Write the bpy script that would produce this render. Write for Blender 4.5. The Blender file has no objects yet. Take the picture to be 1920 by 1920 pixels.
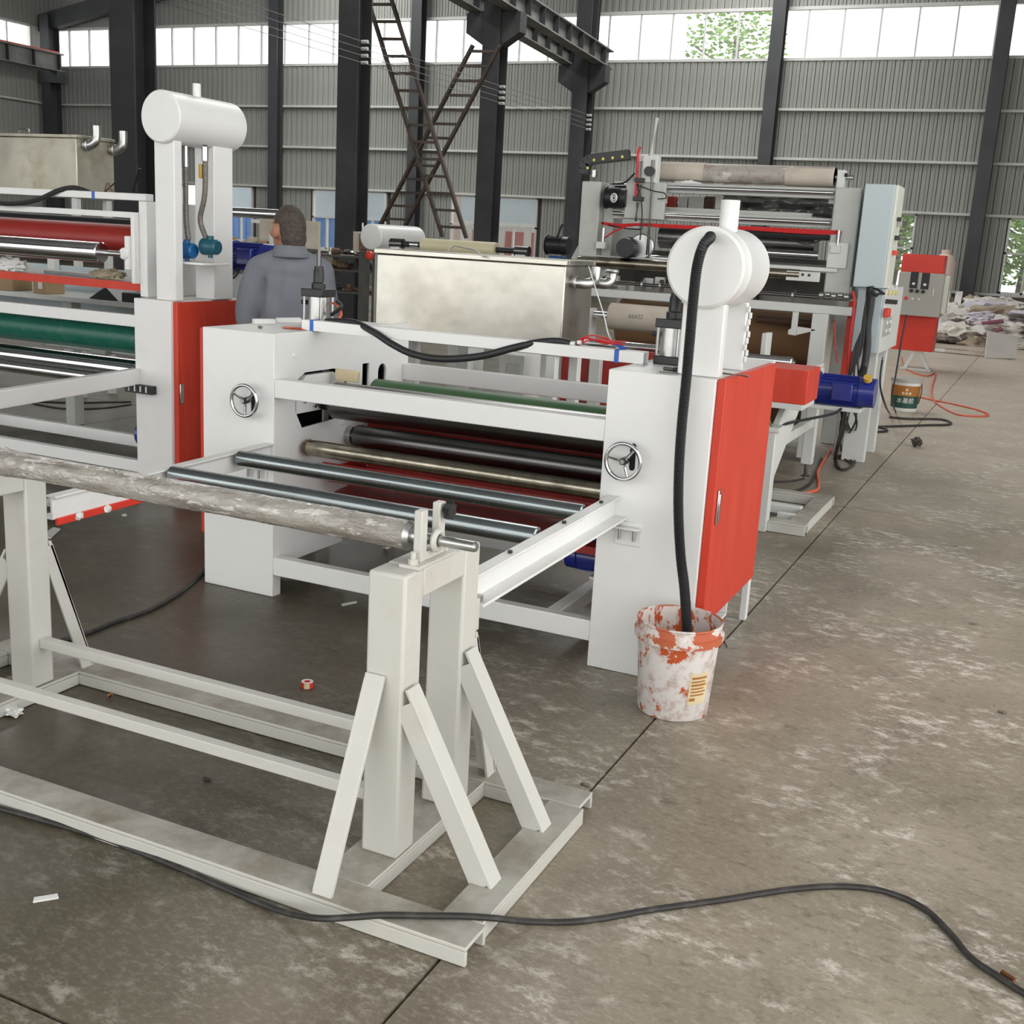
import bpy, bmesh, math, random
from mathutils import Vector, Matrix, noise
random.seed(7)
SC = bpy.context.scene
COL = SC.collection

# ---------------------------------------------------------------- camera
CAM_H = 1.70
YAW, PITCH, ROLL = -0.425298935, 0.236109325, 0.0570677597
FPX = 2135.2
_f = Vector((math.sin(YAW)*math.cos(PITCH), math.cos(YAW)*math.cos(PITCH), -math.sin(PITCH)))
_r = Vector((math.cos(YAW), -math.sin(YAW), 0))
_u = _r.cross(_f)
CR = math.cos(ROLL)*_r + math.sin(ROLL)*_u
CU = -math.sin(ROLL)*_r + math.cos(ROLL)*_u
CF = _f
CC = Vector((0, 0, CAM_H))
cam = bpy.data.cameras.new('camera')
cam.sensor_width = 36.0
cam.lens = FPX*36.0/1920.0
cam.clip_start = 0.05
cam.clip_end = 300
co = bpy.data.objects.new('camera', cam)
COL.objects.link(co)
M = Matrix.Identity(4)
for i in range(3):
    M[i][0], M[i][1], M[i][2], M[i][3] = CR[i], CU[i], -CF[i], CC[i]
co.matrix_world = M
SC.camera = co

# ---------------------------------------------------------------- world, lights, exposure
W = bpy.data.worlds.new('overcast_sky'); SC.world = W
W.use_nodes = True
bg = W.node_tree.nodes['Background']
bg.inputs[0].default_value = (1.0, 1.0, 0.98, 1)
bg.inputs[1].default_value = 2.6
def area_light(name, loc, size, power, rot, col=(1, 1, 1)):
    l = bpy.data.lights.new(name, 'AREA'); l.shape = 'RECTANGLE'
    l.size, l.size_y = size; l.energy = power; l.color = col
    o = bpy.data.objects.new(name, l); COL.objects.link(o)
    o.location = loc; o.rotation_euler = rot
    return o
# area lamps added under the roof gaps to brighten the rear bays
for i, xx in enumerate((-20.0, -8.0)):
    area_light('added_roof_lamp', (xx, 22, 10.4), (2.4, 18), 900, (0, 0, 0), (1, 0.99, 0.97))
SC.view_settings.view_transform = 'Standard'
SC.view_settings.look = 'None'
SC.view_settings.gamma = 1
SC.view_settings.use_curve_mapping = False
SC.view_settings.exposure = 0.0
SC.cycles.max_bounces = 6
SC.cycles.diffuse_bounces = 3
SC.cycles.glossy_bounces = 4
SC.cycles.transmission_bounces = 4
SC.cycles.transparent_max_bounces = 8
SC.cycles.caustics_reflective = False
SC.cycles.caustics_refractive = False
SC.cycles.sample_clamp_indirect = 6

# measured photograph points -> places in the hall (a known plane fixes the depth)
def _ray(px, py):
    return CF + CR*((px-960)/FPX) - CU*((py-960)/FPX)
def ay(px, py, Y):
    d = _ray(px, py); return CC + d*(Y/d.y)
def az(px, py, Z=0.0):
    d = _ray(px, py); return CC + d*((Z-CAM_H)/d.z)
def ax(px, py, X):
    d = _ray(px, py); return CC + d*(X/d.x)

# ---------------------------------------------------------------- materials
MATS = {}
def mat(name, col, rough=0.5, metal=0.0, noise_amt=0.0, nscale=8.0, bump=0.0, bscale=60.0, dirt=None, dirt_amt=0.0, dscale=3.0,
        spec=0.5, stretch=None, coat=0.0, emit=None, rvar=0.0):
    m = bpy.data.materials.new(name); m.use_nodes = True
    nt = m.node_tree; N = nt.nodes; L = nt.links
    b = N['Principled BSDF']
    b.inputs['Base Color'].default_value = (*col, 1)
    b.inputs['Roughness'].default_value = rough
    b.inputs['Metallic'].default_value = metal
    b.inputs['Specular IOR Level'].default_value = spec
    b.inputs['Coat Weight'].default_value = coat
    if emit:
        b.inputs['Emission Color'].default_value = (*emit[0], 1); b.inputs['Emission Strength'].default_value = emit[1]
    tc = N.new('ShaderNodeTexCoord')
    src = tc.outputs['Object']
    if stretch:
        mp = N.new('ShaderNodeMapping'); mp.inputs['Scale'].default_value = stretch
        L.new(src, mp.inputs['Vector']); src = mp.outputs['Vector']
    last = None
    if noise_amt > 0:
        n = N.new('ShaderNodeTexNoise'); n.inputs['Scale'].default_value = nscale; n.inputs['Detail'].default_value = 4
        L.new(src, n.inputs['Vector'])
        r = N.new('ShaderNodeMapRange'); r.inputs[1].default_value = 0.3; r.inputs[2].default_value = 0.7
        r.inputs[3].default_value = 1-noise_amt; r.inputs[4].default_value = 1+noise_amt*0.6
        L.new(n.outputs['Fac'], r.inputs[0])
        mx = N.new('ShaderNodeMix'); mx.data_type = 'RGBA'; mx.blend_type = 'MULTIPLY'; mx.inputs[0].default_value = 1
        mx.inputs[6].default_value = (*col, 1)
        cb = N.new('ShaderNodeCombineColor')
        for k in range(3): L.new(r.outputs[0], cb.inputs[k])
        L.new(cb.outputs[0], mx.inputs[7]); last = mx.outputs[2]
        if rvar > 0:
            rr = N.new('ShaderNodeMapRange'); rr.inputs[1].default_value = 0.3; rr.inputs[2].default_value = 0.7
            rr.inputs[3].default_value = max(0.02, rough-rvar); rr.inputs[4].default_value = rough+rvar
            L.new(n.outputs['Fac'], rr.inputs[0]); L.new(rr.outputs[0], b.inputs['Roughness'])
    if dirt:
        n2 = N.new('ShaderNodeTexNoise'); n2.inputs['Scale'].default_value = dscale; n2.inputs['Detail'].default_value = 6
        n2.inputs['Roughness'].default_value = 0.65
        L.new(src, n2.inputs['Vector'])
        r2 = N.new('ShaderNodeMapRange'); r2.inputs[1].default_value = 0.52; r2.inputs[2].default_value = 0.72
        r2.inputs[3].default_value = 0; r2.inputs[4].default_value = dirt_amt
        L.new(n2.outputs['Fac'], r2.inputs[0])
        m2 = N.new('ShaderNodeMix'); m2.data_type = 'RGBA'
        L.new(r2.outputs[0], m2.inputs[0])
        if last: L.new(last, m2.inputs[6])
        else: m2.inputs[6].default_value = (*col, 1)
        m2.inputs[7].default_value = (*dirt, 1); last = m2.outputs[2]
    if last: L.new(last, b.inputs['Base Color'])
    if bump > 0:
        n3 = N.new('ShaderNodeTexNoise'); n3.inputs['Scale'].default_value = bscale; n3.inputs['Detail'].default_value = 3
        L.new(src, n3.inputs['Vector'])
        bp = N.new('ShaderNodeBump'); bp.inputs['Strength'].default_value = bump; bp.inputs['Distance'].default_value = 0.01
        L.new(n3.outputs['Fac'], bp.inputs['Height']); L.new(bp.outputs['Normal'], b.inputs['Normal'])
    MATS[name] = m
    return m
def srgb(r, g, b):
    f = lambda c: (c/255/12.92) if c/255 <= 0.04045 else ((c/255+0.055)/1.055)**2.4
    return (f(r), f(g), f(b))
mat('white_paint', (0.80, 0.80, 0.79), 0.38, noise_amt=0.03, nscale=2.5, dirt=(0.5, 0.47, 0.42), dirt_amt=0.12, dscale=5, bump=0.04, bscale=25)
mat('cream_paint', (0.61, 0.60, 0.55), 0.42, noise_amt=0.04, nscale=4, dirt=(0.33, 0.25, 0.18), dirt_amt=0.20, dscale=4, bump=0.05, bscale=40)
mat('cream_paint_dusty', (0.58, 0.57, 0.52), 0.5, noise_amt=0.05, nscale=5, dirt=(0.30, 0.24, 0.18), dirt_amt=0.25, dscale=5, bump=0.05, bscale=40)
mat('grey_paint', (0.50, 0.51, 0.48), 0.45, noise_amt=0.05, nscale=3, dirt=(0.25, 0.23, 0.2), dirt_amt=0.25, dscale=5)
mat('pale_grey_paint', (0.66, 0.67, 0.65), 0.42, noise_amt=0.04, nscale=3, dirt=(0.35, 0.32, 0.28), dirt_amt=0.2, dscale=6)
mat('red_paint', (0.60, 0.050, 0.026), 0.45, spec=0.35, noise_amt=0.10, nscale=6, dirt=(0.75, 0.2, 0.12), dirt_amt=0.08, dscale=3, stretch=(3, 3, 0.4))
mat('dark_red_paint', (0.36, 0.025, 0.02), 0.40, noise_amt=0.15, nscale=6, dirt=(0.2, 0.05, 0.03), dirt_amt=0.4)
mat('machine_blue', (0.015, 0.025, 0.22), 0.28, noise_amt=0.15, nscale=5, coat=0.3)
mat('pump_blue', (0.01, 0.12, 0.32), 0.35, noise_amt=0.15)
mat('pump_teal', (0.01, 0.09, 0.13), 0.35, noise_amt=0.15)
mat('tape_blue', (0.02, 0.12, 0.50), 0.45, noise_amt=0.1)
mat('green_rubber', (0.004, 0.11, 0.075), 0.38, noise_amt=0.12, nscale=4, dirt=(0.25, 0.35, 0.3), dirt_amt=0.15, dscale=14)
mat('dull_green', (0.06, 0.14, 0.06), 0.5, noise_amt=0.12)
mat('red_rubber', (0.30, 0.02, 0.015), 0.45, noise_amt=0.12, nscale=3)
mat('zinc', (0.30, 0.335, 0.345), 0.28, metal=1.0, noise_amt=0.08, nscale=6, rvar=0.03, bump=0.015, bscale=120)
mat('chrome', (0.62, 0.62, 0.63), 0.12, metal=1.0, noise_amt=0.08, nscale=5, rvar=0.05)
mat('dark_steel', (0.17, 0.165, 0.165), 0.30, metal=1.0, noise_amt=0.15, nscale=5)
mat('oily_steel', (0.36, 0.33, 0.26), 0.26, metal=1.0, noise_amt=0.3, nscale=14, dirt=(0.06, 0.05, 0.04), dirt_amt=0.5, dscale=12)
mat('steel', (0.50, 0.50, 0.49), 0.33, metal=1.0, noise_amt=0.15, nscale=10)
mat('stainless', (0.55, 0.53, 0.475), 0.34, metal=1.0, noise_amt=0.22, nscale=2.4, rvar=0.12, bump=0.9, bscale=2.2, dirt=(0.34, 0.31, 0.25), dirt_amt=0.55, dscale=1.6)
mat('stained_stainless', (0.62, 0.59, 0.50), 0.5, metal=1.0, noise_amt=0.28, nscale=1.8, rvar=0.12, bump=0.9, bscale=2.0, dirt=(0.25, 0.2, 0.1), dirt_amt=0.5, dscale=2.4)
mat('black_rubber', (0.016, 0.016, 0.018), 0.5, noise_amt=0.2)
mat('floor_cable', (0.030, 0.028, 0.026), 0.55, noise_amt=0.3, nscale=20, dirt=(0.12, 0.11, 0.1), dirt_amt=0.4, dscale=20)
mat('black_plastic', (0.018, 0.018, 0.020), 0.42, noise_amt=0.1)
mat('black_hole', (0.004, 0.004, 0.004), 0.9, noise_amt=0.1)
mat('column_steel', (0.030, 0.030, 0.033), 0.6, noise_amt=0.25, nscale=1.5, dirt=(0.075, 0.072, 0.07), dirt_amt=0.5, dscale=1.0)
mat('wall_column', (0.055, 0.058, 0.062), 0.6, noise_amt=0.2, nscale=1.2)
mat('crane_grey', (0.20, 0.20, 0.19), 0.6, noise_amt=0.3, nscale=2)
mat('girt', (0.58, 0.59, 0.56), 0.5, noise_amt=0.1, nscale=2)
mat('wall_sheet', (0.325, 0.335, 0.31), 0.5, noise_amt=0.10, nscale=0.9, dirt=(0.15, 0.15, 0.14), dirt_amt=0.3, dscale=1.2, stretch=(1, 1, 0.35))
mat('wall_concrete', (0.19, 0.18, 0.16), 0.85, noise_amt=0.25, nscale=1.2, dirt=(0.06, 0.06, 0.05), dirt_amt=0.6, dscale=0.8)
mat('rusty_steel', (0.060, 0.042, 0.034), 0.65, noise_amt=0.35, nscale=3)
mat('window_frame', (0.62, 0.62, 0.60), 0.45, noise_amt=0.05)
mat('cardboard', (0.36, 0.25, 0.14), 0.8, noise_amt=0.12, nscale=5)
mat('kraft_paper', (0.20, 0.105, 0.045), 0.75, noise_amt=0.10, nscale=2)
mat('kraft_dark', (0.075, 0.036, 0.018), 0.7, noise_amt=0.15, nscale=2)
mat('cream_block', (0.72, 0.60, 0.38), 0.6, noise_amt=0.1)
mat('cream_roll', (0.66, 0.60, 0.40), 0.42, noise_amt=0.06, nscale=3)
mat('paper_core', (0.56, 0.50, 0.42), 0.7, noise_amt=0.12, nscale=5, dirt=(0.3, 0.22, 0.16), dirt_amt=0.35)
mat('cabinet_blue', (0.47, 0.55, 0.58), 0.38, noise_amt=0.03, nscale=2)
mat('cabinet_ivory', (0.68, 0.70, 0.62), 0.4, noise_amt=0.04, nscale=2)
mat('box_grey', (0.42, 0.41, 0.38), 0.42, noise_amt=0.05, nscale=2)
mat('bright_red', (0.72, 0.045, 0.025), 0.38, noise_amt=0.06)
mat('orange_wire', (0.75, 0.13, 0.06), 0.5, noise_amt=0.1)
mat('red_wire', (0.60, 0.03, 0.03), 0.45, noise_amt=0.1)
mat('white_plastic', (0.78, 0.78, 0.76), 0.45, noise_amt=0.05)
mat('white_board', (0.76, 0.73, 0.70), 0.6, noise_amt=0.10, nscale=1.5)
mat('yellow_plastic', (0.75, 0.62, 0.12), 0.45, noise_amt=0.1)
mat('yellow_brass', (0.62, 0.40, 0.07), 0.4, noise_amt=0.1)
mat('braided_hose', (0.20, 0.18, 0.16), 0.5, metal=0.4, noise_amt=0.4, nscale=90)
mat('skin', (0.36, 0.165, 0.10), 0.55, noise_amt=0.12, nscale=14, bump=0.05, bscale=90)
mat('hair', (0.070, 0.052, 0.043), 0.75, noise_amt=0.5, nscale=60, bump=0.4, bscale=260)
mat('shirt_grey', (0.165, 0.175, 0.20), 0.85, noise_amt=0.10, nscale=9, bump=0.12, bscale=70)
mat('trousers', (0.045, 0.048, 0.06), 0.9, noise_amt=0.15)
mat('shoe', (0.02, 0.02, 0.02), 0.6, noise_amt=0.2)
mat('shed_blue', (0.06, 0.27, 0.75), 0.55, noise_amt=0.06, nscale=1)
mat('shed_pale', (0.66, 0.78, 0.88), 0.6, noise_amt=0.08, nscale=1)
mat('shed_red', (0.50, 0.09, 0.05), 0.6, noise_amt=0.15, nscale=1)
mat('shed_pink', (0.80, 0.62, 0.54), 0.6, noise_amt=0.08, nscale=1)
mat('shed_white', (0.85, 0.85, 0.82), 0.6, noise_amt=0.05, nscale=1)
mat('leaf', (0.22, 0.40, 0.06), 0.6, noise_amt=0.3, nscale=3)
mat('bark', (0.10, 0.07, 0.05), 0.9, noise_amt=0.3)
mat('rag', (0.42, 0.36, 0.26), 0.9, noise_amt=0.25, nscale=10)
mat('junk_dark', (0.055, 0.045, 0.04), 0.7, noise_amt=0.4, nscale=14)
mat('junk_brown', (0.16, 0.095, 0.06), 0.7, noise_amt=0.4, nscale=14)
mat('bench_steel', (0.09, 0.085, 0.075), 0.6, noise_amt=0.3, nscale=5)
mat('copper', (0.50, 0.22, 0.09), 0.35, metal=1.0, noise_amt=0.1)
mat('ground_outside', (0.35, 0.33, 0.28), 0.9, noise_amt=0.2, nscale=0.5)
mat('roof_sheet', (0.30, 0.31, 0.31), 0.7, noise_amt=0.08, nscale=0.5)
mat('scrap_tan', (0.42, 0.34, 0.25), 0.5, noise_amt=0.3, nscale=3)
mat('scrap_dark', (0.16, 0.13, 0.12), 0.6, noise_amt=0.4, nscale=3)
mat('pale_lavender', (0.66, 0.62, 0.70), 0.5, noise_amt=0.2, nscale=4)
mat('plum', (0.20, 0.05, 0.09), 0.6, noise_amt=0.2)
mat('label_brown', (0.42, 0.16, 0.03), 0.45, noise_amt=0.1)
mat('label_green', (0.015, 0.08, 0.065), 0.45, noise_amt=0.1)
mat('white_ink', (0.85, 0.85, 0.83), 0.5, noise_amt=0.02)
mat('grey_ink', (0.16, 0.15, 0.14), 0.6, noise_amt=0.02)
mat('film_grey', (0.20, 0.20, 0.195), 0.22, metal=0.6, noise_amt=0.35, nscale=3, bump=0.5, bscale=6, stretch=(0.5, 3, 3))

def settle_dust(name, col, amt):
    nt = MATS[name].node_tree; N = nt.nodes; L = nt.links; b = N['Principled BSDF']
    src = b.inputs['Base Color'].links[0].from_socket
    g_ = N.new('ShaderNodeNewGeometry'); sp = N.new('ShaderNodeSeparateXYZ'); L.new(g_.outputs['True Normal'], sp.inputs[0])
    r1 = N.new('ShaderNodeMapRange'); r1.inputs[1].default_value = 0.7; r1.inputs[2].default_value = 0.95; L.new(sp.outputs[2], r1.inputs[0])
    tc = N.new('ShaderNodeTexCoord'); n = N.new('ShaderNodeTexNoise'); n.inputs['Scale'].default_value = 4.5; n.inputs['Detail'].default_value = 7; n.inputs['Roughness'].default_value = 0.68
    L.new(tc.outputs['Object'], n.inputs['Vector'])
    r2 = N.new('ShaderNodeMapRange'); r2.inputs[1].default_value = 0.38; r2.inputs[2].default_value = 0.66; r2.inputs[3].default_value = amt*0.35; r2.inputs[4].default_value = amt; L.new(n.outputs['Fac'], r2.inputs[0])
    mu = N.new('ShaderNodeMath'); mu.operation = 'MULTIPLY'; L.new(r1.outputs[0], mu.inputs[0]); L.new(r2.outputs[0], mu.inputs[1])
    mx = N.new('ShaderNodeMix'); mx.data_type = 'RGBA'; L.new(mu.outputs[0], mx.inputs[0]); L.new(src, mx.inputs[6]); mx.inputs[7].default_value = (*col, 1)
    L.new(mx.outputs[2], b.inputs['Base Color'])
settle_dust('cream_paint_dusty', (0.22, 0.185, 0.14), 0.95)
settle_dust('white_paint', (0.40, 0.37, 0.32), 0.35)
def glassy(name, col, alpha, rough=0.1):
    m = bpy.data.materials.new(name); m.use_nodes = True
    nt = m.node_tree; N = nt.nodes; L = nt.links
    for n in list(N): N.remove(n)
    out = N.new('ShaderNodeOutputMaterial'); mix = N.new('ShaderNodeMixShader')
    tr = N.new('ShaderNodeBsdfTransparent'); tr.inputs[0].default_value = (*col, 1)
    gl = N.new('ShaderNodeBsdfPrincipled'); gl.inputs['Base Color'].default_value = (0.8, 0.82, 0.82, 1); gl.inputs['Roughness'].default_value = rough
    nz = N.new('ShaderNodeTexNoise'); nz.inputs['Scale'].default_value = 1.5
    mr = N.new('ShaderNodeMapRange'); mr.inputs[3].default_value = alpha*0.5; mr.inputs[4].default_value = alpha*1.5
    L.new(nz.outputs['Fac'], mr.inputs[0]); L.new(mr.outputs[0], mix.inputs[0])
    L.new(tr.outputs[0], mix.inputs[1]); L.new(gl.outputs[0], mix.inputs[2]); L.new(mix.outputs[0], out.inputs[0])
    MATS[name] = m
glassy('window_glass', (0.97, 0.98, 0.98), 0.10)
glassy('film_clear', (0.95, 0.95, 0.95), 0.45, 0.15)

def floor_material():
    m = bpy.data.materials.new('concrete_floor'); m.use_nodes = True
    nt = m.node_tree; N = nt.nodes; L = nt.links; b = N['Principled BSDF']
    tc = N.new('ShaderNodeTexCoord')
    def nz(scale, detail, st=(1, 1, 1), rot=0, rough=0.6, off=0):
        mp = N.new('ShaderNodeMapping'); mp.inputs['Scale'].default_value = st; mp.inputs['Rotation'].default_value = (0, 0, rot)
        mp.inputs['Location'].default_value = (off, off*1.7, 0)
        L.new(tc.outputs['Object'], mp.inputs[0])
        n = N.new('ShaderNodeTexNoise'); n.inputs['Scale'].default_value = scale; n.inputs['Detail'].default_value = detail
        n.inputs['Roughness'].default_value = rough
        L.new(mp.outputs[0], n.inputs['Vector']); return n.outputs['Fac']
    def ramp(src, a, bb, lo, hi):
        r = N.new('ShaderNodeMapRange'); r.inputs[1].default_value = a; r.inputs[2].default_value = bb
        r.inputs[3].default_value = lo; r.inputs[4].default_value = hi; L.new(src, r.inputs[0]); return r.outputs[0]
    def mix(fac, c1, c2):
        x = N.new('ShaderNodeMix'); x.data_type = 'RGBA'
        L.new(fac, x.inputs[0])
        for k, c in ((6, c1), (7, c2)):
            if isinstance(c, tuple): x.inputs[k].default_value = (*c, 1)
            else: L.new(c, x.inputs[k])
        return x.outputs[2]
    def mul(a, b_):
        x = N.new('ShaderNodeMath'); x.operation = 'MULTIPLY'; L.new(a, x.inputs[0])
        if isinstance(b_, float): x.inputs[1].default_value = b_
        else: L.new(b_, x.inputs[1])
        return x.outputs[0]
    big = nz(0.55, 5); mid = nz(2.2, 6, off=3); fine = nz(26, 5, off=5)
    c = mix(ramp(big, 0.32, 0.68, 0, 1), (0.060, 0.049, 0.029), (0.105, 0.087, 0.056))
    c = mix(ramp(mid, 0.50, 0.75, 0, 0.55), c, (0.045, 0.036, 0.025))
    c = mix(ramp(fine, 0.35, 0.7, 0.0, 0.35), c, (0.135, 0.115, 0.083))
    # worn aisle right of the long joint; its pale colour also carries window glare
    sx = N.new('ShaderNodeSeparateXYZ'); L.new(tc.outputs['Object'], sx.inputs[0])
    aisle = ramp(sx.outputs[0], -2.0, -0.6, 0.0, 1.0)
    c = mix(mul(aisle, ramp(nz(1.3, 6, off=9), 0.3, 0.7, 0.40, 0.98)), c, (0.43, 0.37, 0.285))
    far = mul(ramp(sx.outputs[1], 7.5, 15.0, 0.0, 0.8), ramp(sx.outputs[0], -4.5, -1.8, 0.0, 1.0))  # far floor painted paler, holding window glare and side door light
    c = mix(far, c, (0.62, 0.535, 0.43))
    # pale scuffs drawn out by dragging
    sc1 = ramp(nz(1.7, 8, (1, 1.15, 1), 0.5, 0.7, 11), 0.46, 0.56, 0, 1)
    sc2 = ramp(nz(13, 9, (0.75, 1.25, 1), 0.6, 0.78, 17), 0.50, 0.60, 0, 1)
    scuff = mul(sc1, sc2)
    c = mix(mul(scuff, ramp(sx.outputs[0], -2.4, -0.2, 0.06, 0.95)), c, (0.80, 0.75, 0.67))
    gx = ramp(sx.outputs[0], -2.4, -0.4, 0.12, 1.0)
    c = mix(mul(ramp(nz(48, 8, (0.8, 1.3, 1), 0.5, 0.8, 41), 0.50, 0.62, 0, 0.55), gx), c, (0.50, 0.455, 0.385))
    c = mix(mul(ramp(nz(20, 8, (0.8, 1.4, 1), 0.5, 0.8, 47), 0.52, 0.66, 0, 0.60), gx), c, (0.095, 0.078, 0.055))
    dk = ramp(nz(5, 5, off=23), 0.66, 0.74, 0, 0.6)
    c = mix(dk, c, (0.035, 0.03, 0.027))
    L.new(c, b.inputs['Base Color'])
    L.new(ramp(nz(1.1, 5, off=31), 0.3, 0.7, 0.30, 0.55), b.inputs['Roughness'])
    b.inputs['Specular IOR Level'].default_value = 0.45
    bp = N.new('ShaderNodeBump'); bp.inputs['Strength'].default_value = 0.16; bp.inputs['Distance'].default_value = 0.008
    L.new(mid, bp.inputs['Height']); L.new(bp.outputs[0], b.inputs['Normal'])
    MATS['concrete_floor'] = m
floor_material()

def smear_material(name, base, paint, thr, scale, st=(1, 1, 1), extra=(0.45, 0.30, 0.25), rise=None):
    m = bpy.data.materials.new(name); m.use_nodes = True
    nt = m.node_tree; N = nt.nodes; L = nt.links; b = N['Principled BSDF']
    tc = N.new('ShaderNodeTexCoord'); mp = N.new('ShaderNodeMapping'); mp.inputs['Scale'].default_value = st
    L.new(tc.outputs['Object'], mp.inputs[0])
    def nz(s, d, off):
        a = N.new('ShaderNodeVectorMath'); a.operation = 'ADD'; a.inputs[1].default_value = (off, off, off)
        L.new(mp.outputs[0], a.inputs[0])
        n = N.new('ShaderNodeTexNoise'); n.inputs['Scale'].default_value = s; n.inputs['Detail'].default_value = d; n.inputs['Roughness'].default_value = 0.65
        L.new(a.outputs[0], n.inputs['Vector']); return n.outputs['Fac']
    def ramp(src, a, bb, lo, hi):
        r = N.new('ShaderNodeMapRange'); r.inputs[1].default_value = a; r.inputs[2].default_value = bb
        r.inputs[3].default_value = lo; r.inputs[4].default_value = hi; L.new(src, r.inputs[0]); return r.outputs[0]
    x1 = N.new('ShaderNodeMix'); x1.data_type = 'RGBA'; L.new(ramp(nz(22, 6, 3), 0.48, 0.64, 0, 0.75), x1.inputs[0])
    x1.inputs[6].default_value = (*base, 1); x1.inputs[7].default_value = (*extra, 1)
    x2 = N.new('ShaderNodeMix'); x2.data_type = 'RGBA'; src_ = nz(scale, 5, 0)
    if rise:
        sp = N.new('ShaderNodeSeparateXYZ'); L.new(tc.outputs['Object'], sp.inputs[0])
        ad = N.new('ShaderNodeMath'); ad.operation = 'ADD'; L.new(src_, ad.inputs[0]); L.new(ramp(sp.outputs[2], rise[0], rise[1], 0.0, rise[2]), ad.inputs[1]); src_ = ad.outputs[0]
    L.new(ramp(src_, thr, thr+0.03, 0, 1), x2.inputs[0])
    L.new(x1.outputs[2], x2.inputs[6]); x2.inputs[7].default_value = (*paint, 1)
    L.new(x2.outputs[2], b.inputs['Base Color']); b.inputs['Roughness'].default_value = 0.45
    MATS[name] = m
smear_material('bucket_smeared', (0.74, 0.70, 0.68), (0.50, 0.085, 0.018), 0.60, 9, rise=(0.16, 0.27, 0.07))
smear_material('bucket_inside', (0.72, 0.66, 0.62), (0.50, 0.085, 0.02), 0.53, 13, (1, 1, 0.5))
smear_material('bucket_rim', (0.74, 0.70, 0.67), (0.52, 0.13, 0.06), 0.50, 12)
smear_material('wrap_film', (0.36, 0.335, 0.295), (0.60, 0.58, 0.54), 0.575, 30, (0.22, 1, 1), (0.17, 0.145, 0.12))
MATS['wrap_film'].node_tree.nodes['Principled BSDF'].inputs['Roughness'].default_value = 0.12
MATS['wrap_film'].node_tree.nodes['Principled BSDF'].inputs['Coat Weight'].default_value = 0.6
def add_bump(name, scale, st, strength, dist):
    nt = MATS[name].node_tree; N = nt.nodes; L = nt.links
    tc = N.new('ShaderNodeTexCoord'); mp = N.new('ShaderNodeMapping'); mp.inputs['Scale'].default_value = st; mp.inputs['Rotation'].default_value = (0, 0.5, 0.4)
    n = N.new('ShaderNodeTexNoise'); n.inputs['Scale'].default_value = scale; n.inputs['Detail'].default_value = 6; n.inputs['Distortion'].default_value = 1.2
    bp = N.new('ShaderNodeBump'); bp.inputs['Strength'].default_value = strength; bp.inputs['Distance'].default_value = dist
    L.new(tc.outputs['Object'], mp.inputs[0]); L.new(mp.outputs[0], n.inputs['Vector']); L.new(n.outputs['Fac'], bp.inputs['Height'])
    L.new(bp.outputs[0], N['Principled BSDF'].inputs['Normal']); L.new(bp.outputs[0], N['Principled BSDF'].inputs['Coat Normal'])
add_bump('wrap_film', 26, (1.0, 1.6, 1.6), 0.55, 0.012)
smear_material('wrap_roll_far', (0.40, 0.36, 0.33), (0.60, 0.56, 0.50), 0.56, 6, (0.6, 1, 1), (0.28, 0.2, 0.16))
smear_material('scrap_bag', (0.74, 0.70, 0.66), (0.40, 0.30, 0.27), 0.60, 3.0, (1, 1, 1), (0.62, 0.57, 0.48))

# ---------------------------------------------------------------- helpers
def BM(): return bmesh.new()
def box(bm, x0, x1, y0, y1, z0, z1):
    if x0 > x1: x0, x1 = x1, x0
    if y0 > y1: y0, y1 = y1, y0
    if z0 > z1: z0, z1 = z1, z0
    v = [bm.verts.new(p) for p in ((x0,y0,z0),(x1,y0,z0),(x1,y1,z0),(x0,y1,z0),(x0,y0,z1),(x1,y0,z1),(x1,y1,z1),(x0,y1,z1))]
    for f in ((0,3,2,1),(4,5,6,7),(0,1,5,4),(1,2,6,5),(2,3,7,6),(3,0,4,7)): bm.faces.new([v[i] for i in f])
    return bm
def frame_of(d):
    d = d.normalized()
    a = Vector((0, 0, 1)) if abs(d.z) < 0.9 else Vector((1, 0, 0))
    s = d.cross(a).normalized(); return s, s.cross(d).normalized()
def cyl(bm, p0, p1, r0, r1=None, seg=24, caps=True):
    p0, p1 = Vector(p0), Vector(p1); r1 = r0 if r1 is None else r1
    s, t = frame_of(p1-p0); A = []; B = []
    for i in range(seg):
        a = 2*math.pi*i/seg; o = s*math.cos(a)+t*math.sin(a)
        A.append(bm.verts.new(p0+o*r0)); B.append(bm.verts.new(p1+o*r1))
    for i in range(seg):
        j = (i+1) % seg; bm.faces.new((A[i], B[i], B[j], A[j]))
    if caps: bm.faces.new(A); bm.faces.new(B[::-1])
    return bm
def bar(bm, p0, p1, w, h, up=(0, 0, 1)):
    """rectangular bar from p0 to p1, w across, h along 'up'"""
    p0, p1 = Vector(p0), Vector(p1); d = (p1-p0).normalized(); up = Vector(up)
    s = d.cross(up).normalized(); u = s.cross(d).normalized()
    q = [s*w/2+u*h/2, -s*w/2+u*h/2, -s*w/2-u*h/2, s*w/2-u*h/2]
    A = [bm.verts.new(p0+k) for k in q]; B = [bm.verts.new(p1+k) for k in q]
    for i in range(4):
        j = (i+1) % 4; bm.faces.new((A[i], B[i], B[j], A[j]))
    bm.faces.new(A); bm.faces.new(B[::-1]); return bm
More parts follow.
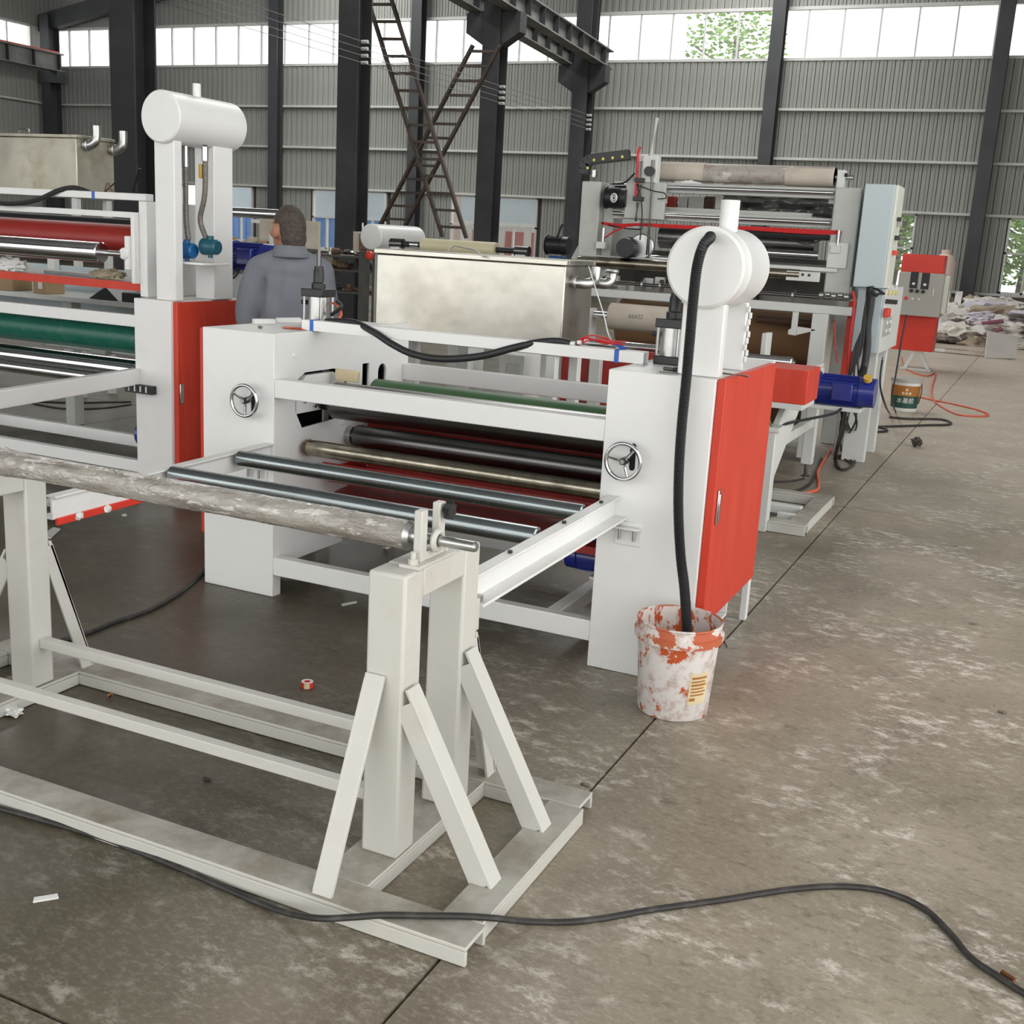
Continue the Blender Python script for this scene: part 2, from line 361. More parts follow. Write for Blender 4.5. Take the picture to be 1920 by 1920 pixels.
def smooth_pts(pts, n=6):
    P = [Vector(p) for p in pts]
    if len(P) < 3: return P
    out = []
    for i in range(len(P)-1):
        a = P[max(i-1, 0)]; b = P[i]; c = P[i+1]; d = P[min(i+2, len(P)-1)]
        for k in range(n):
            t = k/n
            out.append(0.5*((2*b)+(-a+c)*t+(2*a-5*b+4*c-d)*t*t+(-a+3*b-3*c+d)*t**3))
    out.append(P[-1]); return out
def tube(bm, pts, r, seg=8, n=6, ridged=False, rad=None):
    P = smooth_pts(pts, n) if n else [Vector(p) for p in pts]
    rings = []; prev = None
    for i, p in enumerate(P):
        d = (P[min(i+1, len(P)-1)]-P[max(i-1, 0)])
        if d.length < 1e-9: d = Vector((0, 0, 1))
        d.normalize()
        if prev is None: s, t = frame_of(d)
        else:
            s = (prev-d*prev.dot(d)); s = s.normalized() if s.length > 1e-6 else frame_of(d)[0]
            t = d.cross(s)
        prev = s
        rr = r*(1.0 if not ridged or i % 2 else 0.86)
        if rad: rr = rad(i/(len(P)-1))
        rings.append([bm.verts.new(p+(s*math.cos(2*math.pi*k/seg)+t*math.sin(2*math.pi*k/seg))*rr) for k in range(seg)])
    for a, b in zip(rings[:-1], rings[1:]):
        for k in range(seg):
            j = (k+1) % seg; bm.faces.new((a[k], a[j], b[j], b[k]))
    bm.faces.new(rings[0][::-1]); bm.faces.new(rings[-1]); return bm
def resample(pts, step):
    P = smooth_pts(pts, 24); out = [P[0]]; acc = 0.0
    for a, b in zip(P[:-1], P[1:]):
        L = (b-a).length
        while acc+L >= step:
            a = a+(b-a)*((step-acc)/L); L = (b-a).length; acc = 0.0; out.append(a.copy())
            if L < 1e-9: break
        acc += L
    return out
def lathe(bm, prof, c, seg=32, axis=2, close=False, caps=True):
    """prof: (r, h) list turned about an axis through c"""
    c = Vector(c); rings = []
    for r, h in prof:
        ring = []
        for k in range(seg):
            a = 2*math.pi*k/seg
            if axis == 2: q = Vector((r*math.cos(a), r*math.sin(a), h))
            elif axis == 0: q = Vector((h, r*math.cos(a), r*math.sin(a)))
            else: q = Vector((r*math.sin(a), h, r*math.cos(a)))
            ring.append(bm.verts.new(c+q))
        rings.append(ring)
    for a, b in zip(rings[:-1], rings[1:]):
        for k in range(seg):
            j = (k+1) % seg; bm.faces.new((a[k], a[j], b[j], b[k]))
    if close:
        a, b = rings[-1], rings[0]
        for k in range(seg):
            j = (k+1) % seg; bm.faces.new((a[k], a[j], b[j], b[k]))
    elif caps:
        if prof[0][0] > 1e-4: bm.faces.new(rings[0][::-1])
        if prof[-1][0] > 1e-4: bm.faces.new(rings[-1])
    return bm
def torus(bm, c, axis, R, r, seg=40, rs=10):
    c = Vector(c); s, t = frame_of(Vector(axis)); n = Vector(axis).normalized(); rings = []
    for i in range(seg):
        a = 2*math.pi*i/seg; o = s*math.cos(a)+t*math.sin(a)
        rings.append([bm.verts.new(c+o*(R+r*math.cos(2*math.pi*k/rs))+n*(r*math.sin(2*math.pi*k/rs))) for k in range(rs)])
    for i in range(seg):
        a, b = rings[i], rings[(i+1) % seg]
        for k in range(rs):
            j = (k+1) % rs; bm.faces.new((a[k], b[k], b[j], a[j]))
    return bm
def prism(bm, poly, axis, a0, a1):
    """poly: 2-D points; extruded along axis 0/1/2 from a0 to a1 (order of 2-D coords: the remaining axes in xyz order)"""
    def P(p, a):
        if axis == 0: return (a, p[0], p[1])
        if axis == 1: return (p[0], a, p[1])
        return (p[0], p[1], a)
    A = [bm.verts.new(P(p, a0)) for p in poly]; B = [bm.verts.new(P(p, a1)) for p in poly]
    n = len(poly)
    for i in range(n):
        j = (i+1) % n; bm.faces.new((A[i], A[j], B[j], B[i]))
    bm.faces.new(A[::-1]); bm.faces.new(B); return bm
def plate_mesh(polys, axis, a0, a1):
    """flat plate with holes: first polygon outside, others cut out"""
    cu = bpy.data.curves.new('plate', 'CURVE'); cu.dimensions = '2D'; cu.fill_mode = 'BOTH'; cu.extrude = abs(a1-a0)/2
    for poly in polys:
        sp = cu.splines.new('POLY'); sp.points.add(len(poly)-1)
        for k, p in enumerate(poly): sp.points[k].co = (p[0], p[1], 0, 1)
        sp.use_cyclic_u = True
    tmp = bpy.data.objects.new('plate', cu)
    me = bpy.data.meshes.new_from_object(tmp)
    bpy.data.objects.remove(tmp); bpy.data.curves.remove(cu)
    mid = (a0+a1)/2
    for v in me.vertices:
        a, b, c = v.co
        v.co = {0: (mid+c, a, b), 1: (a, mid+c, b), 2: (a, b, mid+c)}[axis]
    bm = BM(); bm.from_mesh(me); bpy.data.meshes.remove(me)
    bmesh.ops.remove_doubles(bm, verts=bm.verts, dist=1e-5)
    return bm
INV = {}
def attach(o, parent):
    o.parent = parent
    if parent is not None and parent.name in INV: o.matrix_parent_inverse = INV[parent.name]
def obj(name, bm, m, parent=None, bev=0.0, smooth=True, ang=35, seg=2, fix=True):
    me = bpy.data.meshes.new(name)
    if fix: bmesh.ops.recalc_face_normals(bm, faces=bm.faces)
    bm.to_mesh(me); bm.free()
    me.materials.append(MATS[m] if isinstance(m, str) else m)
    if smooth:
        me.shade_smooth(); me.set_sharp_from_angle(angle=math.radians(ang))
    o = bpy.data.objects.new(name, me); COL.objects.link(o)
    if bev > 0:
        b = o.modifiers.new('edge', 'BEVEL'); b.width = bev; b.segments = seg; b.limit_method = 'ANGLE'; b.angle_limit = math.radians(40)
        b.harden_normals = False
    if parent is not None: attach(o, parent)
    return o
def tag(o, label, cat=None, group=None, kind=None):
    if label: o['label'] = label
    if cat: o['category'] = cat
    if group: o['group'] = group
    if kind: o['kind'] = kind
    return o
def thing(name, label, cat, loc=(0, 0, 0), group=None):
    o = bpy.data.objects.new(name, None); COL.objects.link(o); o.location = loc
    o.empty_display_size = 0.1
    INV[o.name] = Matrix.Translation(-Vector(loc))
    return tag(o, label, cat, group)
def struct(name, bm, m, label, parent=None, **k):
    o = obj(name, bm, m, parent, **k)
    o['kind'] = 'structure'; o['label'] = label
    return o
def bx(name, m, parent, x0, x1, y0, y1, z0, z1, bev=0.004):
    return obj(name, box(BM(), x0, x1, y0, y1, z0, z1), m, parent, bev=bev)
def cy(name, m, parent, p0, p1, r, r1=None, seg=24, bev=0.0):
    return obj(name, cyl(BM(), p0, p1, r, r1, seg), m, parent, bev=bev)
def dup(o, parent=None, off=(0, 0, 0)):
    c = o.copy(); COL.objects.link(c)
    c.parent = parent
    if parent is not None: c.matrix_parent_inverse = o.matrix_parent_inverse
    c.location = Vector(o.location)+Vector(off)
    for ch in o.children: dup(ch, c)
    return c
# ================================================================ the hall
WY = 32.0          # back wall
WXL = -33.5        # left wall
XR = 7.0           # the hall goes on to the right of the picture
# ---- floor: cast slabs with sawn joints
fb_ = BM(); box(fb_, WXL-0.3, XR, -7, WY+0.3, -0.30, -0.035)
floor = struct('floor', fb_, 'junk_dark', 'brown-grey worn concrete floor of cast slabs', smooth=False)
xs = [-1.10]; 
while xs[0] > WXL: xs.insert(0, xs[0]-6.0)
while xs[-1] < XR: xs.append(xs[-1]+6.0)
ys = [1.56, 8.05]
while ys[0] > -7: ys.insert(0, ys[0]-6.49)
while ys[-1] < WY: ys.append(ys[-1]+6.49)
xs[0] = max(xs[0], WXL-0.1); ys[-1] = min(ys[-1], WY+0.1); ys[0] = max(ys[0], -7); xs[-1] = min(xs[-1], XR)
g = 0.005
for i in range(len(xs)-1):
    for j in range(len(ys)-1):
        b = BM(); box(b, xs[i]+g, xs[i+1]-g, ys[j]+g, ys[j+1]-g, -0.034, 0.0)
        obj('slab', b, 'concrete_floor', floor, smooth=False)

# ---- back wall
wb = BM(); box(wb, WXL-0.3, XR, WY, WY+0.25, 0.0, 0.93)
wall = struct('wall_back', wb, 'wall_concrete', 'back wall, grey ribbed steel sheets above a low concrete plinth')
PW = 0.2
SHEET = [(0.010, 0.016), (0.016, 0), (0.070, 0), (0.080, -0.022), (0.110, -0.022), (0.120, 0), (PW-0.008, 0), (PW-0.002, 0.016)]
def panel_mesh(name, h):
    b = BM()
    prism(b, SHEET, 2, 0, h)
    bmesh.ops.recalc_face_normals(b, faces=b.faces)
    me = bpy.data.meshes.new(name); b.to_mesh(me); b.free(); me.materials.append(MATS['wall_sheet']); return me
Z_SILL, Z_HEAD = 6.66, 7.93
pm_full = panel_mesh('sheet_tall', Z_SILL-0.93); pm_over = panel_mesh('sheet_short', Z_SILL-2.88); pm_top = panel_mesh('sheet_top', 2.5)
low_windows = [(-27.62, -26.62, 'pale'), (-25.62, -24.60, 'pink'), (-22.20, -21.10, 'blue'), (-20.45, -19.40, 'pink'), (-17.10, -16.25, 'dark'), (-15.72, -14.20, 'dark'), (-4.60, -3.48, 'tree'), (-1.27, -0.2, 'tree')]
n = int((XR-WXL)/PW)
nl = nt_ = 0
rest = BM()
for k in range(n):
    x0 = WXL+k*PW; xc = x0+PW/2
    short = any(a-0.02 < xc < b+0.02 for a, b, _ in low_windows)
    if x0 < 0.6:
        o = bpy.data.objects.new('sheet_panel', pm_over if short else pm_full); COL.objects.link(o)
        o.location = (x0, WY-0.02, 2.88 if short else 0.93); o.parent = wall
    else:
        prism(rest, [(x0+a, WY-0.02+c) for a, c in SHEET], 2, 0.93, Z_SILL)
    if x0 < -8.2:
        o = bpy.data.objects.new('sheet_panel', pm_top); COL.objects.link(o); o.location = (x0, WY-0.02, Z_HEAD); o.parent = wall
    else:
        prism(rest, [(x0+a, WY-0.02+c) for a, c in SHEET], 2, Z_HEAD, Z_HEAD+2.5)
o = obj('sheet_panels_beyond', rest, 'wall_sheet', wall, smooth=False); o['kind'] = 'stuff'
back = BM()
segs = []; xprev = WXL
for a, b, _ in low_windows: segs.append((xprev, a)); xprev = b
segs.append((xprev, XR))
for a, b in segs: box(back, a, b, WY+0.0, WY+0.03, 0.93, 2.88)
box(back, WXL, XR, WY+0.0, WY+0.03, 2.88, Z_SILL-0.03); box(back, WXL, XR, WY+0.0, WY+0.03, Z_HEAD+0.03, 10.5)
obj('rib_shade_backing', back, 'junk_dark', wall, smooth=False)  # dark sheet showing in the panel gaps stands in for rib shading
# plinth coping
obj('coping', box(BM(), WXL, XR, WY-0.09, WY+0.05, 0.93, 1.0), 'girt', wall, bev=0.01)
# horizontal rails
for zz in (2.90, 4.15, 5.40):
    obj('wall_rail', box(BM(), WXL, XR, WY-0.16, WY-0.04, zz-0.035, zz+0.035), 'girt', wall, bev=0.01)
# upper ribbon of windows
wfr = BM()
box(wfr, WXL, XR, WY-0.06, WY+0.08, Z_SILL-0.03, Z_SILL+0.04); box(wfr, WXL, XR, WY-0.06, WY+0.08, Z_HEAD-0.05, Z_HEAD+0.03)
win = struct('window_1', wfr, 'window_frame', 'long ribbon of bright windows high on the back wall')
nP = int((XR-WXL)/0.92)
for k in range(nP):
    x0 = WXL+k*0.92
    obj('mullion', box(BM(), x0-0.02, x0+0.02, WY-0.03, WY+0.05, Z_SILL+0.03, Z_HEAD-0.05), 'window_frame', win, smooth=False)
    obj('pane', box(BM(), x0+0.022, x0+0.898, WY+0.005, WY+0.013, Z_SILL+0.04, Z_HEAD-0.05), 'window_glass', win, smooth=False)
# low windows
for i, (a, b, kind) in enumerate(low_windows):
    f = BM(); t = 0.05
    for (p, q, r, s) in ((a, a+t, 1.0, 2.88), (b-t, b, 1.0, 2.88), (a, b, 2.83, 2.88), (a, b, 1.0, 1.05), (a, b, 1.98, 2.03), ((a+b)/2-0.025, (a+b)/2+0.025, 1.0, 1.98)):
        box(f, p, q, WY-0.07, WY+0.03, r, s)
    w = struct('window_%d' % (i+2), f, 'window_frame', 'low window in the back wall, number %s from the left corner' % ('first second third fourth fifth sixth seventh eighth'.split()[i]))
    obj('pane', box(BM(), a+t, b-t, WY-0.02, WY-0.012, 2.03, 2.83), 'window_glass', w, smooth=False)
    obj('pane', box(BM(), a+t, (a+b)/2-0.025, WY-0.02, WY-0.012, 1.05, 1.98), 'window_glass', w, smooth=False)
    obj('pane', box(BM(), (a+b)/2+0.025, b-t, WY-0.02, WY-0.012, 1.05, 1.98), 'window_glass', w, smooth=False)
# wall columns (steel I sections standing against the wall)
def i_column(name, cx, cy_, w, d, z1, m, parent=None, t=0.03):
    b = BM()
    box(b, cx-w/2, cx+w/2, cy_-d/2, cy_-d/2+t, 0, z1); box(b, cx-w/2, cx+w/2, cy_+d/2-t, cy_+d/2, 0, z1); box(b, cx-t/2, cx+t/2, cy_-d/2+t, cy_+d/2-t, 0, z1)
    return obj(name, b, m, parent, smooth=False)
cols = [(-29.0, 'behind the nearest dark crane column'), (-23.5, 'left of the worker'), (-18.3, 'behind the crossed ladders'), (-12.75, 'behind the farthest crane column'), (-7.5, 'behind the printing machine top roll'), (-2.0, 'above the scrap heap'), (3.4, 'beyond the right edge')]
for cx, where in cols[:6]:
    o = i_column('wall_column', cx, WY-0.33, 0.34, 0.34, 10.2, 'wall_column')
    tag(o, 'slim dark steel column against the back wall, '+where, 'column', 'columns of the back wall')
# gable rafter in the left corner, roof
rf = BM(); bar(rf, (WXL, WY-0.4, 8.05), (-12, WY-0.4, 11.8), 0.3, 0.55)
tag(obj('roof_rafter', rf, 'wall_column', bev=0.0, smooth=False), 'sloping dark steel rafter under the roof in the left corner', 'rafter')
# left wall
wl = BM(); box(wl, WXL-0.25, WXL, -7, WY, 0.0, 0.93)
wleft = struct('wall_left', wl, 'wall_concrete', 'left side wall of grey ribbed steel sheets')
lm = {}
for nm, h in (('a', Z_SILL-0.93), ('b', 2.0)):
    b = BM(); prof = [(-c_, a_) for a_, c_ in SHEET]
    prism(b, prof, 2, 0, h); bmesh.ops.recalc_face_normals(b, faces=b.faces)
    me = bpy.data.meshes.new('sheet_side'); b.to_mesh(me); b.free(); me.materials.append(MATS['wall_sheet']); lm[nm] = me
for k in range(52):
    for nm, zz in (('a', 0.93), ('b', Z_HEAD)):
        o = bpy.data.objects.new('sheet_panel', lm[nm]); COL.objects.link(o); o.location = (WXL+0.02, WY-(k+1)*PW, zz); o.parent = wleft
b = BM(); box(b, WXL-0.03, WXL, WY-52*PW, WY, 0.93, Z_SILL); box(b, WXL-0.03, WXL, WY-52*PW, WY, Z_HEAD, 9.9); obj('rib_shade_backing', b, 'junk_dark', wleft, smooth=False)  # side wall too: dark sheet in place of shade between ribs
b = BM(); box(b, WXL-0.25, WXL, -7, WY-52*PW, 0.93, Z_SILL); box(b, WXL-0.25, WXL, -7, WY-52*PW, Z_HEAD, 9.9); box(b, WXL-0.25, WXL, -7, 18, Z_SILL, Z_HEAD); obj('far_cladding', b, 'wall_sheet', wleft, smooth=False)
for zz in (2.90, 4.15, 5.40):
    obj('wall_rail', box(BM(), WXL+0.04, WXL+0.16, 16, WY, zz-0.035, zz+0.035), 'girt', wleft, bev=0.01)
wf2 = BM(); box(wf2, WXL-0.08, WXL+0.06, 18, WY-0.9, Z_SILL-0.03, Z_SILL+0.04); box(wf2, WXL-0.08, WXL+0.06, 18, WY-0.9, Z_HEAD-0.05, Z_HEAD+0.03); box(wf2, WXL-0.08, WXL+0.06, WY-0.95, WY-0.85, Z_SILL, Z_HEAD)
box(wf2, WXL-0.02, WXL+0.02, WY-0.85, WY, Z_SILL, Z_HEAD)
w0 = struct('window_10', wf2, 'window_frame', 'bright high window at the end of the left wall')
for k in range(13):
    y1 = WY-0.95-k*0.95
    obj('pane', box(BM(), WXL-0.01, WXL, y1-0.93, y1-0.02, Z_SILL+0.04, Z_HEAD-0.05), 'window_glass', w0, smooth=False)
    obj('mullion', box(BM(), WXL-0.03, WXL+0.03, y1-0.97, y1-0.93, Z_SILL+0.03, Z_HEAD-0.05), 'window_frame', w0, smooth=False)
tag(i_column('corner_column', WXL+0.5, WY-0.5, 0.4, 0.5, 8.3, 'wall_column'), 'dark steel column in the far left corner of the hall', 'column')
# left crane runway stub with orange rail
t = thing('crane_runway', 'grey crane runway girder with orange rail along left wall', 'crane beam', (-32.6, 25, 6.4))
b = BM(); box(b, -32.75, -32.45, 16, 31.6, 6.45, 6.49); box(b, -32.75, -32.45, 16, 31.6, 7.0, 7.04); box(b, -32.62, -32.58, 16, 31.6, 6.49, 7.0)
obj('girder', b, 'crane_grey', t, smooth=False)
for k in range(14): obj('stiffener', box(BM(), -32.75, -32.45, 31.4-k*1.1, 31.43-k*1.1, 6.49, 7.0), 'wall_column', t, smooth=False)
obj('rail', box(BM(), -32.63, -32.57, 16, 31.5, 7.04, 7.10), 'orange_wire', t, smooth=False)
obj('bracket', box(BM(), -33.3, -32.4, 31.2, 31.6, 6.05, 6.45), 'wall_column', t, smooth=False)
# ceiling: sheets with two open gaps to the sky, made up to let light in
rb = BM()
for a, b_ in ((WXL-0.3, -21.3), (-18.7, -9.3), (-6.7, XR)):
    box(rb, a, b_, 12, WY+0.3, 10.5, 10.6)
box(rb, WXL-0.3, XR, -7, 12, 10.5, 10.6)
struct('ceiling', rb, 'roof_sheet', 'steel sheet roof with two open gaps added for light', smooth=False)

struct('light_block_front', box(box(BM(), -22, XR, -7.2, -7, 7.2, 10.5), WXL-0.3, -22, -7.2, -7, 0, 10.5), 'wall_sheet', 'unseen wall added behind the camera to cut light from the open front', smooth=False)  # added light blocker, shaped to dim the machine fronts and left side
struct('light_block_right', box(BM(), XR, XR+0.2, 12, WY+0.3, 0, 10.5), 'wall_sheet', 'unseen wall added right of the rear bays to hold back side light', smooth=False)  # added light blocker so the right of the back wall stays darker
# ---- crane columns in a row and their runway beams
crX = -11.32
runway_z = lambda y_: 5.92+0.056*(28.0-y_)
places = [(12.2, 'nearest dark crane column, behind the left white drum'), (17.46, 'second dark crane column, right behind the worker'), (22.8, 'third dark crane column with bracket, right of the crossed ladders'), (27.8, 'farthest dark crane column, where the runway beams end')]
for Y, lab in places:
    t = thing('crane_column', lab, 'column', (crX, Y, 0), 'crane columns')
    zr = runway_z(Y)
    b = BM(); d, w, tt = 0.42, 0.40, 0.03
    box(b, crX-w/2, crX+w/2, Y-d/2, Y-d/2+tt, 0, 10.3); box(b, crX-w/2, crX+w/2, Y+d/2-tt, Y+d/2, 0, 10.3); box(b, crX-tt/2, crX+tt/2, Y-d/2+tt, Y+d/2-tt, 0, 10.3)
    obj('shaft', b, 'column_steel', t, smooth=False)
    b = BM(); prism(b, [(crX-0.62, zr-0.002), (crX+0.62, zr-0.002), (crX+0.62, zr-0.40), (crX+0.2, zr-0.66), (crX-0.2, zr-0.66), (crX-0.62, zr-0.40)], 1, Y-0.16, Y+0.16)
    obj('haunch', b, 'column_steel', t, smooth=False)
    for zz in (4.75, 4.9, 5.05):
        pass
    for k in range(4):
        cy('insulator', 'girt', t, (crX+0.2, Y-0.1, 4.42+0.11*k), (crX+0.32, Y-0.1, 4.42+0.11*k), 0.03, seg=10)
for s, lab in ((-0.42, 'left'), (0.42, 'right')):
    t = thing('runway_beam', 'dark stiffened crane runway girder on the column row, the %s one' % lab, 'crane beam', (crX+s, 20, 5.84), 'crane runway girders')
    X = crX+s; b = BM(); y0, y1 = 12.0, 28.3
    za_, zb_ = runway_z(y0), runway_z(y1)
    bar(b, (X, y0, za_+0.015), (X, y1, zb_+0.015), 0.30, 0.03); bar(b, (X, y0, za_+0.415), (X, y1, zb_+0.415), 0.30, 0.03); bar(b, (X, y0, za_+0.215), (X, y1, zb_+0.215), 0.024, 0.37)
    obj('girder', b, 'crane_grey', t, smooth=False)
    k = 0
    while y0+0.75*k < y1:
        obj('stiffener', box(BM(), X-0.148, X+0.148, y0+0.75*k, y0+0.75*k+0.02, runway_z(y0+0.75*k)+0.02, runway_z(y0+0.75*k)+0.41), 'column_steel', t, smooth=False); k += 1
# conductor wires between the columns
for k in range(4):
    b = BM(); tube(b, [(crX+0.3, 12, 4.42+0.11*k), (crX+0.3, 17.4, 4.40+0.11*k), (crX+0.3, 22.8, 4.42+0.11*k), (crX+0.3, 27.8, 4.42+0.11*k)], 0.005, seg=5, n=3)
    tag(obj('conductor_wire', b, 'crane_grey'), 'thin bare conductor wire strung along the crane columns, %s of four' % ('lowest', 'second lowest', 'third lowest', 'highest')[k], 'wire', 'conductor wires')

# ---- crossed ladders leaning between the columns
def ladder(name, lab, pA, pB, w, rungs, m):
    """pA foot, pB head (centre lines)"""
    t = thing(name, lab, 'ladder', pA, 'crossed ladders')
    A, B = Vector(pA), Vector(pB); side = Vector((1, 0.15, 0)).normalized()
    for s in (-1, 1):
        b = BM(); bar(b, A+side*s*w/2, B+side*s*w/2, 0.055, 0.09, up=(0, 1, 0)); obj('rail', b, m, t, smooth=False)
    for k in range(rungs):
        c = A+(B-A)*((k+0.6)/rungs)
        b = BM(); bar(b, c-side*w/2, c+side*w/2, 0.05, 0.05); obj('rung', b, m, t, smooth=False)
LY = 20.5
ladder('steel_ladder', 'long rusty ladder leaning to the left, foot right', ay(852, 445, LY), ay(690, -70, LY), 0.50, 16, 'rusty_steel')
ladder('steel_ladder', 'long dark ladder leaning to the right, head behind the runway bracket', ay(722, 450, LY+0.5), ay(912, 85, LY+0.5), 0.55, 14, 'rusty_steel')

# ---- outside: ground, sheds and trees seen through the windows
struct('ground_outside', box(BM(), -60, 40, WY+0.4, 75, -0.25, -0.05), 'ground_outside', 'pale yard outside the back windows', smooth=False)
def shed(name, lab, x0, x1, y0, mlow, mhigh, zmid, z1, doors=None):
    t = thing(name, lab, 'shed', ((x0+x1)/2, y0, 0))
    obj('lower_wall', box(BM(), x0, x1, y0, y0+2, -0.05, zmid), mlow, t, smooth=False)
    obj('upper_wall', box(BM(), x0, x1, y0, y0+2, zmid, z1), mhigh, t, smooth=False)
    k = x0+0.25
    while k < x1:
        obj('rib', box(BM(), k-0.015, k+0.015, y0-0.03, y0, -0.05, zmid), mlow, t, smooth=False); k += 0.32
    for (a, b_, m, h) in (doors or []):
        obj('shutter', box(BM(), a, b_, y0-0.05, y0, 0, h), m, t, smooth=False)
shed('yard_shed', 'bright blue shed outside, seen through a low window', -31.0, -22.6, 37, 'shed_blue', 'shed_pale', 2.05, 3.4)
shed('yard_shed', 'pink and white shed outside with red shutters', -22.5, -19.5, 37.2, 'shed_pink', 'shed_pink', 2.05, 3.4, [(-22.4, -21.2, 'shed_red', 1.5)])
shed('yard_shed', 'white shed outside with brick red doors, behind third crane column', -19.4, -13.0, 37, 'shed_white', 'shed_pale', 2.2, 3.3, [(-17.6, -16.9, 'shed_red', 1.9), (-16.6, -15.9, 'shed_red', 1.9), (-18.9, -18.2, 'shed_red', 1.9)])
def tree(lab, c, h, r, nl, seed):
    rnd = random.Random(seed)
    t = thing('tree', lab, 'tree', c, 'trees outside')
    b = BM(); tube(b, [(c[0], c[1], -0.1), (c[0]+0.1, c[1], h*0.4), (c[0]+0.2, c[1]+0.1, h*0.85)], 0.12, seg=8, n=4)
    for k in range(6):
        a = rnd.random()*6.28; zz = h*(0.35+0.08*k)
        tube(b, [(c[0]+0.1, c[1], zz), (c[0]+math.cos(a)*r*0.5, c[1]+math.sin(a)*r*0.5, zz+0.5), (c[0]+math.cos(a)*r*0.85, c[1]+math.sin(a)*r*0.85, zz+0.9)], 0.04, seg=5, n=3)
    obj('trunk', b, 'bark', t)
    b = BM()
    for k in range(nl):
        while True:
            v = Vector((rnd.uniform(-1, 1), rnd.uniform(-1, 1), rnd.uniform(-1, 1)))
            if v.length < 1: break
        p = Vector((c[0]+0.15+v.x*r, c[1]+v.y*r, h*0.72+v.z*h*0.42))
        s, u = frame_of(Vector((rnd.uniform(-1, 1), rnd.uniform(-1, 1), rnd.uniform(-1, 1)))); q = rnd.uniform(0.07, 0.15)
        vs = [bm_v for bm_v in (b.verts.new(p+s*q), b.verts.new(p+u*q*0.5), b.verts.new(p-s*q), b.verts.new(p-u*q*0.5))]
        b.faces.new(vs)
    o = obj('foliage', b, 'leaf', t, smooth=False, fix=False); o['kind'] = 'stuff'
tree('pale green tree outside, seen high through the ribbon windows', (-11.6, 42, 0), 10.6, 1.9, 2600, 1)
tree('bushy green tree outside, seen right of the light blue cabinet', (-4.9, 40, 0), 4.3, 2.0, 2600, 2)
tree('yellow-green tree outside, seen through the low window at the right edge', (-1.0, 38, 0), 3.6, 2.0, 2600, 3)
# ================================================================ unwind stand in the foreground
def channel(name, m, parent, x0, x1, y0, y1, z1, axis, t=0.012):
    """C-channel lying with its web up: flanges down along its two long edges"""
    b = BM(); box(b, x0, x1, y0, y1, z1-t, z1)
    if axis == 0:
        box(b, x0, x1, y0, y0+t, 0.002, z1-t); box(b, x0, x1, y1-t, y1, 0.002, z1-t)
    else:
        box(b, x0, x0+t, y0, y1, 0.002, z1-t); box(b, x1-t, x1, y0, y1, 0.002, z1-t)
    return obj(name, b, m, parent, bev=0.003)
st = thing('unwind_stand', 'cream welded steel roller stand with braced posts in the foreground', 'stand', (-2.27, 2.6, 0))
HB = 0.055
channel('base_channel', 'cream_paint_dusty', st, -3.52, -1.030, 2.152, 2.262, HB, 0)
channel('base_channel', 'cream_paint_dusty', st, -3.52, -1.055, 2.940, 3.052, HB, 0)
channel('base_channel', 'cream_paint_dusty', st, -1.152, -1.040, 2.263, 2.939, HB, 1)
channel('base_channel', 'cream_paint_dusty', st, -1.515, -1.372, 2.263, 2.939, HB, 1)
channel('base_channel', 'cream_paint_dusty', st, -3.185, -3.05, 2.263, 2.939, HB, 1)
channel('base_channel', 'cream_paint_dusty', st, -3.52, -3.41, 2.263, 2.939, HB, 1)
def stand_end(xa, xb, s):
    """two posts, their head beam, and the braces; s=+1 right end, -1 left end"""
    for ya in (2.405, 2.735):
        bx('post', 'cream_paint', st, xa, xb, ya, ya+0.095, HB, 0.852, 0.008)
    bx('head_beam', 'cream_paint', st, xa, xb, 2.5005, 2.7345, 0.772, 0.852, 0.006)
    xc = xa+0.025
    # front and rear braces (flat bars in the plane of the end frame)
    for (p, q, nrm) in (((xc+0.01, 2.170, HB-0.005), (xc+0.01, 2.400, 0.575), (1, 0, 0)), ((xb-0.03, 3.02, HB-0.005), (xb-0.03, 2.835, 0.575), (1, 0, 0))):
        b = BM(); bar(b, p, q, 0.012, 0.058, up=nrm)
        fx = -0.024 if p[1] < 2.5 else 0.024
        bar(b, Vector(p)+Vector((fx, 0.02 if p[1] < 2.5 else -0.026, 0)), Vector(q)+Vector((fx, 0.012 if p[1] < 2.5 else -0.012, -0.02)), 0.052, 0.010, up=nrm)
        obj('brace', b, 'cream_paint', st, bev=0.002)
    # outward braces of angle iron
    for ya in (2.410, 2.745):
        xo = xb if s > 0 else xa; xe = -1.092 if s > 0 else -3.47
        b = BM(); A = Vector((xe, ya+0.03, HB-0.004)); B = Vector((xo+s*0.010, ya+0.03, 0.545))
        bar(b, A, B, 0.062, 0.010, up=(1, 0, 0.5))
        d = (B-A).normalized(); dn = Vector((-d.z*s, 0, d.x*s))
        if dn.z > 0: dn = -dn
        off = Vector((0, -0.026, 0))+dn*0.028
        bar(b, A+off+d*0.012, B+off-d*0.035, 0.010, 0.056, up=(1, 0, 0.5))
        obj('brace', b, 'cream_paint', st, bev=0.002)
stand_end(-1.485, -1.373, 1)
stand_end(-3.165, -3.055, -1)
for ya, zz in ((2.460, 0.20), (2.785, 0.215)):
    b = BM(); box(b, -3.0545, -1.4855, ya-0.018, ya+0.018, zz-0.018, zz+0.018); obj('tie_rail', b, 'cream_paint', st, bev=0.003)
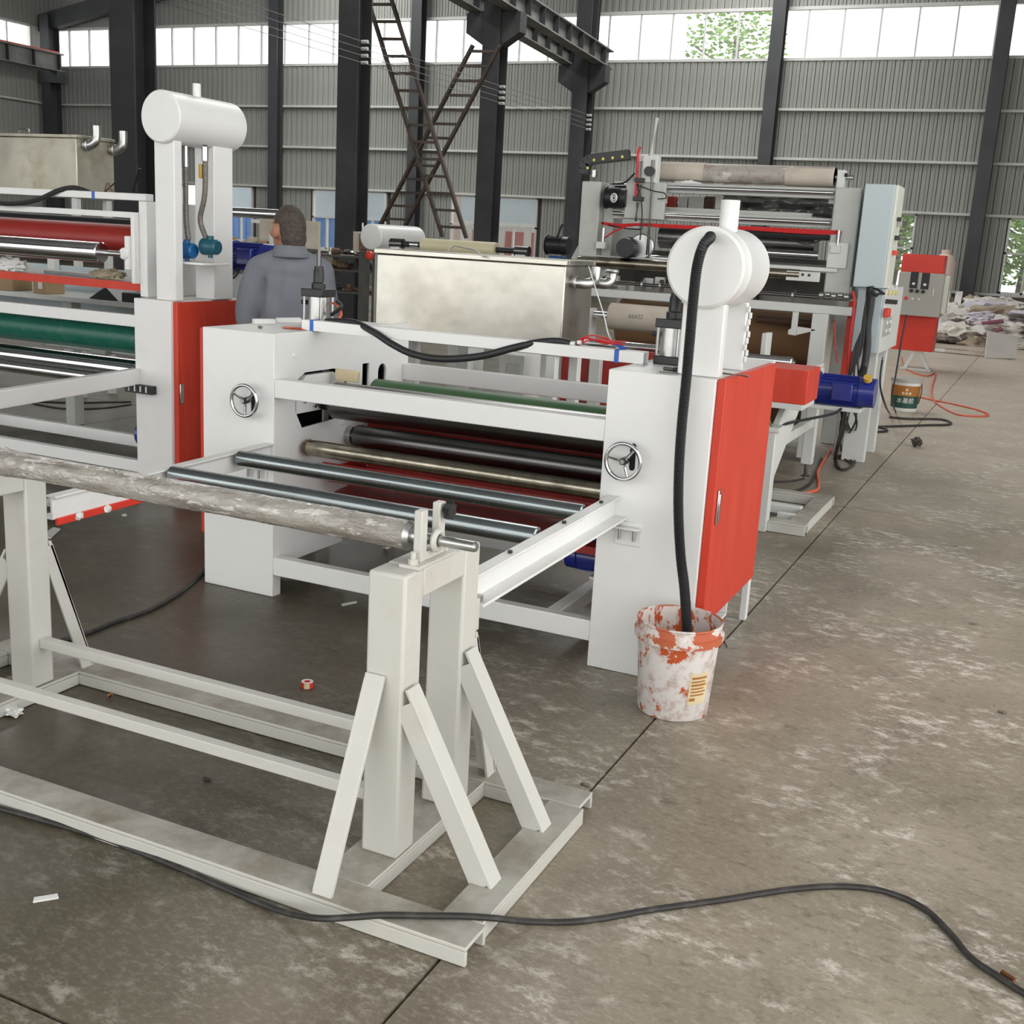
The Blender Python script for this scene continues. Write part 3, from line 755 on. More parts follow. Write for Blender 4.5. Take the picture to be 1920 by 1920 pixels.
# bearing brackets
for xo, side in ((-1.40, 1), (-3.11, -1)):
    bx('bearing_plate', 'cream_paint', st, xo-0.032, xo+0.030, 2.468, 2.672, 0.852, 0.862, 0.002)
    b = BM(); box(b, xo-0.012, xo+0.012, 2.505, 2.538, 0.862, 1.000); box(b, xo-0.012, xo+0.012, 2.602, 2.635, 0.862, 1.005)
    box(b, xo-0.012, xo+0.012, 2.538, 2.602, 0.862, 0.885)
    fork = obj('bearing_fork', b, 'cream_paint', st, bev=0.003)
    for yy in (2.487, 2.653):
        b = BM(); cyl(b, (xo, yy, 0.862), (xo, yy, 0.876), 0.013, seg=6); cyl(b, (xo, yy, 0.876), (xo, yy, 0.895), 0.007, seg=10); obj('bolt', b, 'cream_paint', st)
    b = BM(); cyl(b, (xo+0.012, 2.62, 0.985), (xo+0.025, 2.62, 0.985), 0.006, seg=10)
    prism(b, [(2.62+(0.026 if k % 2 else 0.018)*math.cos(k*math.pi/7), 0.985+(0.026 if k % 2 else 0.018)*math.sin(k*math.pi/7)) for k in range(14)], 0, xo+0.022, xo+0.040); obj('clamp_knob', b, 'black_plastic', fork)
b = BM(); torus(b, (-1.375, 2.57, 0.912), (1, 0, 0), 0.024, 0.009, 24, 8); obj('lock_collar', b, 'cream_paint', st)
# bracket that carries the guide arm on the rear post
bx('arm_lug', 'cream_paint', st, -1.44, -1.40, 2.8305, 2.90, 0.56, 0.66, 0.003)

# film-wrapped roller lying in the forks
rl = thing('wrapped_roller', 'long steel roller wrapped in crinkled clear film on the foreground stand', 'roller', (-2.27, 2.57, 0.87))
b = BM(); nx, ns = 420, 48; rings = []
X0, X1 = -3.04, -1.462
for i in range(nx+1):
    xx = X0+(X1-X0)*i/nx; ring = []
    for k in range(ns):
        a = 2*math.pi*k/ns
        w = noise.noise(Vector((xx*7, math.cos(a)*1.5, math.sin(a)*1.5)))*0.0012+noise.noise(Vector((xx*30+a*6, math.cos(a)*4, math.sin(a)*4)))*0.0012+abs(noise.noise(Vector((xx*70+a*9, math.cos(a)*6, math.sin(a)*6))))*0.0010
        w += 0.006*max(0, 1-abs(i/nx-0.02)*9)*(1+noise.noise(Vector((xx*20, a*2, 1))))
        low = 0.006*max(0, -math.sin(a))*max(0, noise.noise(Vector((xx*3.1, 5, 0.3)))+0.35)
        r = 0.0395+w+low
        ring.append(b.verts.new((xx, 2.57+r*math.cos(a), 0.912+r*math.sin(a))))
    rings.append(ring)
for p, q in zip(rings[:-1], rings[1:]):
    for k in range(ns): b.faces.new((p[k], p[(k+1) % ns], q[(k+1) % ns], q[k]))
b.faces.new(rings[0][::-1]); b.faces.new(rings[-1])
obj('film_wrap', b, 'wrap_film', rl, ang=80)
b = BM(); cyl(b, (-1.462, 2.57, 0.912), (-1.448, 2.57, 0.912), 0.041, 0.032, seg=28); cyl(b, (-1.448, 2.57, 0.912), (-1.415, 2.57, 0.912), 0.022, seg=24); obj('end_cap', b, 'steel', rl)
b = BM(); cyl(b, (-1.4149, 2.57, 0.912), (-1.265, 2.57, 0.912), 0.0145, seg=20); cyl(b, (-1.265, 2.57, 0.912), (-1.258, 2.57, 0.912), 0.0145, 0.011, seg=20); obj('shaft', b, 'steel', rl)
cy('shaft', 'steel', rl, (-3.25, 2.57, 0.912), (-3.05, 2.57, 0.912), 0.0145, seg=16)
# crumpled film hanging off the far foot of the stand
b = BM(); P = [az(8, 1335, 0.0), az(22, 1352, 0.0), az(38, 1352, 0.0), az(34, 1338, 0), az(20, 1330, 0)]
c0 = sum(P, Vector())/len(P)
for k in range(26):
    a = 2*math.pi*k/26
def crumple(c, rx, ry, rz, seed, sub=3, amp=0.35, freq=3.0):
    b = BM(); bmesh.ops.create_icosphere(b, subdivisions=sub, radius=1.0)
    sd = Vector((seed*3.1, seed*1.7, seed*0.9))
    for v in b.verts:
        n_ = noise.noise(v.co*freq+sd); n2 = noise.noise(v.co*freq*2.7+sd*2)
        q = v.co*(1+amp*n_+amp*0.5*n2)
        v.co = Vector((c[0]+q.x*rx, c[1]+q.y*ry, c[2]+q.z*rz))
    return b
tag(obj('film_scrap', crumple((c0.x, c0.y, 0.016), 0.035, 0.025, 0.014, 3, 3, 0.6, 2), 'white_plastic', ang=25), 'small crumpled clear film scrap on floor beside the stand foot', 'film scrap')

# ================================================================ coating machine
MY = 4.18
mc = thing('coating_machine', 'large white roller coating machine with red side doors, handwheels and a white drum', 'machine', (-2.3, 4.7, 0))
HT = 1.225
def arc_pts(cx, cz, r, a0, a1, n=8): return [(cx+r*math.cos(math.radians(a0+(a1-a0)*i/n)), cz+r*math.sin(math.radians(a0+(a1-a0)*i/n))) for i in range(n+1)]
side_outline = [(MY+0.012, 0.001), (4.24, 0.001), (4.24, 0.145), (4.76, 0.145), (4.76, 0.385), (5.20, 0.385), (5.20, 0.001), (5.37, 0.001), (5.37, HT), (MY+0.012, HT)]
slot = arc_pts(4.46, 0.905, 0.125, 90, 270, 12)+arc_pts(4.70, 0.905, 0.125, -90, 90, 12)
slot = [(4.345+0.0, 0.86), (4.40, 0.775), (4.68, 0.785), (4.76, 0.86), (4.78, 0.95), (4.74, 1.02), (4.66, 1.036), (4.42, 1.036), (4.345, 1.0)]
rect_h = [(4.915, 0.90), (4.98, 0.90), (4.98, 1.040), (4.915, 1.040)]
arch_h = [(5.065, 0.90), (5.150, 0.90)]+arc_pts(5.1075, 0.985, 0.0425, 0, 180, 8)
low_slot = [(4.36, 0.45), (4.62, 0.40), (4.62, 0.52), (4.40, 0.52)]
ol = obj('side_plate', plate_mesh([side_outline, slot, rect_h, arch_h], 0, -3.12, -3.10), 'white_paint', mc, smooth=False)
orr = obj('side_plate', plate_mesh([side_outline, slot, rect_h, arch_h], 0, -1.515, -1.495), 'white_paint', mc, smooth=False)
def cabinet(xa, xb, inner, door_side):
    b = BM()
    # front skin, top skin, dark interior back and outer frame
    box(b, xa, xb, MY, MY+0.0115, 0.001, HT)
    t0, t1 = (xa, xb-0.021) if inner == 'r' else (xa+0.021, xb)
    box(b, t0, t1, MY+0.012, 5.20, HT-0.012, HT)
    box(b, t0, t1, 5.19, 5.20, 0.385, HT-0.0125)
    xo = xa if door_side < 0 else xb
    box(b, xo-0.006 if door_side < 0 else xo-0.012, xo+0.012 if door_side < 0 else xo, MY+0.012, MY+0.06, 0.001, HT-0.0125)
    box(b, xo-0.0 if door_side < 0 else xo-0.03, xo+0.03 if door_side < 0 else xo, 5.14, 5.189, 0.001, HT-0.0125)
    box(b, t0, t1, MY+0.0125, 4.755, 0.14, 0.15); box(b, t0, t1, 4.745, 4.755, 0.151, 0.384); box(b, t0, t1, 4.7555, 5.189, 0.385, 0.393)
    return obj('cabinet_body', b, 'white_paint', mc, bev=0.0025)
cabinet(-3.50, -3.10, 'r', -1)
b = BM(); box(b, -3.492, -3.484, MY+0.07, 5.13, 0.40, HT-0.02); box(b, -3.48, -3.13, 5.17, 5.18, 0.40, HT-0.02); obj('interior_shade_sheet', b, 'black_plastic', mc)  # black sheets added to stand in for shade inside the cabinet
cabinet(-1.515, -1.090, 'l', 1)
dR = bx('cabinet_door', 'red_paint', mc, -1.089, -1.055, 4.200, 5.055, 0.245, 1.228, 0.004)
tag(dR, 'red steel door with chrome pull on the right side')
b = BM(); box(b, -1.0545, -1.047, 4.232, 4.258, 0.66, 0.80); box(b, -1.047, -1.042, 4.236, 4.254, 0.675, 0.785); obj('handle', b, 'chrome', dR, bev=0.003)
dL = bx('cabinet_door', 'red_paint', mc, -3.535, -3.508, 4.200, 5.055, 0.245, 1.218, 0.004)
b = BM(); box(b, -3.545, -3.5355, 4.232, 4.258, 0.66, 0.80); obj('handle', b, 'chrome', dL, bev=0.003)
# beams between the two side plates
bx('front_beam', 'white_paint', mc, -3.0995, -1.5155, MY+0.001, MY+0.06, 0.940, 1.026, 0.004)
bx('lower_front_beam', 'white_paint', mc, -3.0995, -1.5155, MY+0.001, MY+0.055, 0.107, 0.194, 0.004)
bx('rear_beam', 'white_paint', mc, -3.0995, -1.5155, 5.315, 5.37, 0.925, 1.012, 0.004)
bx('lower_rear_beam', 'white_paint', mc, -3.0995, -1.5155, 5.21, 5.26, 0.11, 0.20, 0.004)
bx('floor_rail', 'white_paint', mc, -1.735, -1.675, MY+0.056, 5.209, 0.125, 0.19, 0.004)
tb = BM(); box(tb, -3.16, -1.475, 4.47, 4.474, 1.2255, 1.274); box(tb, -3.16, -1.475, 4.474, 4.535, 1.270, 1.274); box(tb, -3.16, -1.475, 4.531, 4.535, 1.2255, 1.270)
obj('cable_trunk', tb, 'white_paint', mc, bev=0.0015)
for p in ((-3.113, 0), (-1.63, 0)):
    pass
for xx in (-3.103, -1.592): 
    b = BM(); box(b, xx-0.010, xx+0.010, 4.4685, 4.4698, 1.222, 1.2748); box(b, xx-0.010, xx+0.010, 4.4685, 4.5365, 1.2742, 1.2756); obj('tape_band', b, 'tape_blue', mc, smooth=False)
# rollers
def roller(name, m, parent, x0, x1, yy, zz, r, shaft=0.02, ms='steel', cap=True, ext=0.09, seg=40):
    b = BM(); ch = min(0.006, r*0.15)
    lathe(b, [(r-ch, x0), (r, x0+ch), (r, x1-ch), (r-ch, x1)], (0, yy, zz), seg=seg, axis=0)
    o = obj(name, b, m, parent, ang=30)
    if shaft:
        b = BM(); cyl(b, (x0-ext, yy, zz), (x0+0.004, yy, zz), shaft, seg=16); cyl(b, (x1-0.004, yy, zz), (x1+ext, yy, zz), shaft, seg=16); obj('shaft', b, ms, o)
    return o
roller('coating_roller', 'dark_steel', mc, -3.03, -1.56, 4.575, 0.897, 0.088, 0.035, ext=0.055)
roller('pressure_roller', 'dark_steel', mc, -3.05, -1.54, 4.80, 0.690, 0.058, 0.025, ext=0.04)
roller('metering_roller', 'oily_steel', mc, -3.06, -1.53, 4.40, 0.688, 0.038, 0.02, ext=0.03)
roller('rubber_roller', 'dull_green', mc, -3.03, -1.56, 4.93, 0.892, 0.078, 0.03, ext=0.055)
g1 = roller('guide_roller', 'zinc', mc, -3.088, -1.478, 3.495, 0.705, 0.034, 0.012, ext=0.0)
g2 = roller('guide_roller', 'zinc', mc, -3.088, -1.478, 3.92, 0.705, 0.034, 0.012, ext=0.0)
# greasy bearing lump at the end of the metering roller
obj('bearing_grease', crumple((-3.062, 4.40, 0.688), 0.026, 0.036, 0.036, 2, 4, 0.30, 5), 'junk_brown', mc, ang=20)
# bearing blocks and machined carriers inside the slot
for xx in (-3.098, -1.517):
    s = 1 if xx < -2 else -1
    b = BM(); prism(b, [(4.36, 0.845), (4.74, 0.845), (4.76, 0.97), (4.66, 1.020), (4.44, 1.020), (4.36, 0.96)], 0, xx-s*0.045, xx-s*0.005); o = obj('bearing_carrier', b, 'white_paint', mc, bev=0.003)
    for yy, zz in ((4.42, 0.90), (4.50, 0.87), (4.64, 0.90), (4.46, 0.98)):
        cy('bolt', 'steel', mc, (xx-s*0.006, yy, zz), (xx+s*0.006, yy, zz), 0.009, seg=6)
    cy('bearing_ring', 'dark_steel', mc, (xx-s*0.004, 4.575, 0.907), (xx+s*0.045, 4.575, 0.907), 0.062, seg=28)
    cy('bearing_ring', 'steel', mc, (xx-s*0.002, 4.80, 0.690), (xx+s*0.03, 4.80, 0.690), 0.045, seg=24)
    for yy, zz in ((4.30, 0.60), (4.66, 0.60), (4.74, 0.76), (4.92, 0.72), (4.33, 1.12), (5.2, 1.12), (5.22, 0.86)):
        cy('bolt', 'white_paint', mc, (xx-s*0.003, yy, zz), (xx+s*0.008, yy, zz), 0.010, seg=6)
# doctor blade bar and glue trays
b = BM(); prism(b, [(4.90, 0.785), (4.975, 0.80), (4.975, 0.812), (4.90, 0.797)], 0, -3.04, -1.54); obj('doctor_blade', b, 'steel', mc, bev=0.001)
b = BM(); prism(b, [(4.96, 0.60), (4.98, 0.60), (4.98, 0.90), (4.96, 0.90)], 0, -3.09, -1.52); obj('rear_splash_plate', b, 'dark_red_paint', mc)
b = BM(); prism(b, [(4.50, 0.60), (4.55, 0.50), (4.90, 0.50), (4.96, 0.60), (4.95, 0.605), (4.895, 0.51), (4.555, 0.51), (4.51, 0.605)], 0, -3.05, -1.53); box(b, -3.05, -3.044, 4.56, 4.89, 0.50, 0.57); box(b, -1.536, -1.53, 4.56, 4.89, 0.50, 0.57); obj('glue_tray', b, 'dark_red_paint', mc)
b = BM(); prism(b, [(4.44, 0.395), (5.10, 0.455), (5.10, 0.51), (5.094, 0.51), (5.094, 0.462), (4.446, 0.402), (4.446, 0.43), (4.44, 0.43)], 0, -3.09, -1.52); obj('drip_tray', b, 'dark_red_paint', mc)
b = BM(); box(b, -3.04, -1.53, 4.50, 4.508, 0.52, 0.565); obj('tray_lip', b, 'dark_red_paint', mc)
# guide arms
b = BM()
bar(b, (-1.45, 2.905, 0.672), (-1.45, MY-0.001, 0.688), 0.010, 0.085)
bar(b, (-1.422, 2.905, 0.632), (-1.422, MY-0.001, 0.648), 0.062, 0.010)
bar(b, (-1.448, 2.905, 0.712), (-1.448, MY-0.001, 0.728), 0.048, 0.008)
obj('guide_arm', b, 'white_paint', mc, bev=0.002)
b = BM(); bar(b, (-3.12, 2.905, 0.672), (-3.12, MY-0.001, 0.688), 0.010, 0.085); bar(b, (-3.146, 2.905, 0.632), (-3.146, MY-0.001, 0.648), 0.060, 0.010); bar(b, (-3.122, 2.905, 0.712), (-3.122, MY-0.001, 0.728), 0.048, 0.008)
obj('guide_arm', b, 'white_paint', mc, bev=0.002)
b = BM(); bar(b, (-3.113, 2.92, 0.618), (-3.113, 3.75, 0.628), 0.012, 0.026); rs_ = obj('red_edge_strip', b, 'bright_red', mc, bev=0.002)
for k, yy in enumerate((3.02, 3.16)): obj('foam_dab', crumple((-3.104, yy, 0.622), 0.010, 0.018, 0.016, 11+k, 2, 0.4, 2), 'white_plastic', rs_, ang=40)
for yy in (3.2, 3.65, 4.02):
    for xx in (-1.448,):
        cy('screw_hole', 'black_plastic', mc, (xx, yy, 0.705+0.016*(yy-2.9)/1.27+0.012), (xx, yy, 0.713+0.016*(yy-2.9)/1.27+0.0125), 0.008, seg=10)
cy('arm_bolt', 'steel', mc, (-1.425, 2.93, 0.637), (-1.425, 2.93, 0.655), 0.018, seg=6)
for xx in (-1.38, -3.19):
    b = BM(); box(b, xx-0.055, xx+0.055, MY-0.010, MY-0.001, 0.540, 0.635); box(b, xx-0.055, xx+0.055, MY-0.055, MY-0.010, 0.612, 0.620)
    br = obj('arm_bracket', b, 'white_paint', mc, bev=0.002)
    for s in (-0.03, 0.03): cy('bolt', 'steel', br, (xx+s, MY-0.028, 0.565), (xx+s, MY-0.028, 0.611), 0.006, seg=8)
# handwheels with the oval slots behind them
def handwheel(cx, cz, rot, sx, sz):
    b = BM(); prism(b, [(cx+sx+0.012*math.cos(a), cz+sz+0.042*(1 if math.sin(a) > 0 else -1)+0.012*math.sin(a)) for a in [2*math.pi*k/20 for k in range(20)]], 1, MY-0.002, MY+0.004)
    obj('slot_opening', b, 'black_hole', mc, smooth=False)
    yy = MY-0.055
    b = BM(); torus(b, (cx, yy, cz), (0, 1, 0), 0.070, 0.0085, 48, 12)
    hw = obj('handwheel', b, 'chrome', mc)
    for k in range(3):
        a = rot+k*2*math.pi/3
        b = BM(); p = Vector((cx+0.012*math.cos(a), yy+0.006, cz+0.012*math.sin(a))); q = Vector((cx+0.066*math.cos(a), yy, cz+0.066*math.sin(a))); tube(b, [p, (p+q)/2, q], 0.005, seg=8, n=2, rad=lambda t: 0.0075-0.003*t); obj('spoke', b, 'chrome', hw)
    cy('shaft', 'steel', hw, (cx, yy, cz), (cx, MY-0.003, cz), 0.010, seg=14)
    b = BM(); lathe(b, [(0.016, 0.0), (0.016, 0.012), (0.012, 0.016)], (cx, yy+0.012, cz), seg=6, axis=1); cyl(b, (cx, yy-0.008, cz), (cx, yy+0.014, cz), 0.015, seg=6); obj('hub', b, 'black_plastic', hw)
    cy('hub_nut', 'chrome', hw, (cx, yy-0.013, cz), (cx, yy-0.008, cz), 0.009, seg=12)
handwheel(-1.409, 0.882, math.radians(170), -1.390+1.409-0.0, 0.012)
handwheel(-3.222, 0.920, math.radians(155), 0.010, -0.012)
# air cylinders on the cabinets
def air_cylinder(cx, cy_, top):
    b = BM(); 
    for sx in (-1, 1):
        for sy in (-1, 1): cyl(b, (cx+sx*0.048, cy_+sy*0.048, HT+0.03), (cx+sx*0.048, cy_+sy*0.048, HT+0.15), 0.006, seg=8)
    cyl(b, (cx, cy_, HT+0.03), (cx, cy_, HT+0.15), 0.050, seg=28)
    o = obj('air_cylinder', b, 'steel', mc)
    bx('end_block', 'black_plastic', o, cx-0.058, cx+0.058, cy_-0.058, cy_+0.058, HT+0.0005, HT+0.035, 0.004)
    bx('end_block', 'black_plastic', o, cx-0.060, cx+0.060, cy_-0.060, cy_+0.060, HT+0.150, HT+0.188, 0.004)
    b = BM(); lathe(b, [(0.034, 0), (0.034, 0.025), (0.026, 0.03), (0.025, 0.085), (0.022, 0.09), (0.022, 0.105)], (cx, cy_, HT+0.188), seg=14); obj('stroke_adjuster', b, 'black_plastic', o)
    if top: cy('rod', 'dark_steel', o, (cx, cy_, HT+0.29), (cx, cy_, HT+0.365), 0.011, seg=10)
    cy('port_fitting', 'black_plastic', o, (cx-0.058, cy_-0.01, HT+0.12), (cx-0.085, cy_-0.01, HT+0.12), 0.012, seg=10)
air_cylinder(-3.17, 4.62, True)
air_cylinder(-1.40, 4.60, False)
# white drum on two posts over the right cabinet
dk = Vector((-1.182, 4.215, 1.632))
b = BM(); box(b, -1.262, -1.098, 4.245, 4.30, HT+0.0005, 1.50); obj('drum_post', b, 'white_paint', mc, bev=0.006)
b = BM(); box(b, -1.262, -1.098, 4.60, 4.625, HT+0.0005, 1.50); obj('drum_post', b, 'white_paint', mc, bev=0.006)
b = BM(); lathe(b, [(0.140, 0.0), (0.150, 0.008), (0.150, 0.10), (0.1515, 0.103), (0.1515, 0.107), (0.150, 0.11), (0.150, 0.405), (0.140, 0.413)], dk, seg=56, axis=1)
dr = obj('drum', b, 'white_paint', mc, ang=30)
b = BM(); lathe(b, [(0.036, 0.0), (0.036, 0.115), (0.030, 0.115), (0.030, 0.02)], (dk.x+0.035, 4.36, dk.z+0.135), seg=24); obj('filler_neck', b, 'white_paint', dr)
b = BM(); 
for k in range(9):
    a = k/8; box(b, -1.097, -1.085, 4.606+0.02*math.sin(k*2.1), 4.618+0.02*math.sin(k*2.1), 1.26+0.025*k, 1.285+0.025*k)
obj('weld_plate', b, 'white_paint', mc, bev=0.003)
# small blue motor low down, between the plates
def motor(parent, c, axis, r, L, m, name='motor', fins=True, box_side=None):
    """finned electric motor with end bell, fan cowl, terminal box"""
    c = Vector(c); A = Vector(axis).normalized(); b = BM(); s, t = frame_of(A)
    cyl(b, c-A*L/2, c+A*L*0.22, r*0.92, seg=28); cyl(b, c+A*L*0.22, c+A*L/2, r, r*0.96, seg=28); cyl(b, c-A*L/2, c-A*(L/2-0.03*L), r*1.02, seg=28)
    o = obj(name, b, m, parent, bev=0.003)
    b = BM()
    for k in range(22):
        a = 2*math.pi*k/22; d = s*math.cos(a)+t*math.sin(a)
        bar(b, c-A*L*0.44+d*r*0.94, c+A*L*0.2+d*r*0.94, 0.06*r, 0.16*r, up=d)
    obj('fins', b, m, o)
    cy('flange', m, o, c-A*(L/2+0.03*L), c-A*L/2, r*1.12, seg=28)
    cy('shaft', 'steel', o, c-A*(L/2+0.12*L), c-A*(L/2+0.03*L), r*0.2, seg=14)
    if box_side is not None:
        d = Vector(box_side); u = A.cross(d).normalized(); b = BM()
        bar(b, c-A*L*0.22+d*r*1.08, c+A*L*0.14+d*r*1.08, r*1.1, r*0.42, up=d); obj('terminal_box', b, m, o, bev=0.006)
    return o
motor(mc, (-1.70, 4.62, 0.335), (-1, 0, 0), 0.065, 0.20, 'machine_blue', box_side=(0, 0, 1))
bx('motor_mount', 'white_paint', mc, -1.674, -1.52, 4.56, 4.68, 0.25, 0.262, 0.002)

# ---- things resting on the coating machine
cb = BM(); bar(cb, (-3.075, 4.64, 1.012), (-2.965, 4.67, 1.006), 0.04, 0.052)
tag(obj('packing_block', cb, 'cream_block', bev=0.003), 'small cream packing block resting on the coating roller by the slot', 'block')
for (pA, pB, lab_) in ((ax(475, 599, -3.475), ax(514, 601, -3.425), 'short white spacer bar on the left cabinet, nearer the red door'), (ax(520, 599, -3.455), ax(562, 599, -3.41), 'longer white spacer bar on the left cabinet, beside the air cylinder')):
    pA.z = pB.z = HT+0.0125; b = BM(); bar(b, pA, pB, 0.03, 0.024); tag(obj('spacer_bar', b, 'white_plastic', bev=0.002), lab_, 'bar', 'white spacer bars')
b = BM(); p = az(485, 613, HT+0.008); cyl(b, p, p+Vector((0.018, 0.0, 0)), 0.007, seg=6); tag(obj('hex_nut', b, 'steel'), 'tiny steel nut on top of the left cabinet', 'nut')
b = BM(); c = (-3.20, 4.42, HT+0.002)
bb = crumple((c[0], c[1]+0.06, HT+0.004), 0.06, 0.035, 0.004, 9, 3, 0.5, 2); tag(obj('paint_rag', bb, 'orange_wire', ang=60), 'flattened orange rag beside the left end of the cable trunk', 'rag')
# tools on the right cabinet
b = BM(); p = az(1245, 691, HT+0.012); cyl(b, p, p+Vector((0.045, -0.01, 0)), 0.008, seg=10); cyl(b, p+Vector((0.045, -0.01, 0)), p+Vector((0.058, -0.013, 0)), 0.013, seg=6); tag(obj('hex_bolt', b, 'dark_steel'), 'dark hex bolt lying on the right cabinet by the air cylinder', 'bolt')
b = BM(); p0 = az(1238, 697, HT+0.006); p1 = az(1316, 702, HT+0.006); dd = (p1-p0); nn = Vector((-dd.y, dd.x, 0)).normalized()*0.007
tube(b, [p0+dd*0.45-nn, p0+dd*0.03-nn, p0, p0+dd*0.03+nn, p0+dd*0.5+nn, p0+dd*0.97+nn, p1, p0+dd*0.97-nn, p0+dd*0.55-nn], 0.0022, seg=6, n=4); tag(obj('wire_clip', b, 'steel'), 'bent steel wire clip on the front edge of the right cabinet', 'clip')
b = BM(); p0 = az(1356, 700, HT+0.012); p1 = az(1404, 706, HT+0.012); tube(b, [p0, p1], 0.005, seg=8, n=0); tag(obj('steel_pin', b, 'steel'), 'thin steel pin sticking out over the red door top', 'pin')

# ---- black corrugated hose from the drum into the bucket
pts = [ay(1331, 444, 4.205), ay(1331, 446, 4.13), ay(1318, 462, 4.09), ay(1307, 500, 4.09), ay(1300, 560, 4.10), ay(1293, 640, 4.11), ay(1286, 720, 4.11), ay(1278, 800, 4.11), ay(1273, 880, 4.11), ay(1272, 960, 4.10), ay(1276, 1040, 4.07), ay(1283, 1100, 4.02), ay(1287, 1160, 3.96), ay(1288, 1205, 3.935)]
b = BM(); P = resample(pts, 0.0038); tube(b, P, 0.0205, seg=14, n=0, ridged=True)
tag(obj('corrugated_hose', b, 'black_rubber', ang=60), 'black corrugated hose hanging from the white drum into the paint bucket', 'hose')

# ---- paint bucket
bc = Vector((-1.075, 3.945, 0.0))
bk = thing('paint_bucket', 'white plastic paint bucket smeared with orange paint beside the red door', 'bucket', bc)
b = BM(); lathe(b, [(0.0, 0.006), (0.122, 0.006), (0.128, 0.001), (0.132, 0.006), (0.152, 0.300), (0.150, 0.300), (0.130, 0.012), (0.0, 0.012)], bc, seg=56); obj('shell', b, 'bucket_smeared', bk, ang=40)
b = BM(); lathe(b, [(0.1522, 0.288), (0.165, 0.290), (0.167, 0.318), (0.1575, 0.321), (0.1560, 0.350), (0.160, 0.354), (0.159, 0.360), (0.1535, 0.360), (0.1515, 0.295)], bc, seg=56, close=True); obj('rim', b, 'bucket_rim', bk, ang=30)
b = BM(); lathe(b, [(0.1498, 0.3), (0.1515, 0.356), (0.1525, 0.356), (0.1512, 0.30), (0.1312, 0.014), (0.1296, 0.014)], bc, seg=56, close=True); b2 = obj('inner_wall', b, 'bucket_inside', bk, ang=60)
# the paper label wrapped on the right flank
lab = BM()
def wrapquad(bm, c, r0, r1, z0, z1, a0, a1, n=10, off=0.0008):
    A = []; 
    for i in range(n+1):
        a = math.radians(a0+(a1-a0)*i/n)
        A.append((bm.verts.new((c[0]+(r0+off)*math.cos(a), c[1]+(r0+off)*math.sin(a), z0)), bm.verts.new((c[0]+(r1+off)*math.cos(a), c[1]+(r1+off)*math.sin(a), z1))))
    for p, q in zip(A[:-1], A[1:]): bm.faces.new((p[0], q[0], q[1], p[1]))
rad = lambda z: 0.132+(0.152-0.132)*(z-0.006)/(0.294)
wrapquad(lab, bc, rad(0.07), rad(0.195), 0.07, 0.195, -52, -18); obj('label', lab, 'cream_block', bk, fix=False)
inkb = BM()
for zz, h, a0, a1 in ((0.085, 0.012, -50, -40), (0.105, 0.006, -49, -24), (0.118, 0.006, -49, -22), (0.131, 0.006, -49, -26), (0.144, 0.008, -49, -22), (0.158, 0.006, -49, -25), (0.172, 0.008, -49, -22)):
    wrapquad(inkb, bc, rad(zz), rad(zz+h), zz, zz+h, a0, a1, 8, 0.0016)
obj('label_print', inkb, 'label_brown', bk, fix=False)
for a in (-78, -60): 
    aa = math.radians(a); cy('handle_boss', 'cream_block' if a < -70 else 'orange_wire', bk, bc+Vector((0.166*math.cos(aa), 0.166*math.sin(aa), 0.303)), bc+Vector((0.169*math.cos(aa), 0.169*math.sin(aa), 0.303)), 0.006, seg=10)

# ---- black cable loom along the cable trunk
pts = [ay(612, 603, 4.54), ay(640, 603, 4.52), ay(668, 606, 4.50), ay(700, 622, 4.46), ay(735, 645, 4.44), ay(775, 664, 4.44), ay(830, 673, 4.44), ay(900, 668, 4.44), ay(960, 653, 4.46), ay(1010, 642, 4.49), ay(1050, 640, 4.51), ay(1085, 649, 4.52)]
b = BM(); tube(b, pts, 0.016, seg=12, n=8); tag(obj('cable_loom', b, 'black_rubber'), 'thick black sleeved cable loom sagging below the cable trunk', 'cable')
rw_ = thing('wire_bundle', 'fan of loose red wires at the cable loom end on the trunk', 'wires', ay(1083, 648, 4.52))
for k in range(7):
    e = random.Random(k); b = BM(); p = ay(1083+e.uniform(-4, 4), 646+e.uniform(-4, 1), 4.505)
    tube(b, [p, p+Vector((0.04, e.uniform(-0.02, 0.02), 0.02+e.uniform(0, 0.02))), p+Vector((0.11, e.uniform(-0.03, 0.03), 0.02+e.uniform(-0.01, 0.02))), p+Vector((0.17+e.uniform(-0.03, 0.05), e.uniform(-0.02, 0.03), 0.006+e.uniform(0, 0.02)))], 0.003, seg=6, n=5)
    obj('wire', b, 'red_wire', rw_)
b = BM(); p = ay(1150, 644, 4.52); tube(b, [p, p+Vector((0.03, 0.0, -0.008)), p+Vector((0.055, 0, -0.018))], 0.007, seg=8, n=3); tag(obj('blue_sleeve', b, 'tape_blue'), 'short blue taped wire end on the cable trunk', 'wire end')
for k in range(3):
    b = BM(); p = ay(1070+13*k, 644-2*k, 4.50); cyl(b, p, p+Vector((0.02, 0, 0.002)), 0.009, seg=10); tag(obj('wire_connector', b, 'white_plastic'), 'small white wire connector at the loom end, %s' % ('left one', 'middle one', 'right one')[k], 'connector', 'white wire connectors')
b = BM(); tube(b, [ay(1104, 500, 5.9), ay(1118, 545, 5.4), ay(1132, 590, 4.9), ay(1142, 630, 4.6), ay(1160, 655, 4.53)], 0.003, seg=6, n=6); tag(obj('white_wire', b, 'white_plastic'), 'thin white wire running from the steel tank pipe down to the trunk', 'wire')
b = BM(); tube(b, [ay(622, 590, 4.62), ay(640, 575, 4.60), ay(632, 566, 4.62)], 0.010, seg=8, n=5); tag(obj('air_hose', b, 'black_rubber'), 'short black air hose beside the left air cylinder', 'hose')
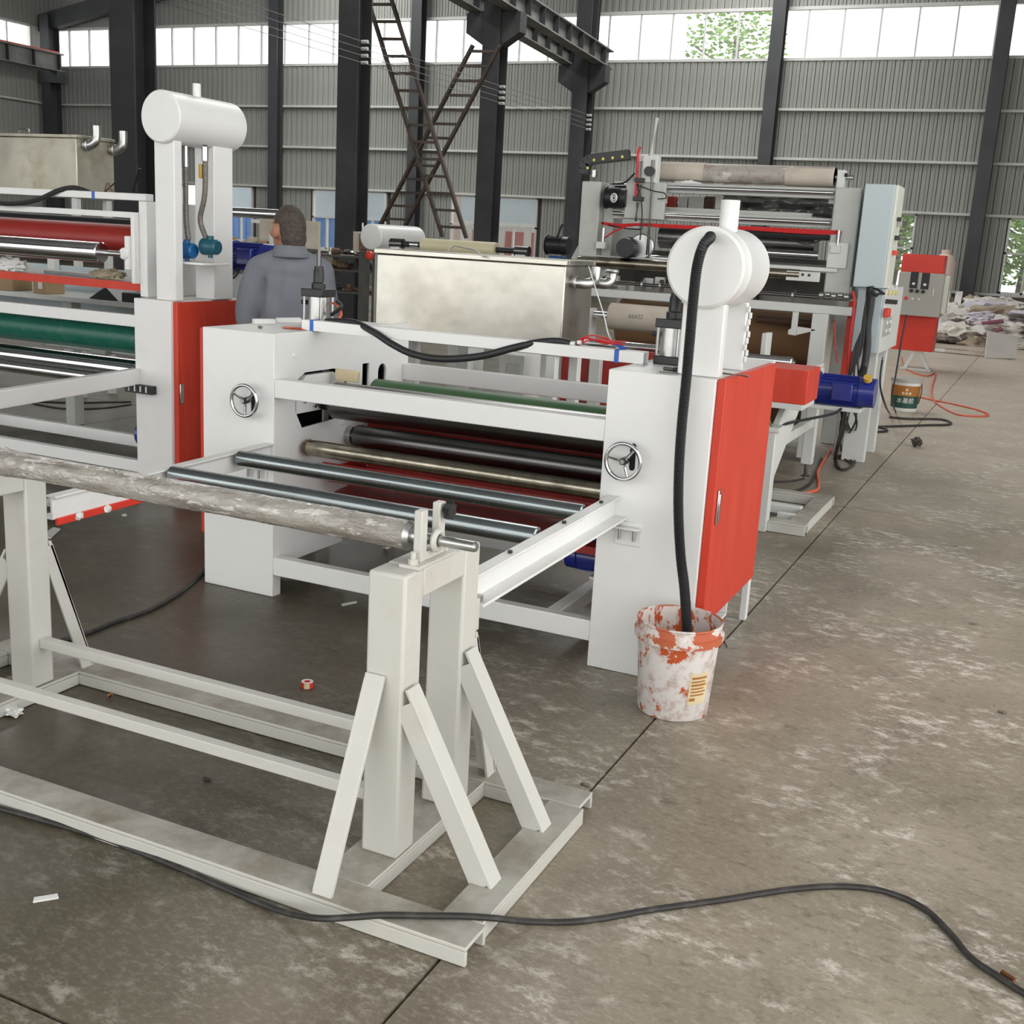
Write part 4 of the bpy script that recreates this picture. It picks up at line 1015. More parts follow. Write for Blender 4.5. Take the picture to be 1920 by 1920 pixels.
b = BM(); tube(b, [ay(624, 568, 4.66), ay(632, 573, 4.64), ay(640, 590, 4.60), ay(628, 603, 4.56)], 0.006, seg=8, n=5); tag(obj('red_hose', b, 'orange_wire'), 'short red air hose beside the left air cylinder', 'hose')
# ================================================================ helper for measured front faces
def fb(px0, py0, px1, py1, Y, d):
    p, q = ay(px0, py0, Y), ay(px1, py1, Y)
    return (min(p.x, q.x), max(p.x, q.x), Y, Y+d, min(p.z, q.z), max(p.z, q.z))
def fbx(name, m, parent, px0, py0, px1, py1, Y, d, bev=0.004):
    return bx(name, m, parent, *fb(px0, py0, px1, py1, Y, d), bev)

# ================================================================ second coating unit, at the left
lc = thing('laminating_unit', 'white roller unit on the left with red door, green roller and tall drum', 'machine', (-6.0, 5.7, 0))
LYF = 5.35
bx('cabinet_body', 'white_paint', lc, -5.00, -4.722, LYF, 6.02, 0.001, 1.222)
d_ = bx('cabinet_door', 'red_paint', lc, -4.7215, -4.69, 5.375, 5.98, 0.06, 1.215)
p = ax(340, 738, -4.69); b = BM(); box(b, -4.6895, -4.682, p.y-0.016, p.y+0.016, p.z-0.06, p.z+0.06); obj('handle', b, 'chrome', d_, bev=0.003)
bx('cabinet_body', 'white_paint', lc, -7.42, -7.12, LYF, 6.02, 0.001, 1.222)
bx('front_beam', 'white_paint', lc, -7.1195, -5.0005, LYF+0.005, LYF+0.06, 1.046, 1.118)
bx('lower_front_beam', 'white_paint', lc, -7.1195, -5.0005, LYF+0.005, LYF+0.06, 0.147, 0.222)
bx('lower_rear_beam', 'white_paint', lc, -7.1195, -5.0005, 5.92, 5.97, 0.16, 0.24)
bx('rear_beam', 'white_paint', lc, -7.1195, -5.0005, 5.94, 6.0, 0.60, 0.66)
roller('rubber_roller', 'green_rubber', lc, -7.08, -5.03, 5.60, 0.945, 0.098, 0.03, ext=0.04)
roller('steel_roller', 'chrome', lc, -7.08, -5.03, 5.62, 0.735, 0.075, 0.03, ext=0.04)
roller('steel_roller', 'chrome', lc, -7.08, -5.15, 5.40, 0.700, 0.040, 0.02, ext=0.03)
b = BM(); bar(b, (-6.25, 5.85, 0.80), (-5.1, 5.85, 0.80), 0.09, 0.012); obj('blade_holder', b, 'grey_paint', lc, bev=0.002)
bx('blade_clamp', 'grey_paint', lc, -5.75, -5.62, 5.74, 5.80, 0.79, 0.85)
b = BM(); bar(b, (-4.965, 3.9, 0.700), (-4.965, LYF-0.001, 0.752), 0.012, 0.090); bar(b, (-4.99, 3.9, 0.742), (-4.99, LYF-0.001, 0.794), 0.06, 0.010); bar(b, (-4.99, 3.9, 0.656), (-4.99, LYF-0.001, 0.708), 0.06, 0.010); obj('guide_arm', b, 'white_paint', lc, bev=0.002)
b = BM(); box(b, -4.99, -4.94, 3.86, 3.92, 0.02, 0.66); obj('arm_leg', b, 'white_paint', lc, bev=0.003)
o = bx('arm_bracket', 'black_plastic', lc, -5.045, -4.835, LYF-0.045, LYF-0.001, 0.655, 0.705, 0.002)
for k in range(4): cy('bolt', 'white_paint', o, (-5.01+0.045*k, LYF-0.047, 0.665), (-5.01+0.045*k, LYF-0.047, 0.70), 0.005, seg=8)
# blue motor low behind the right cabinet
motor(lc, (-5.10, 5.62, 0.335), (-1, 0, 0), 0.085, 0.20, 'machine_blue')
bx('motor_mount', 'white_paint', lc, -5.18, -5.0005, 5.56, 5.68, 0.225, 0.248)
# upper rack: side cheeks, cross beams, chrome and red rollers
bx('cheek_plate', 'white_paint', lc, -5.05, -4.99, 5.46, 5.96, 1.2225, 1.79)
bx('cheek_plate', 'white_paint', lc, -7.20, -7.14, 5.46, 5.96, 1.2225, 1.79)
bx('cheek_pad', 'white_paint', lc, -5.08, -5.0505, 5.42, 5.56, 1.30, 1.72)
bx('top_beam', 'white_paint', lc, -7.139, -4.985, 5.45, 5.52, 1.7905, 1.832)
bx('cross_beam', 'white_paint', lc, -7.139, -5.081, 5.46, 5.52, 1.686, 1.722)
roller('black_roller', 'black_rubber', lc, -7.10, -5.10, 5.86, 1.63, 0.05, 0.02, ext=0.04)
roller('red_roller', 'red_rubber', lc, -7.10, -5.085, 5.66, 1.545, 0.10, 0.02, ext=0.03)
roller('steel_roller', 'chrome', lc, -7.05, -5.29, 5.40, 1.472, 0.062, 0.018, ext=0.16)
b = BM(); torus(b, (-5.115, 5.40, 1.475), (0, 1, 0), 0.024, 0.012, 24, 10); cyl(b, (-5.115, 5.385, 1.475), (-5.115, 5.42, 1.475), 0.02, seg=16); obj('pillow_bearing', b, 'white_paint', lc)
bx('bearing_foot', 'white_paint', lc, -5.112, -5.0805, 5.40, 5.50, 1.38, 1.58)
o = bx('shelf', 'red_paint', lc, -7.12, -5.06, 5.50, 5.508, 1.252, 1.302, 0.001); bx('shelf_board', 'grey_paint', lc, -7.12, -5.06, 5.5085, 6.05, 1.285, 1.302, 0.001)
# drum on tall posts
b = BM(); lathe(b, [(0.138, 0), (0.146, 0.008), (0.146, 0.60), (0.138, 0.608)], (-4.765, 5.34, 2.262), seg=48, axis=1); dd_ = obj('drum', b, 'white_paint', lc, ang=30)
b = BM(); lathe(b, [(0.024, 0), (0.024, 0.075), (0.018, 0.075)], (-4.735, 5.62, 2.262+0.138), seg=20); obj('filler_neck', b, 'white_paint', dd_)
bx('drum_post', 'white_paint', lc, -4.842, -4.695, 5.37, 5.44, 1.2225, 2.145, 0.006)
bx('drum_post', 'white_paint', lc, -4.842, -4.695, 5.72, 5.90, 1.2225, 2.145, 0.006)
# braided hoses with yellow valves to two pumps
def hose_line(pts, yv):
    b = BM(); tube(b, pts, 0.016, seg=10, n=8); o = obj('braided_hose', b, 'braided_hose', lc); return o
h1 = hose_line([(-4.66, 5.60, 2.13), (-4.66, 5.60, 1.92), (-4.67, 5.60, 1.82), (-4.70, 5.60, 1.70), (-4.66, 5.60, 1.60), (-4.63, 5.60, 1.565)], 0)
cy('coupling', 'chrome', h1, (-4.66, 5.60, 2.04), (-4.66, 5.60, 2.12), 0.020, seg=10)
bx('valve_lever', 'yellow_brass', h1, -4.695, -4.675, 5.58, 5.60, 1.94, 2.02)
h2 = hose_line([(-4.765, 5.55, 2.13), (-4.765, 5.55, 1.92), (-4.765, 5.55, 1.70), (-4.75, 5.55, 1.58)], 0)
cy('coupling', 'chrome', h2, (-4.765, 5.55, 2.0), (-4.765, 5.55, 2.12), 0.020, seg=10)
for c, m in (((-4.77, 5.56, 1.515), 'pump_blue'), ((-4.625, 5.60, 1.545), 'pump_teal')):
    b = BM(); lathe(b, [(0.030, -0.06), (0.05, -0.05), (0.05, -0.01), (0.045, 0.0), (0.045, 0.05), (0.036, 0.06)], c, seg=24, axis=0); o = obj('pump', b, m, lc)
    b = BM(); cyl(b, Vector(c)+Vector((0, 0, 0.03)), Vector(c)+Vector((0, 0, 0.065)), 0.02, seg=12); cyl(b, Vector(c)+Vector((0, 0, -0.065)), Vector(c)+Vector((0, 0, -0.03)), 0.014, seg=12); obj('port', b, m, o)
bx('pump_bracket', 'white_paint', lc, -4.842, -4.56, 5.45, 5.70, 1.438, 1.452)
# black loom and tape on its top beam
b = BM(); tube(b, [ay(-40, 372, 5.43), ay(0, 381, 5.42), ay(40, 381, 5.42), ay(75, 373, 5.42), ay(110, 357, 5.44), ay(140, 352, 5.47), ay(168, 361, 5.49)], 0.015, seg=10, n=8); tag(obj('cable_loom', b, 'black_rubber'), 'thick black sleeved cable loom over the left unit top beam', 'cable')
xx = ay(175, 372, 5.45).x
b = BM(); box(b, xx-0.012, xx+0.012, 5.4485, 5.4498, 1.785, 1.8335); box(b, xx-0.012, xx+0.012, 5.4485, 5.521, 1.8325, 1.8338); obj('tape_band', b, 'tape_blue', lc, smooth=False)
for k in range(3):
    b = BM(); p = ay(195, 362, 5.48); q = ay(218, 340, 5.48) if k == 0 else ay(222-6*k, 362, 5.48); tube(b, [p, (p+q)/2+Vector((0, 0, 0.03*k)), q], 0.004, seg=6, n=4); tag(obj('loose_wire', b, 'black_rubber' if k == 0 else 'junk_brown'), 'loose bare wire end above the left unit top beam, %s' % ('the upright one', 'the short brown one', 'the curled brown one')[k], 'wire', 'loose wires on the left unit')
b = BM(); tube(b, [ay(246, 372, 5.6), ay(262, 316, 5.6)], 0.009, seg=8, n=0); tag(obj('steel_rod', b, 'black_rubber'), 'thin black rod standing up beside the left drum post', 'rod')
# things on its red shelf and front beam
tag(obj('work_glove', crumple((-5.42, 5.58, 1.333), 0.13, 0.05, 0.03, 5, 4, 0.45, 3), 'rag', ang=25), 'dirty canvas glove lying on the red shelf of the left unit', 'glove')
p = ay(30, 488, 5.54); tag(obj('plastic_bag', crumple((p.x-0.06, 5.55, 1.345), 0.14, 0.05, 0.045, 7, 4, 0.5, 3), 'white_plastic', ang=25), 'white plastic bag on the left end of the red shelf', 'bag')
b = BM(); bar(b, (-6.0, 5.62, 1.313), (-5.5, 5.60, 1.313), 0.03, 0.02); tag(obj('flat_bar', b, 'dark_steel'), 'dark steel flat bar lying on the red shelf', 'bar')
# ================================================================ stainless tanks
def tank(lab, x0, x1, y0, y1, z0, z1, m, elbows, legs_m):
    t = thing('steel_tank', lab, 'tank', ((x0+x1)/2, (y0+y1)/2, 0))
    obj('body', box(BM(), x0, x1, y0, y1, z0, z1-0.001), m, t, bev=0.008)
    b = BM()
    for (a, c, e, f) in ((x0-0.012, x1+0.012, y0-0.012, y0+0.02), (x0-0.012, x1+0.012, y1-0.02, y1+0.012), (x0-0.012, x0+0.02, y0+0.02, y1-0.02), (x1-0.02, x1+0.012, y0+0.02, y1-0.02)):
        box(b, a, c, e, f, z1, z1+0.028)
    obj('rim', b, m, t, bev=0.003)
    obj('lid', box(BM(), x0+0.02, x1-0.02, y0+0.02, y1-0.02, z1, z1+0.012), m, t)
    for (ey, ez) in elbows:
        b = BM(); tube(b, [(x1-0.005, ey, ez), (x1+0.07, ey, ez), (x1+0.115, ey, ez+0.02), (x1+0.135, ey, ez+0.07), (x1+0.138, ey, ez+0.16)], 0.032, seg=14, n=5); torus(b, (x1+0.05, ey, ez), (1, 0, 0), 0.034, 0.008, 20, 8); torus(b, (x1+0.138, ey, ez+0.10), (0, 0, 1), 0.034, 0.008, 20, 8)
        obj('pipe_elbow', b, 'steel', t)
    for lx in (x0+0.03, x1-0.09):
        for ly in (y0+0.01, y1-0.07):
            obj('leg', box(BM(), lx, lx+0.06, ly, ly+0.06, 0.001, z0-0.0005), legs_m, t, bev=0.004)
    for ly in (y0+0.015, y1-0.065): obj('leg_rail', box(BM(), x0+0.091, x1-0.091, ly, ly+0.05, 0.55, 0.60), legs_m, t, bev=0.003)
    return t
t = tank('long brushed stainless steel tank behind the coating machine', -3.705, -2.475, 6.0, 6.43, 1.06, 1.565, 'stainless', [], 'pale_grey_paint')
b = BM(); tube(b, [(-2.48, 6.12, 1.475), (-2.44, 6.12, 1.47), (-2.40, 6.16, 1.47), (-2.385, 6.22, 1.49), (-2.385, 6.24, 1.56)], 0.030, seg=14, n=5); torus(b, (-2.455, 6.12, 1.473), (1, 0, 0), 0.032, 0.008, 20, 8); obj('pipe_elbow', b, 'steel', t)
b = BM(); tube(b, [(-2.48, 6.34, 1.475), (-2.41, 6.34, 1.47), (-2.36, 6.36, 1.47), (-2.34, 6.38, 1.50), (-2.34, 6.38, 1.545)], 0.030, seg=14, n=5); torus(b, (-2.34, 6.38, 1.54), (0, 0, 1), 0.034, 0.01, 20, 8); obj('pipe_elbow', b, 'steel', t)
for p0 in ((845, 476), (893, 480)):
    pass
b = BM(); tube(b, [az(838, 474, 1.583), az(850, 462, 1.61), az(872, 465, 1.615), az(892, 470, 1.61), az(905, 482, 1.583)], 0.005, seg=6, n=6); obj('lid_handle', b, 'steel', t)
tank('stained stainless steel tank in the far left behind the drum', -9.9, -8.11, 8.0, 8.46, 1.83, 2.35, 'stained_stainless', [], 'pale_grey_paint')
tk = bpy.data.objects['steel_tank.001']
for px, py in ((158, 272), (208, 281)):
    q = ax(px, py, -8.11); b = BM(); tube(b, [(-8.115, q.y, q.z), (-8.04, q.y, q.z), (-7.99, q.y+0.01, q.z+0.03), (-7.98, q.y+0.02, q.z+0.09), (-7.98, q.y+0.02, q.z+0.17)], 0.040, seg=14, n=5); torus(b, (-8.06, q.y, q.z), (1, 0, 0), 0.043, 0.01, 20, 8); obj('pipe_elbow', b, 'steel', tk)
b = BM(); tube(b, [ay(35, 248, 8.1), ay(38, 243, 8.1), ay(52, 243, 8.1), ay(55, 248, 8.1)], 0.01, seg=6, n=4); obj('lid_handle', b, 'steel', tk)

# ================================================================ base unit with the red guard box (between coater and printer)
gu = thing('drive_unit', 'grey drive frame with red guard box and blue gear motor behind the red door', 'machine', (-2.3, 7.8, 0))
def leg_box(parent, x0, x1, y0, y1, z0, z1, m='pale_grey_paint', name='leg', bev=0.006): return bx(name, m, parent, x0, x1, y0, y1, z0, z1, bev)
leg_box(gu, -1.49, -1.405, 6.94, 7.03, 0.001, 0.63)
bx('leg_cap', 'pale_grey_paint', gu, -1.50, -1.385, 6.93, 7.10, 0.6305, 0.66)
b = BM(); prism(b, [(7.031, 0.60), (7.031, 0.24), (7.62, 0.60), (7.95, 0.80), (7.95, 0.86), (7.50, 0.86)], 0, -1.47, -1.43); obj('gusset', b, 'pale_grey_paint', gu, bev=0.003)
def chan2(x0, x1, y0, y1, ax_): 
    return channel('base_channel', 'cream_paint_dusty', gu, x0, x1, y0, y1, 0.07, ax_)
chan2(-1.404, -1.17, 6.98, 7.10, 0); chan2(-1.60, -1.17, 7.93, 8.03, 0); chan2(-1.29, -1.175, 7.101, 7.929, 1)
bx('cross_tie', 'pale_grey_paint', gu, -3.60, -1.291, 7.45, 7.52, 0.02, 0.08); bx('cross_tie', 'pale_grey_paint', gu, -1.404, -1.291, 7.25, 7.30, 0.02, 0.07)
leg_box(gu, -1.60, -1.515, 8.96, 9.05, 0.10, 0.86); cy('levelling_foot', 'dark_steel', gu, (-1.557, 9.0, 0.012), (-1.557, 9.0, 0.0995), 0.014, seg=10); cy('foot_pad', 'dark_steel', gu, (-1.557, 9.0, 0.001), (-1.557, 9.0, 0.0115), 0.03, seg=16)
bx('side_rail', 'pale_grey_paint', gu, -1.60, -1.53, 7.951, 9.10, 0.8605, 0.89); bx('side_rail', 'pale_grey_paint', gu, -1.585, -1.53, 7.60, 8.955, 0.40, 0.47)
rb_ = bx('guard_box', 'red_paint', gu, -1.60, -1.255, 6.96, 7.35, 0.815, 1.02, 0.005)
bx('guard_shelf', 'pale_grey_paint', gu, -1.62, -1.27, 6.95, 7.35, 0.78, 0.8145, 0.002)
leg_box(gu, -1.62, -1.54, 7.12, 7.20, 0.08, 0.78)
for xx in (-3.62, -3.0):
    leg_box(gu, xx, xx+0.085, 6.94, 7.03, 0.001, 1.02); leg_box(gu, xx, xx+0.085, 8.96, 9.05, 0.001, 0.86)
bx('cross_beam', 'pale_grey_paint', gu, -3.535, -1.62, 6.96, 7.02, 0.70, 0.76); bx('cross_beam', 'pale_grey_paint', gu, -3.535, -1.62, 8.97, 9.04, 0.80, 0.86)
bx('red_guard', 'dark_red_paint', gu, -3.12, -2.40, 7.60, 7.64, 0.30, 0.98); bx('guard_post', 'pale_grey_paint', gu, -2.88, -2.80, 7.53, 7.595, 0.001, 0.98)
bx('drive_case', 'pale_grey_paint', gu, -3.36, -3.16, 7.05, 7.5, 0.001, 0.93, 0.01); bx('drive_window', 'grey_paint', gu, -3.29, -3.20, 7.04, 7.0495, 0.74, 0.87, 0.001)
bx('frame_panel', 'pale_grey_paint', gu, -3.95, -3.74, 7.4, 7.6, 0.001, 1.30, 0.01); bx('frame_recess', 'grey_paint', gu, -3.91, -3.79, 7.39, 7.399, 0.95, 1.2, 0.002)
roller('transport_roller', 'chrome', gu, -3.53, -1.64, 8.4, 0.93, 0.04, 0.015, ext=0.02)
gm = motor(gu, (-1.245, 8.5, 0.758), (1, 0, 0), 0.110, 0.40, 'machine_blue', name='gear_motor', box_side=(0, -1, 0))
bx('gear_case', 'machine_blue', gm, -1.60, -1.462, 8.42, 8.58, 0.655, 0.85, 0.01)
b = BM(); q = Vector((-1.10, 8.42, 0.855)); cyl(b, q, q+Vector((0.0, -0.02, 0.025)), 0.03, seg=16); obj('cable_gland', b, 'yellow_brass', gm)
bx('motor_plate', 'pale_grey_paint', gu, -1.60, -1.12, 8.38, 8.62, 0.62, 0.648, 0.003)

# ================================================================ printing / rewinding machine at the back right
RY = 9.65
rw = thing('rewinding_machine', 'tall grey rewinding machine with rails, rolls, red hoses and cable chain', 'machine', (-2.7, 10.3, 0))
# left tower, right tower
bx('side_tower', 'grey_paint', rw, -3.88, -3.70, RY, RY+0.35, 1.30, 2.215, 0.01)
bx('side_tower', 'grey_paint', rw, -3.70+0.0005, -3.60, RY+0.10, RY+0.35, 1.30, 2.20, 0.01)
bx('side_tower', 'grey_paint', rw, -1.70, -1.49, RY, RY+0.45, 1.36, 2.235, 0.012)
# slide beams with chrome guide rods
def slide(pyl0, pyl1, pyr0, pyr1):
    z1 = (ay(1252, pyl0, RY).z+ay(1588, pyr0, RY).z)/2; z0 = (ay(1252, pyl1, RY).z+ay(1588, pyr1, RY).z)/2
    bx('slide_beam', 'grey_paint', rw, -3.599, -1.701, RY+0.06, RY+0.14, z0, z1, 0.004)
    bx('slide_groove', 'dark_steel', rw, -3.59, -1.71, RY+0.045, RY+0.0595, z0+(z1-z0)*0.30, z0+(z1-z0)*0.72, 0.002)
    zc = z0+(z1-z0)*0.55
    cy('guide_rod', 'chrome', rw, (-3.58, RY+0.028, zc), (-1.715, RY+0.028, zc), 0.016, seg=16)
slide(343, 363, 352, 371); slide(395, 413, 411, 431)
bx('upper_beam', 'grey_paint', rw, -3.3, -1.9, RY+0.20, RY+0.26, ay(1400, 402, RY).z, ay(1400, 393, RY).z)
# carriage
cp = bx('carriage', 'grey_paint', rw, ay(1176, 350, RY).x, ay(1250, 350, RY).x, RY-0.03, RY+0.02, ay(1210, 411, RY).z, ay(1210, 342, RY).z, 0.006)
motor(rw, ay(1156, 371, RY-0.02)+Vector((0.0, 0.02, 0)), (1, 0, 0), 0.085, 0.19, 'black_plastic', name='servo_motor')
b = BM()
for k in range(8):
    a = k*math.pi/4; c = ay(1141, 371, RY-0.02)
c = ay(1151, 371, RY-0.13)
torus(b, c, (0.45, 1, 0), 0.035, 0.006, 20, 6); torus(b, c, (0.45, 1, 0), 0.018, 0.006, 20, 6); obj('fan_guard', b, 'white_plastic', rw)
m_ = motor(rw, ay(1176, 465, RY-0.03), (0, -1, 0), 0.085, 0.13, 'black_plastic', name='servo_motor')
b = BM(); c = ay(1200, 462, RY); lathe(b, [(0.10, 0), (0.11, 0.01), (0.11, 0.03), (0.10, 0.04)], (c.x, RY+0.03, c.z), seg=32, axis=1); obj('gear_disc', b, 'steel', rw)
b = BM(); tube(b, [ay(1231, 221, RY), ay(1219, 298, RY)], 0.022, seg=8, n=0); obj('mast', b, 'pale_grey_paint', rw)
b = BM(); tube(b, [ay(1225, 300, RY-0.05), ay(1214, 478, RY-0.05)], 0.016, seg=10, n=0); obj('lead_screw', b, 'steel', rw)
b = BM(); tube(b, [ay(1200, 345, RY-0.06), ay(1196, 375, RY-0.06)], 0.024, seg=14, n=0); tube(b, [ay(1196, 380, RY-0.06), ay(1192, 415, RY-0.06)], 0.013, seg=10, n=0); o = obj('air_cylinder', b, 'steel', rw)
for py in (338, 373):
    c = ay(1200 if py < 350 else 1197, py, RY-0.06); bx('end_block', 'black_plastic', o, c.x-0.04, c.x+0.04, RY-0.095, RY-0.025, c.z-0.018, c.z+0.018, 0.003)
c = ay(1217, 322, RY-0.04); bx('head_block', 'pale_grey_paint', rw, c.x-0.06, c.x+0.07, RY-0.05, RY+0.05, c.z-0.09, c.z+0.13, 0.006)
cy('head_wheel', 'black_plastic', rw, ay(1216, 321, RY-0.13), ay(1216, 321, RY-0.05)+Vector((0.02, 0, 0)), 0.04, seg=18)
c = ay(1210, 297, RY); bx('head_arm', 'pale_grey_paint', rw, ay(1198, 297, RY).x, ay(1216, 297, RY).x, RY-0.03, RY+0.03, c.z-0.03, c.z+0.03, 0.003)
# cable chain with yellow buttons
ch = [ay(1097, 327, RY), ay(1097, 312, RY), ay(1103, 302, RY), ay(1115, 298, RY), ay(1133, 296, RY), ay(1150, 294, RY), ay(1168, 292, RY), ay(1188, 289, RY)]
b = BM(); P = resample(ch, 0.045)
for p, q in zip(P[:-1], P[1:]): bar(b, p, q+(q-p)*0.15, 0.085, 0.085, up=(0, 1, 0))
cc_ = obj('cable_chain', b, 'black_plastic', rw, bev=0.004)
for px, py in ((1102, 315), (1114, 300), (1131, 298), (1149, 296), (1167, 294)):
    c = ay(px, py, RY-0.044); cy('chain_button', 'yellow_plastic', cc_, c, c+Vector((0, -0.006, 0)), 0.012, seg=14)
bx('chain_foot', 'steel', rw, ay(1111, 330, RY).x, ay(1118, 330, RY).x, RY-0.02, RY+0.03, ay(1114, 333, RY).z, ay(1114, 318, RY).z)
# rolls on the top
def xroll(name, m, parent, px0, py0, px1, py1, Y, r, seg=28, ns=1):
    p, q = ay(px0, py0, Y), ay(px1, py1, Y); zz = (p.z+q.z)/2
    b = BM(); cyl(b, (p.x, Y, zz), (q.x, Y, zz), r, seg=seg); return obj(name, b, m, parent)
wr = xroll('wound_roll', 'wrap_roll_far', rw, 1240, 321, 1566, 333, RY+0.25, 0.078)
for a, c in ((1240, 1322), (1475, 1566)):
    xroll('roll_sleeve', 'paper_core', wr, a, 321+(a-1240)*12/326, c, 321+(c-1240)*12/326, RY+0.25, 0.081)
xroll('shaft', 'steel', rw, 1210, 321, 1600, 334, RY+0.25, 0.02)
xroll('lower_roll', 'wrap_roll_far', rw, 1265, 341, 1570, 348, RY+0.30, 0.05)
for px, py in ((1222, 325), (1578, 336)):
    c = ay(px, py, RY+0.25); b = BM(); box(b, c.x-0.03, c.x+0.03, RY+0.20, RY+0.30, c.z-0.16, c.z+0.07); box(b, c.x-0.07, c.x+0.10, RY+0.16, RY+0.34, c.z-0.20, c.z-0.1601); obj('roll_bearing', b, 'pale_grey_paint', rw, bev=0.004)
cy('lock_knob', 'black_plastic', rw, ay(1584, 328, RY+0.2), ay(1584, 328, RY+0.2)+Vector((0.02, 0, 0)), 0.015, seg=10)
obj('plastic_scrap', crumple(ay(1290, 345, RY+0.2), 0.12, 0.04, 0.03, 21, 3, 0.5, 3), 'white_plastic', rw, ang=30)
b = BM(); prism(b, [(ay(1232, 298, RY).x, ay(1232, 298, RY).z), (ay(1285, 313, RY).x, ay(1285, 313, RY).z), (ay(1285, 318, RY).x, ay(1285, 318, RY).z), (ay(1225, 312, RY).x, ay(1225, 312, RY).z)], 1, RY+0.3, RY+0.36); obj('brace_arm', b, 'pale_grey_paint', rw, bev=0.003)
# film web between the beams
b = BM(); nx_, nz_ = 60, 14; za, zb = ay(1450, 408, RY+0.5).z, ay(1450, 366, RY+0.5).z; xa, xb_ = ay(1352, 390, RY+0.5).x, ay(1562, 390, RY+0.5).x
G = [[b.verts.new((xa+(xb_-xa)*i/nx_, RY+0.5+0.03*noise.noise(Vector((i*0.15, j*0.5, 2)))+0.02*math.sin(j*1.1), za+(zb-za)*j/nz_)) for j in range(nz_+1)] for i in range(nx_+1)]
for i in range(nx_):
    for j in range(nz_): b.faces.new((G[i][j], G[i+1][j], G[i+1][j+1], G[i][j+1]))
o = obj('film_web', b, 'film_grey', rw, ang=60); sm = o.modifiers.new('thick', 'SOLIDIFY'); sm.thickness = 0.003
bx('web_guide', 'pale_grey_paint', rw, ay(1565, 390, RY+0.42).x, ay(1587, 390, RY+0.42).x, RY+0.42, RY+0.5, ay(1575, 408, RY+0.42).z, ay(1575, 372, RY+0.42).z, 0.006)
bx('web_strut', 'grey_paint', rw, ay(1341, 380, RY+0.45).x, ay(1352, 380, RY+0.45).x, RY+0.45, RY+0.49, ay(1346, 392, RY+0.45).z, ay(1346, 366, RY+0.45).z, 0.003)
for px, w_, m in ((1258, 8, 'dark_red_paint'), (1280, 9, 'grey_paint'), (1305, 16, 'grey_paint'), (1330, 9, 'kraft_dark')):
    c = ay(px, 378, RY+0.6); bx('inner_fitting', m, rw, c.x-w_*0.0045, c.x+w_*0.0045, RY+0.6, RY+0.7, ay(px, 392, RY+0.6).z, ay(px, 368, RY+0.6).z, 0.004)
# red air hoses below the lower beam
b = BM(); 
for k in range(3):
    tube(b, [ay(1128, 417+k, RY-0.01), ay(1160, 421+2*k, RY-0.01), ay(1200, 420+k, RY-0.02), ay(1250, 422+2*k, RY-0.01), ay(1320, 425+2*k, RY), ay(1400, 426+2*k, RY), ay(1470, 429+3*k, RY), ay(1530, 432+3*k, RY), ay(1578, 434+2*k, RY)], 0.008, seg=7, n=5)
obj('air_hoses', b, 'red_wire', rw)
b = BM(); tube(b, [ay(1362, 438, RY+0.02), ay(1440, 440, RY+0.02), ay(1500, 444, RY), ay(1555, 446, RY)], 0.022, seg=8, n=5); tube(b, [ay(1140, 421, RY-0.02), ay(1170, 428, RY-0.02), ay(1201, 430, RY-0.03)], 0.006, seg=6, n=5); obj('cable_bundle', b, 'black_rubber', rw)
b = BM(); tube(b, [ay(1200, 277, RY-0.03), ay(1196, 290, RY-0.06), ay(1195, 320, RY-0.07), ay(1193, 350, RY-0.07), ay(1191, 370, RY-0.07)], 0.012, seg=7, n=5); tube(b, [ay(1135, 446, RY-0.02), ay(1150, 435, RY-0.02), ay(1175, 424, RY-0.02)], 0.008, seg=6, n=4); obj('air_hoses', b, 'red_wire', rw)
b = BM(); tube(b, [ay(1194, 345, RY-0.08), ay(1200, 362, RY-0.08), ay(1204, 400, RY-0.08), ay(1200, 450, RY-0.08)], 0.006, seg=6, n=5); tube(b, [ay(1195, 347, RY-0.08), ay(1225, 358, RY-0.08), ay(1245, 362, RY-0.08), ay(1249, 371, RY-0.08), ay(1233, 373, RY-0.08)], 0.005, seg=6, n=5); tube(b, [ay(1145, 345, RY-0.03), ay(1170, 343, RY-0.05), ay(1190, 325, RY-0.06)], 0.008, seg=6, n=4); tube(b, [ay(1465, 435, RY-0.02), ay(1485, 450, RY-0.03), ay(1515, 458, RY-0.03), ay(1545, 448, RY-0.02)], 0.005, seg=6, n=5); obj('cables', b, 'black_rubber', rw)
for px, py in ((1131, 440), (1572, 446)):
    c = ay(px, py, RY-0.02); b = BM(); cyl(b, c+Vector((0, 0, -0.06)), c+Vector((0, 0, 0.06)), 0.016, seg=12); o = obj('small_air_cylinder', b, 'steel', rw); bx('end_block', 'pale_grey_paint', o, c.x-0.05, c.x+0.03, RY-0.05, RY+0.02, c.z-0.12, c.z-0.0605, 0.003)
# rollers at working height
xroll('chill_roller', 'dark_steel', rw, 1240, 440, 1530, 462, RY+0.35, 0.10)
xroll('press_roller', 'chrome', rw, 1440, 474, 1535, 479, RY+0.20, 0.035)
xroll('press_roller', 'chrome', rw, 1180, 487, 1560, 497, RY+0.10, 0.022)
o = bx('table_beam', 'grey_paint', rw, -3.87, -1.50, RY+0.02, RY+0.40, ay(1120, 485, RY).z, ay(1120, 478, RY).z, 0.003)
xroll('oiled_bar', 'oily_steel', rw, 1085, 490, 1500, 514, RY-0.02, 0.045)
bx('rear_guard', 'bench_steel', rw, -3.86, -1.72, RY+0.75, RY+0.78, 1.36, 1.66)
bx('rear_guard', 'pale_grey_paint', rw, ay(1165, 460, RY+0.6).x, ay(1205, 460, RY+0.6).x, RY+0.55, RY+0.6, ay(1180, 480, RY+0.6).z, ay(1180, 430, RY+0.6).z)
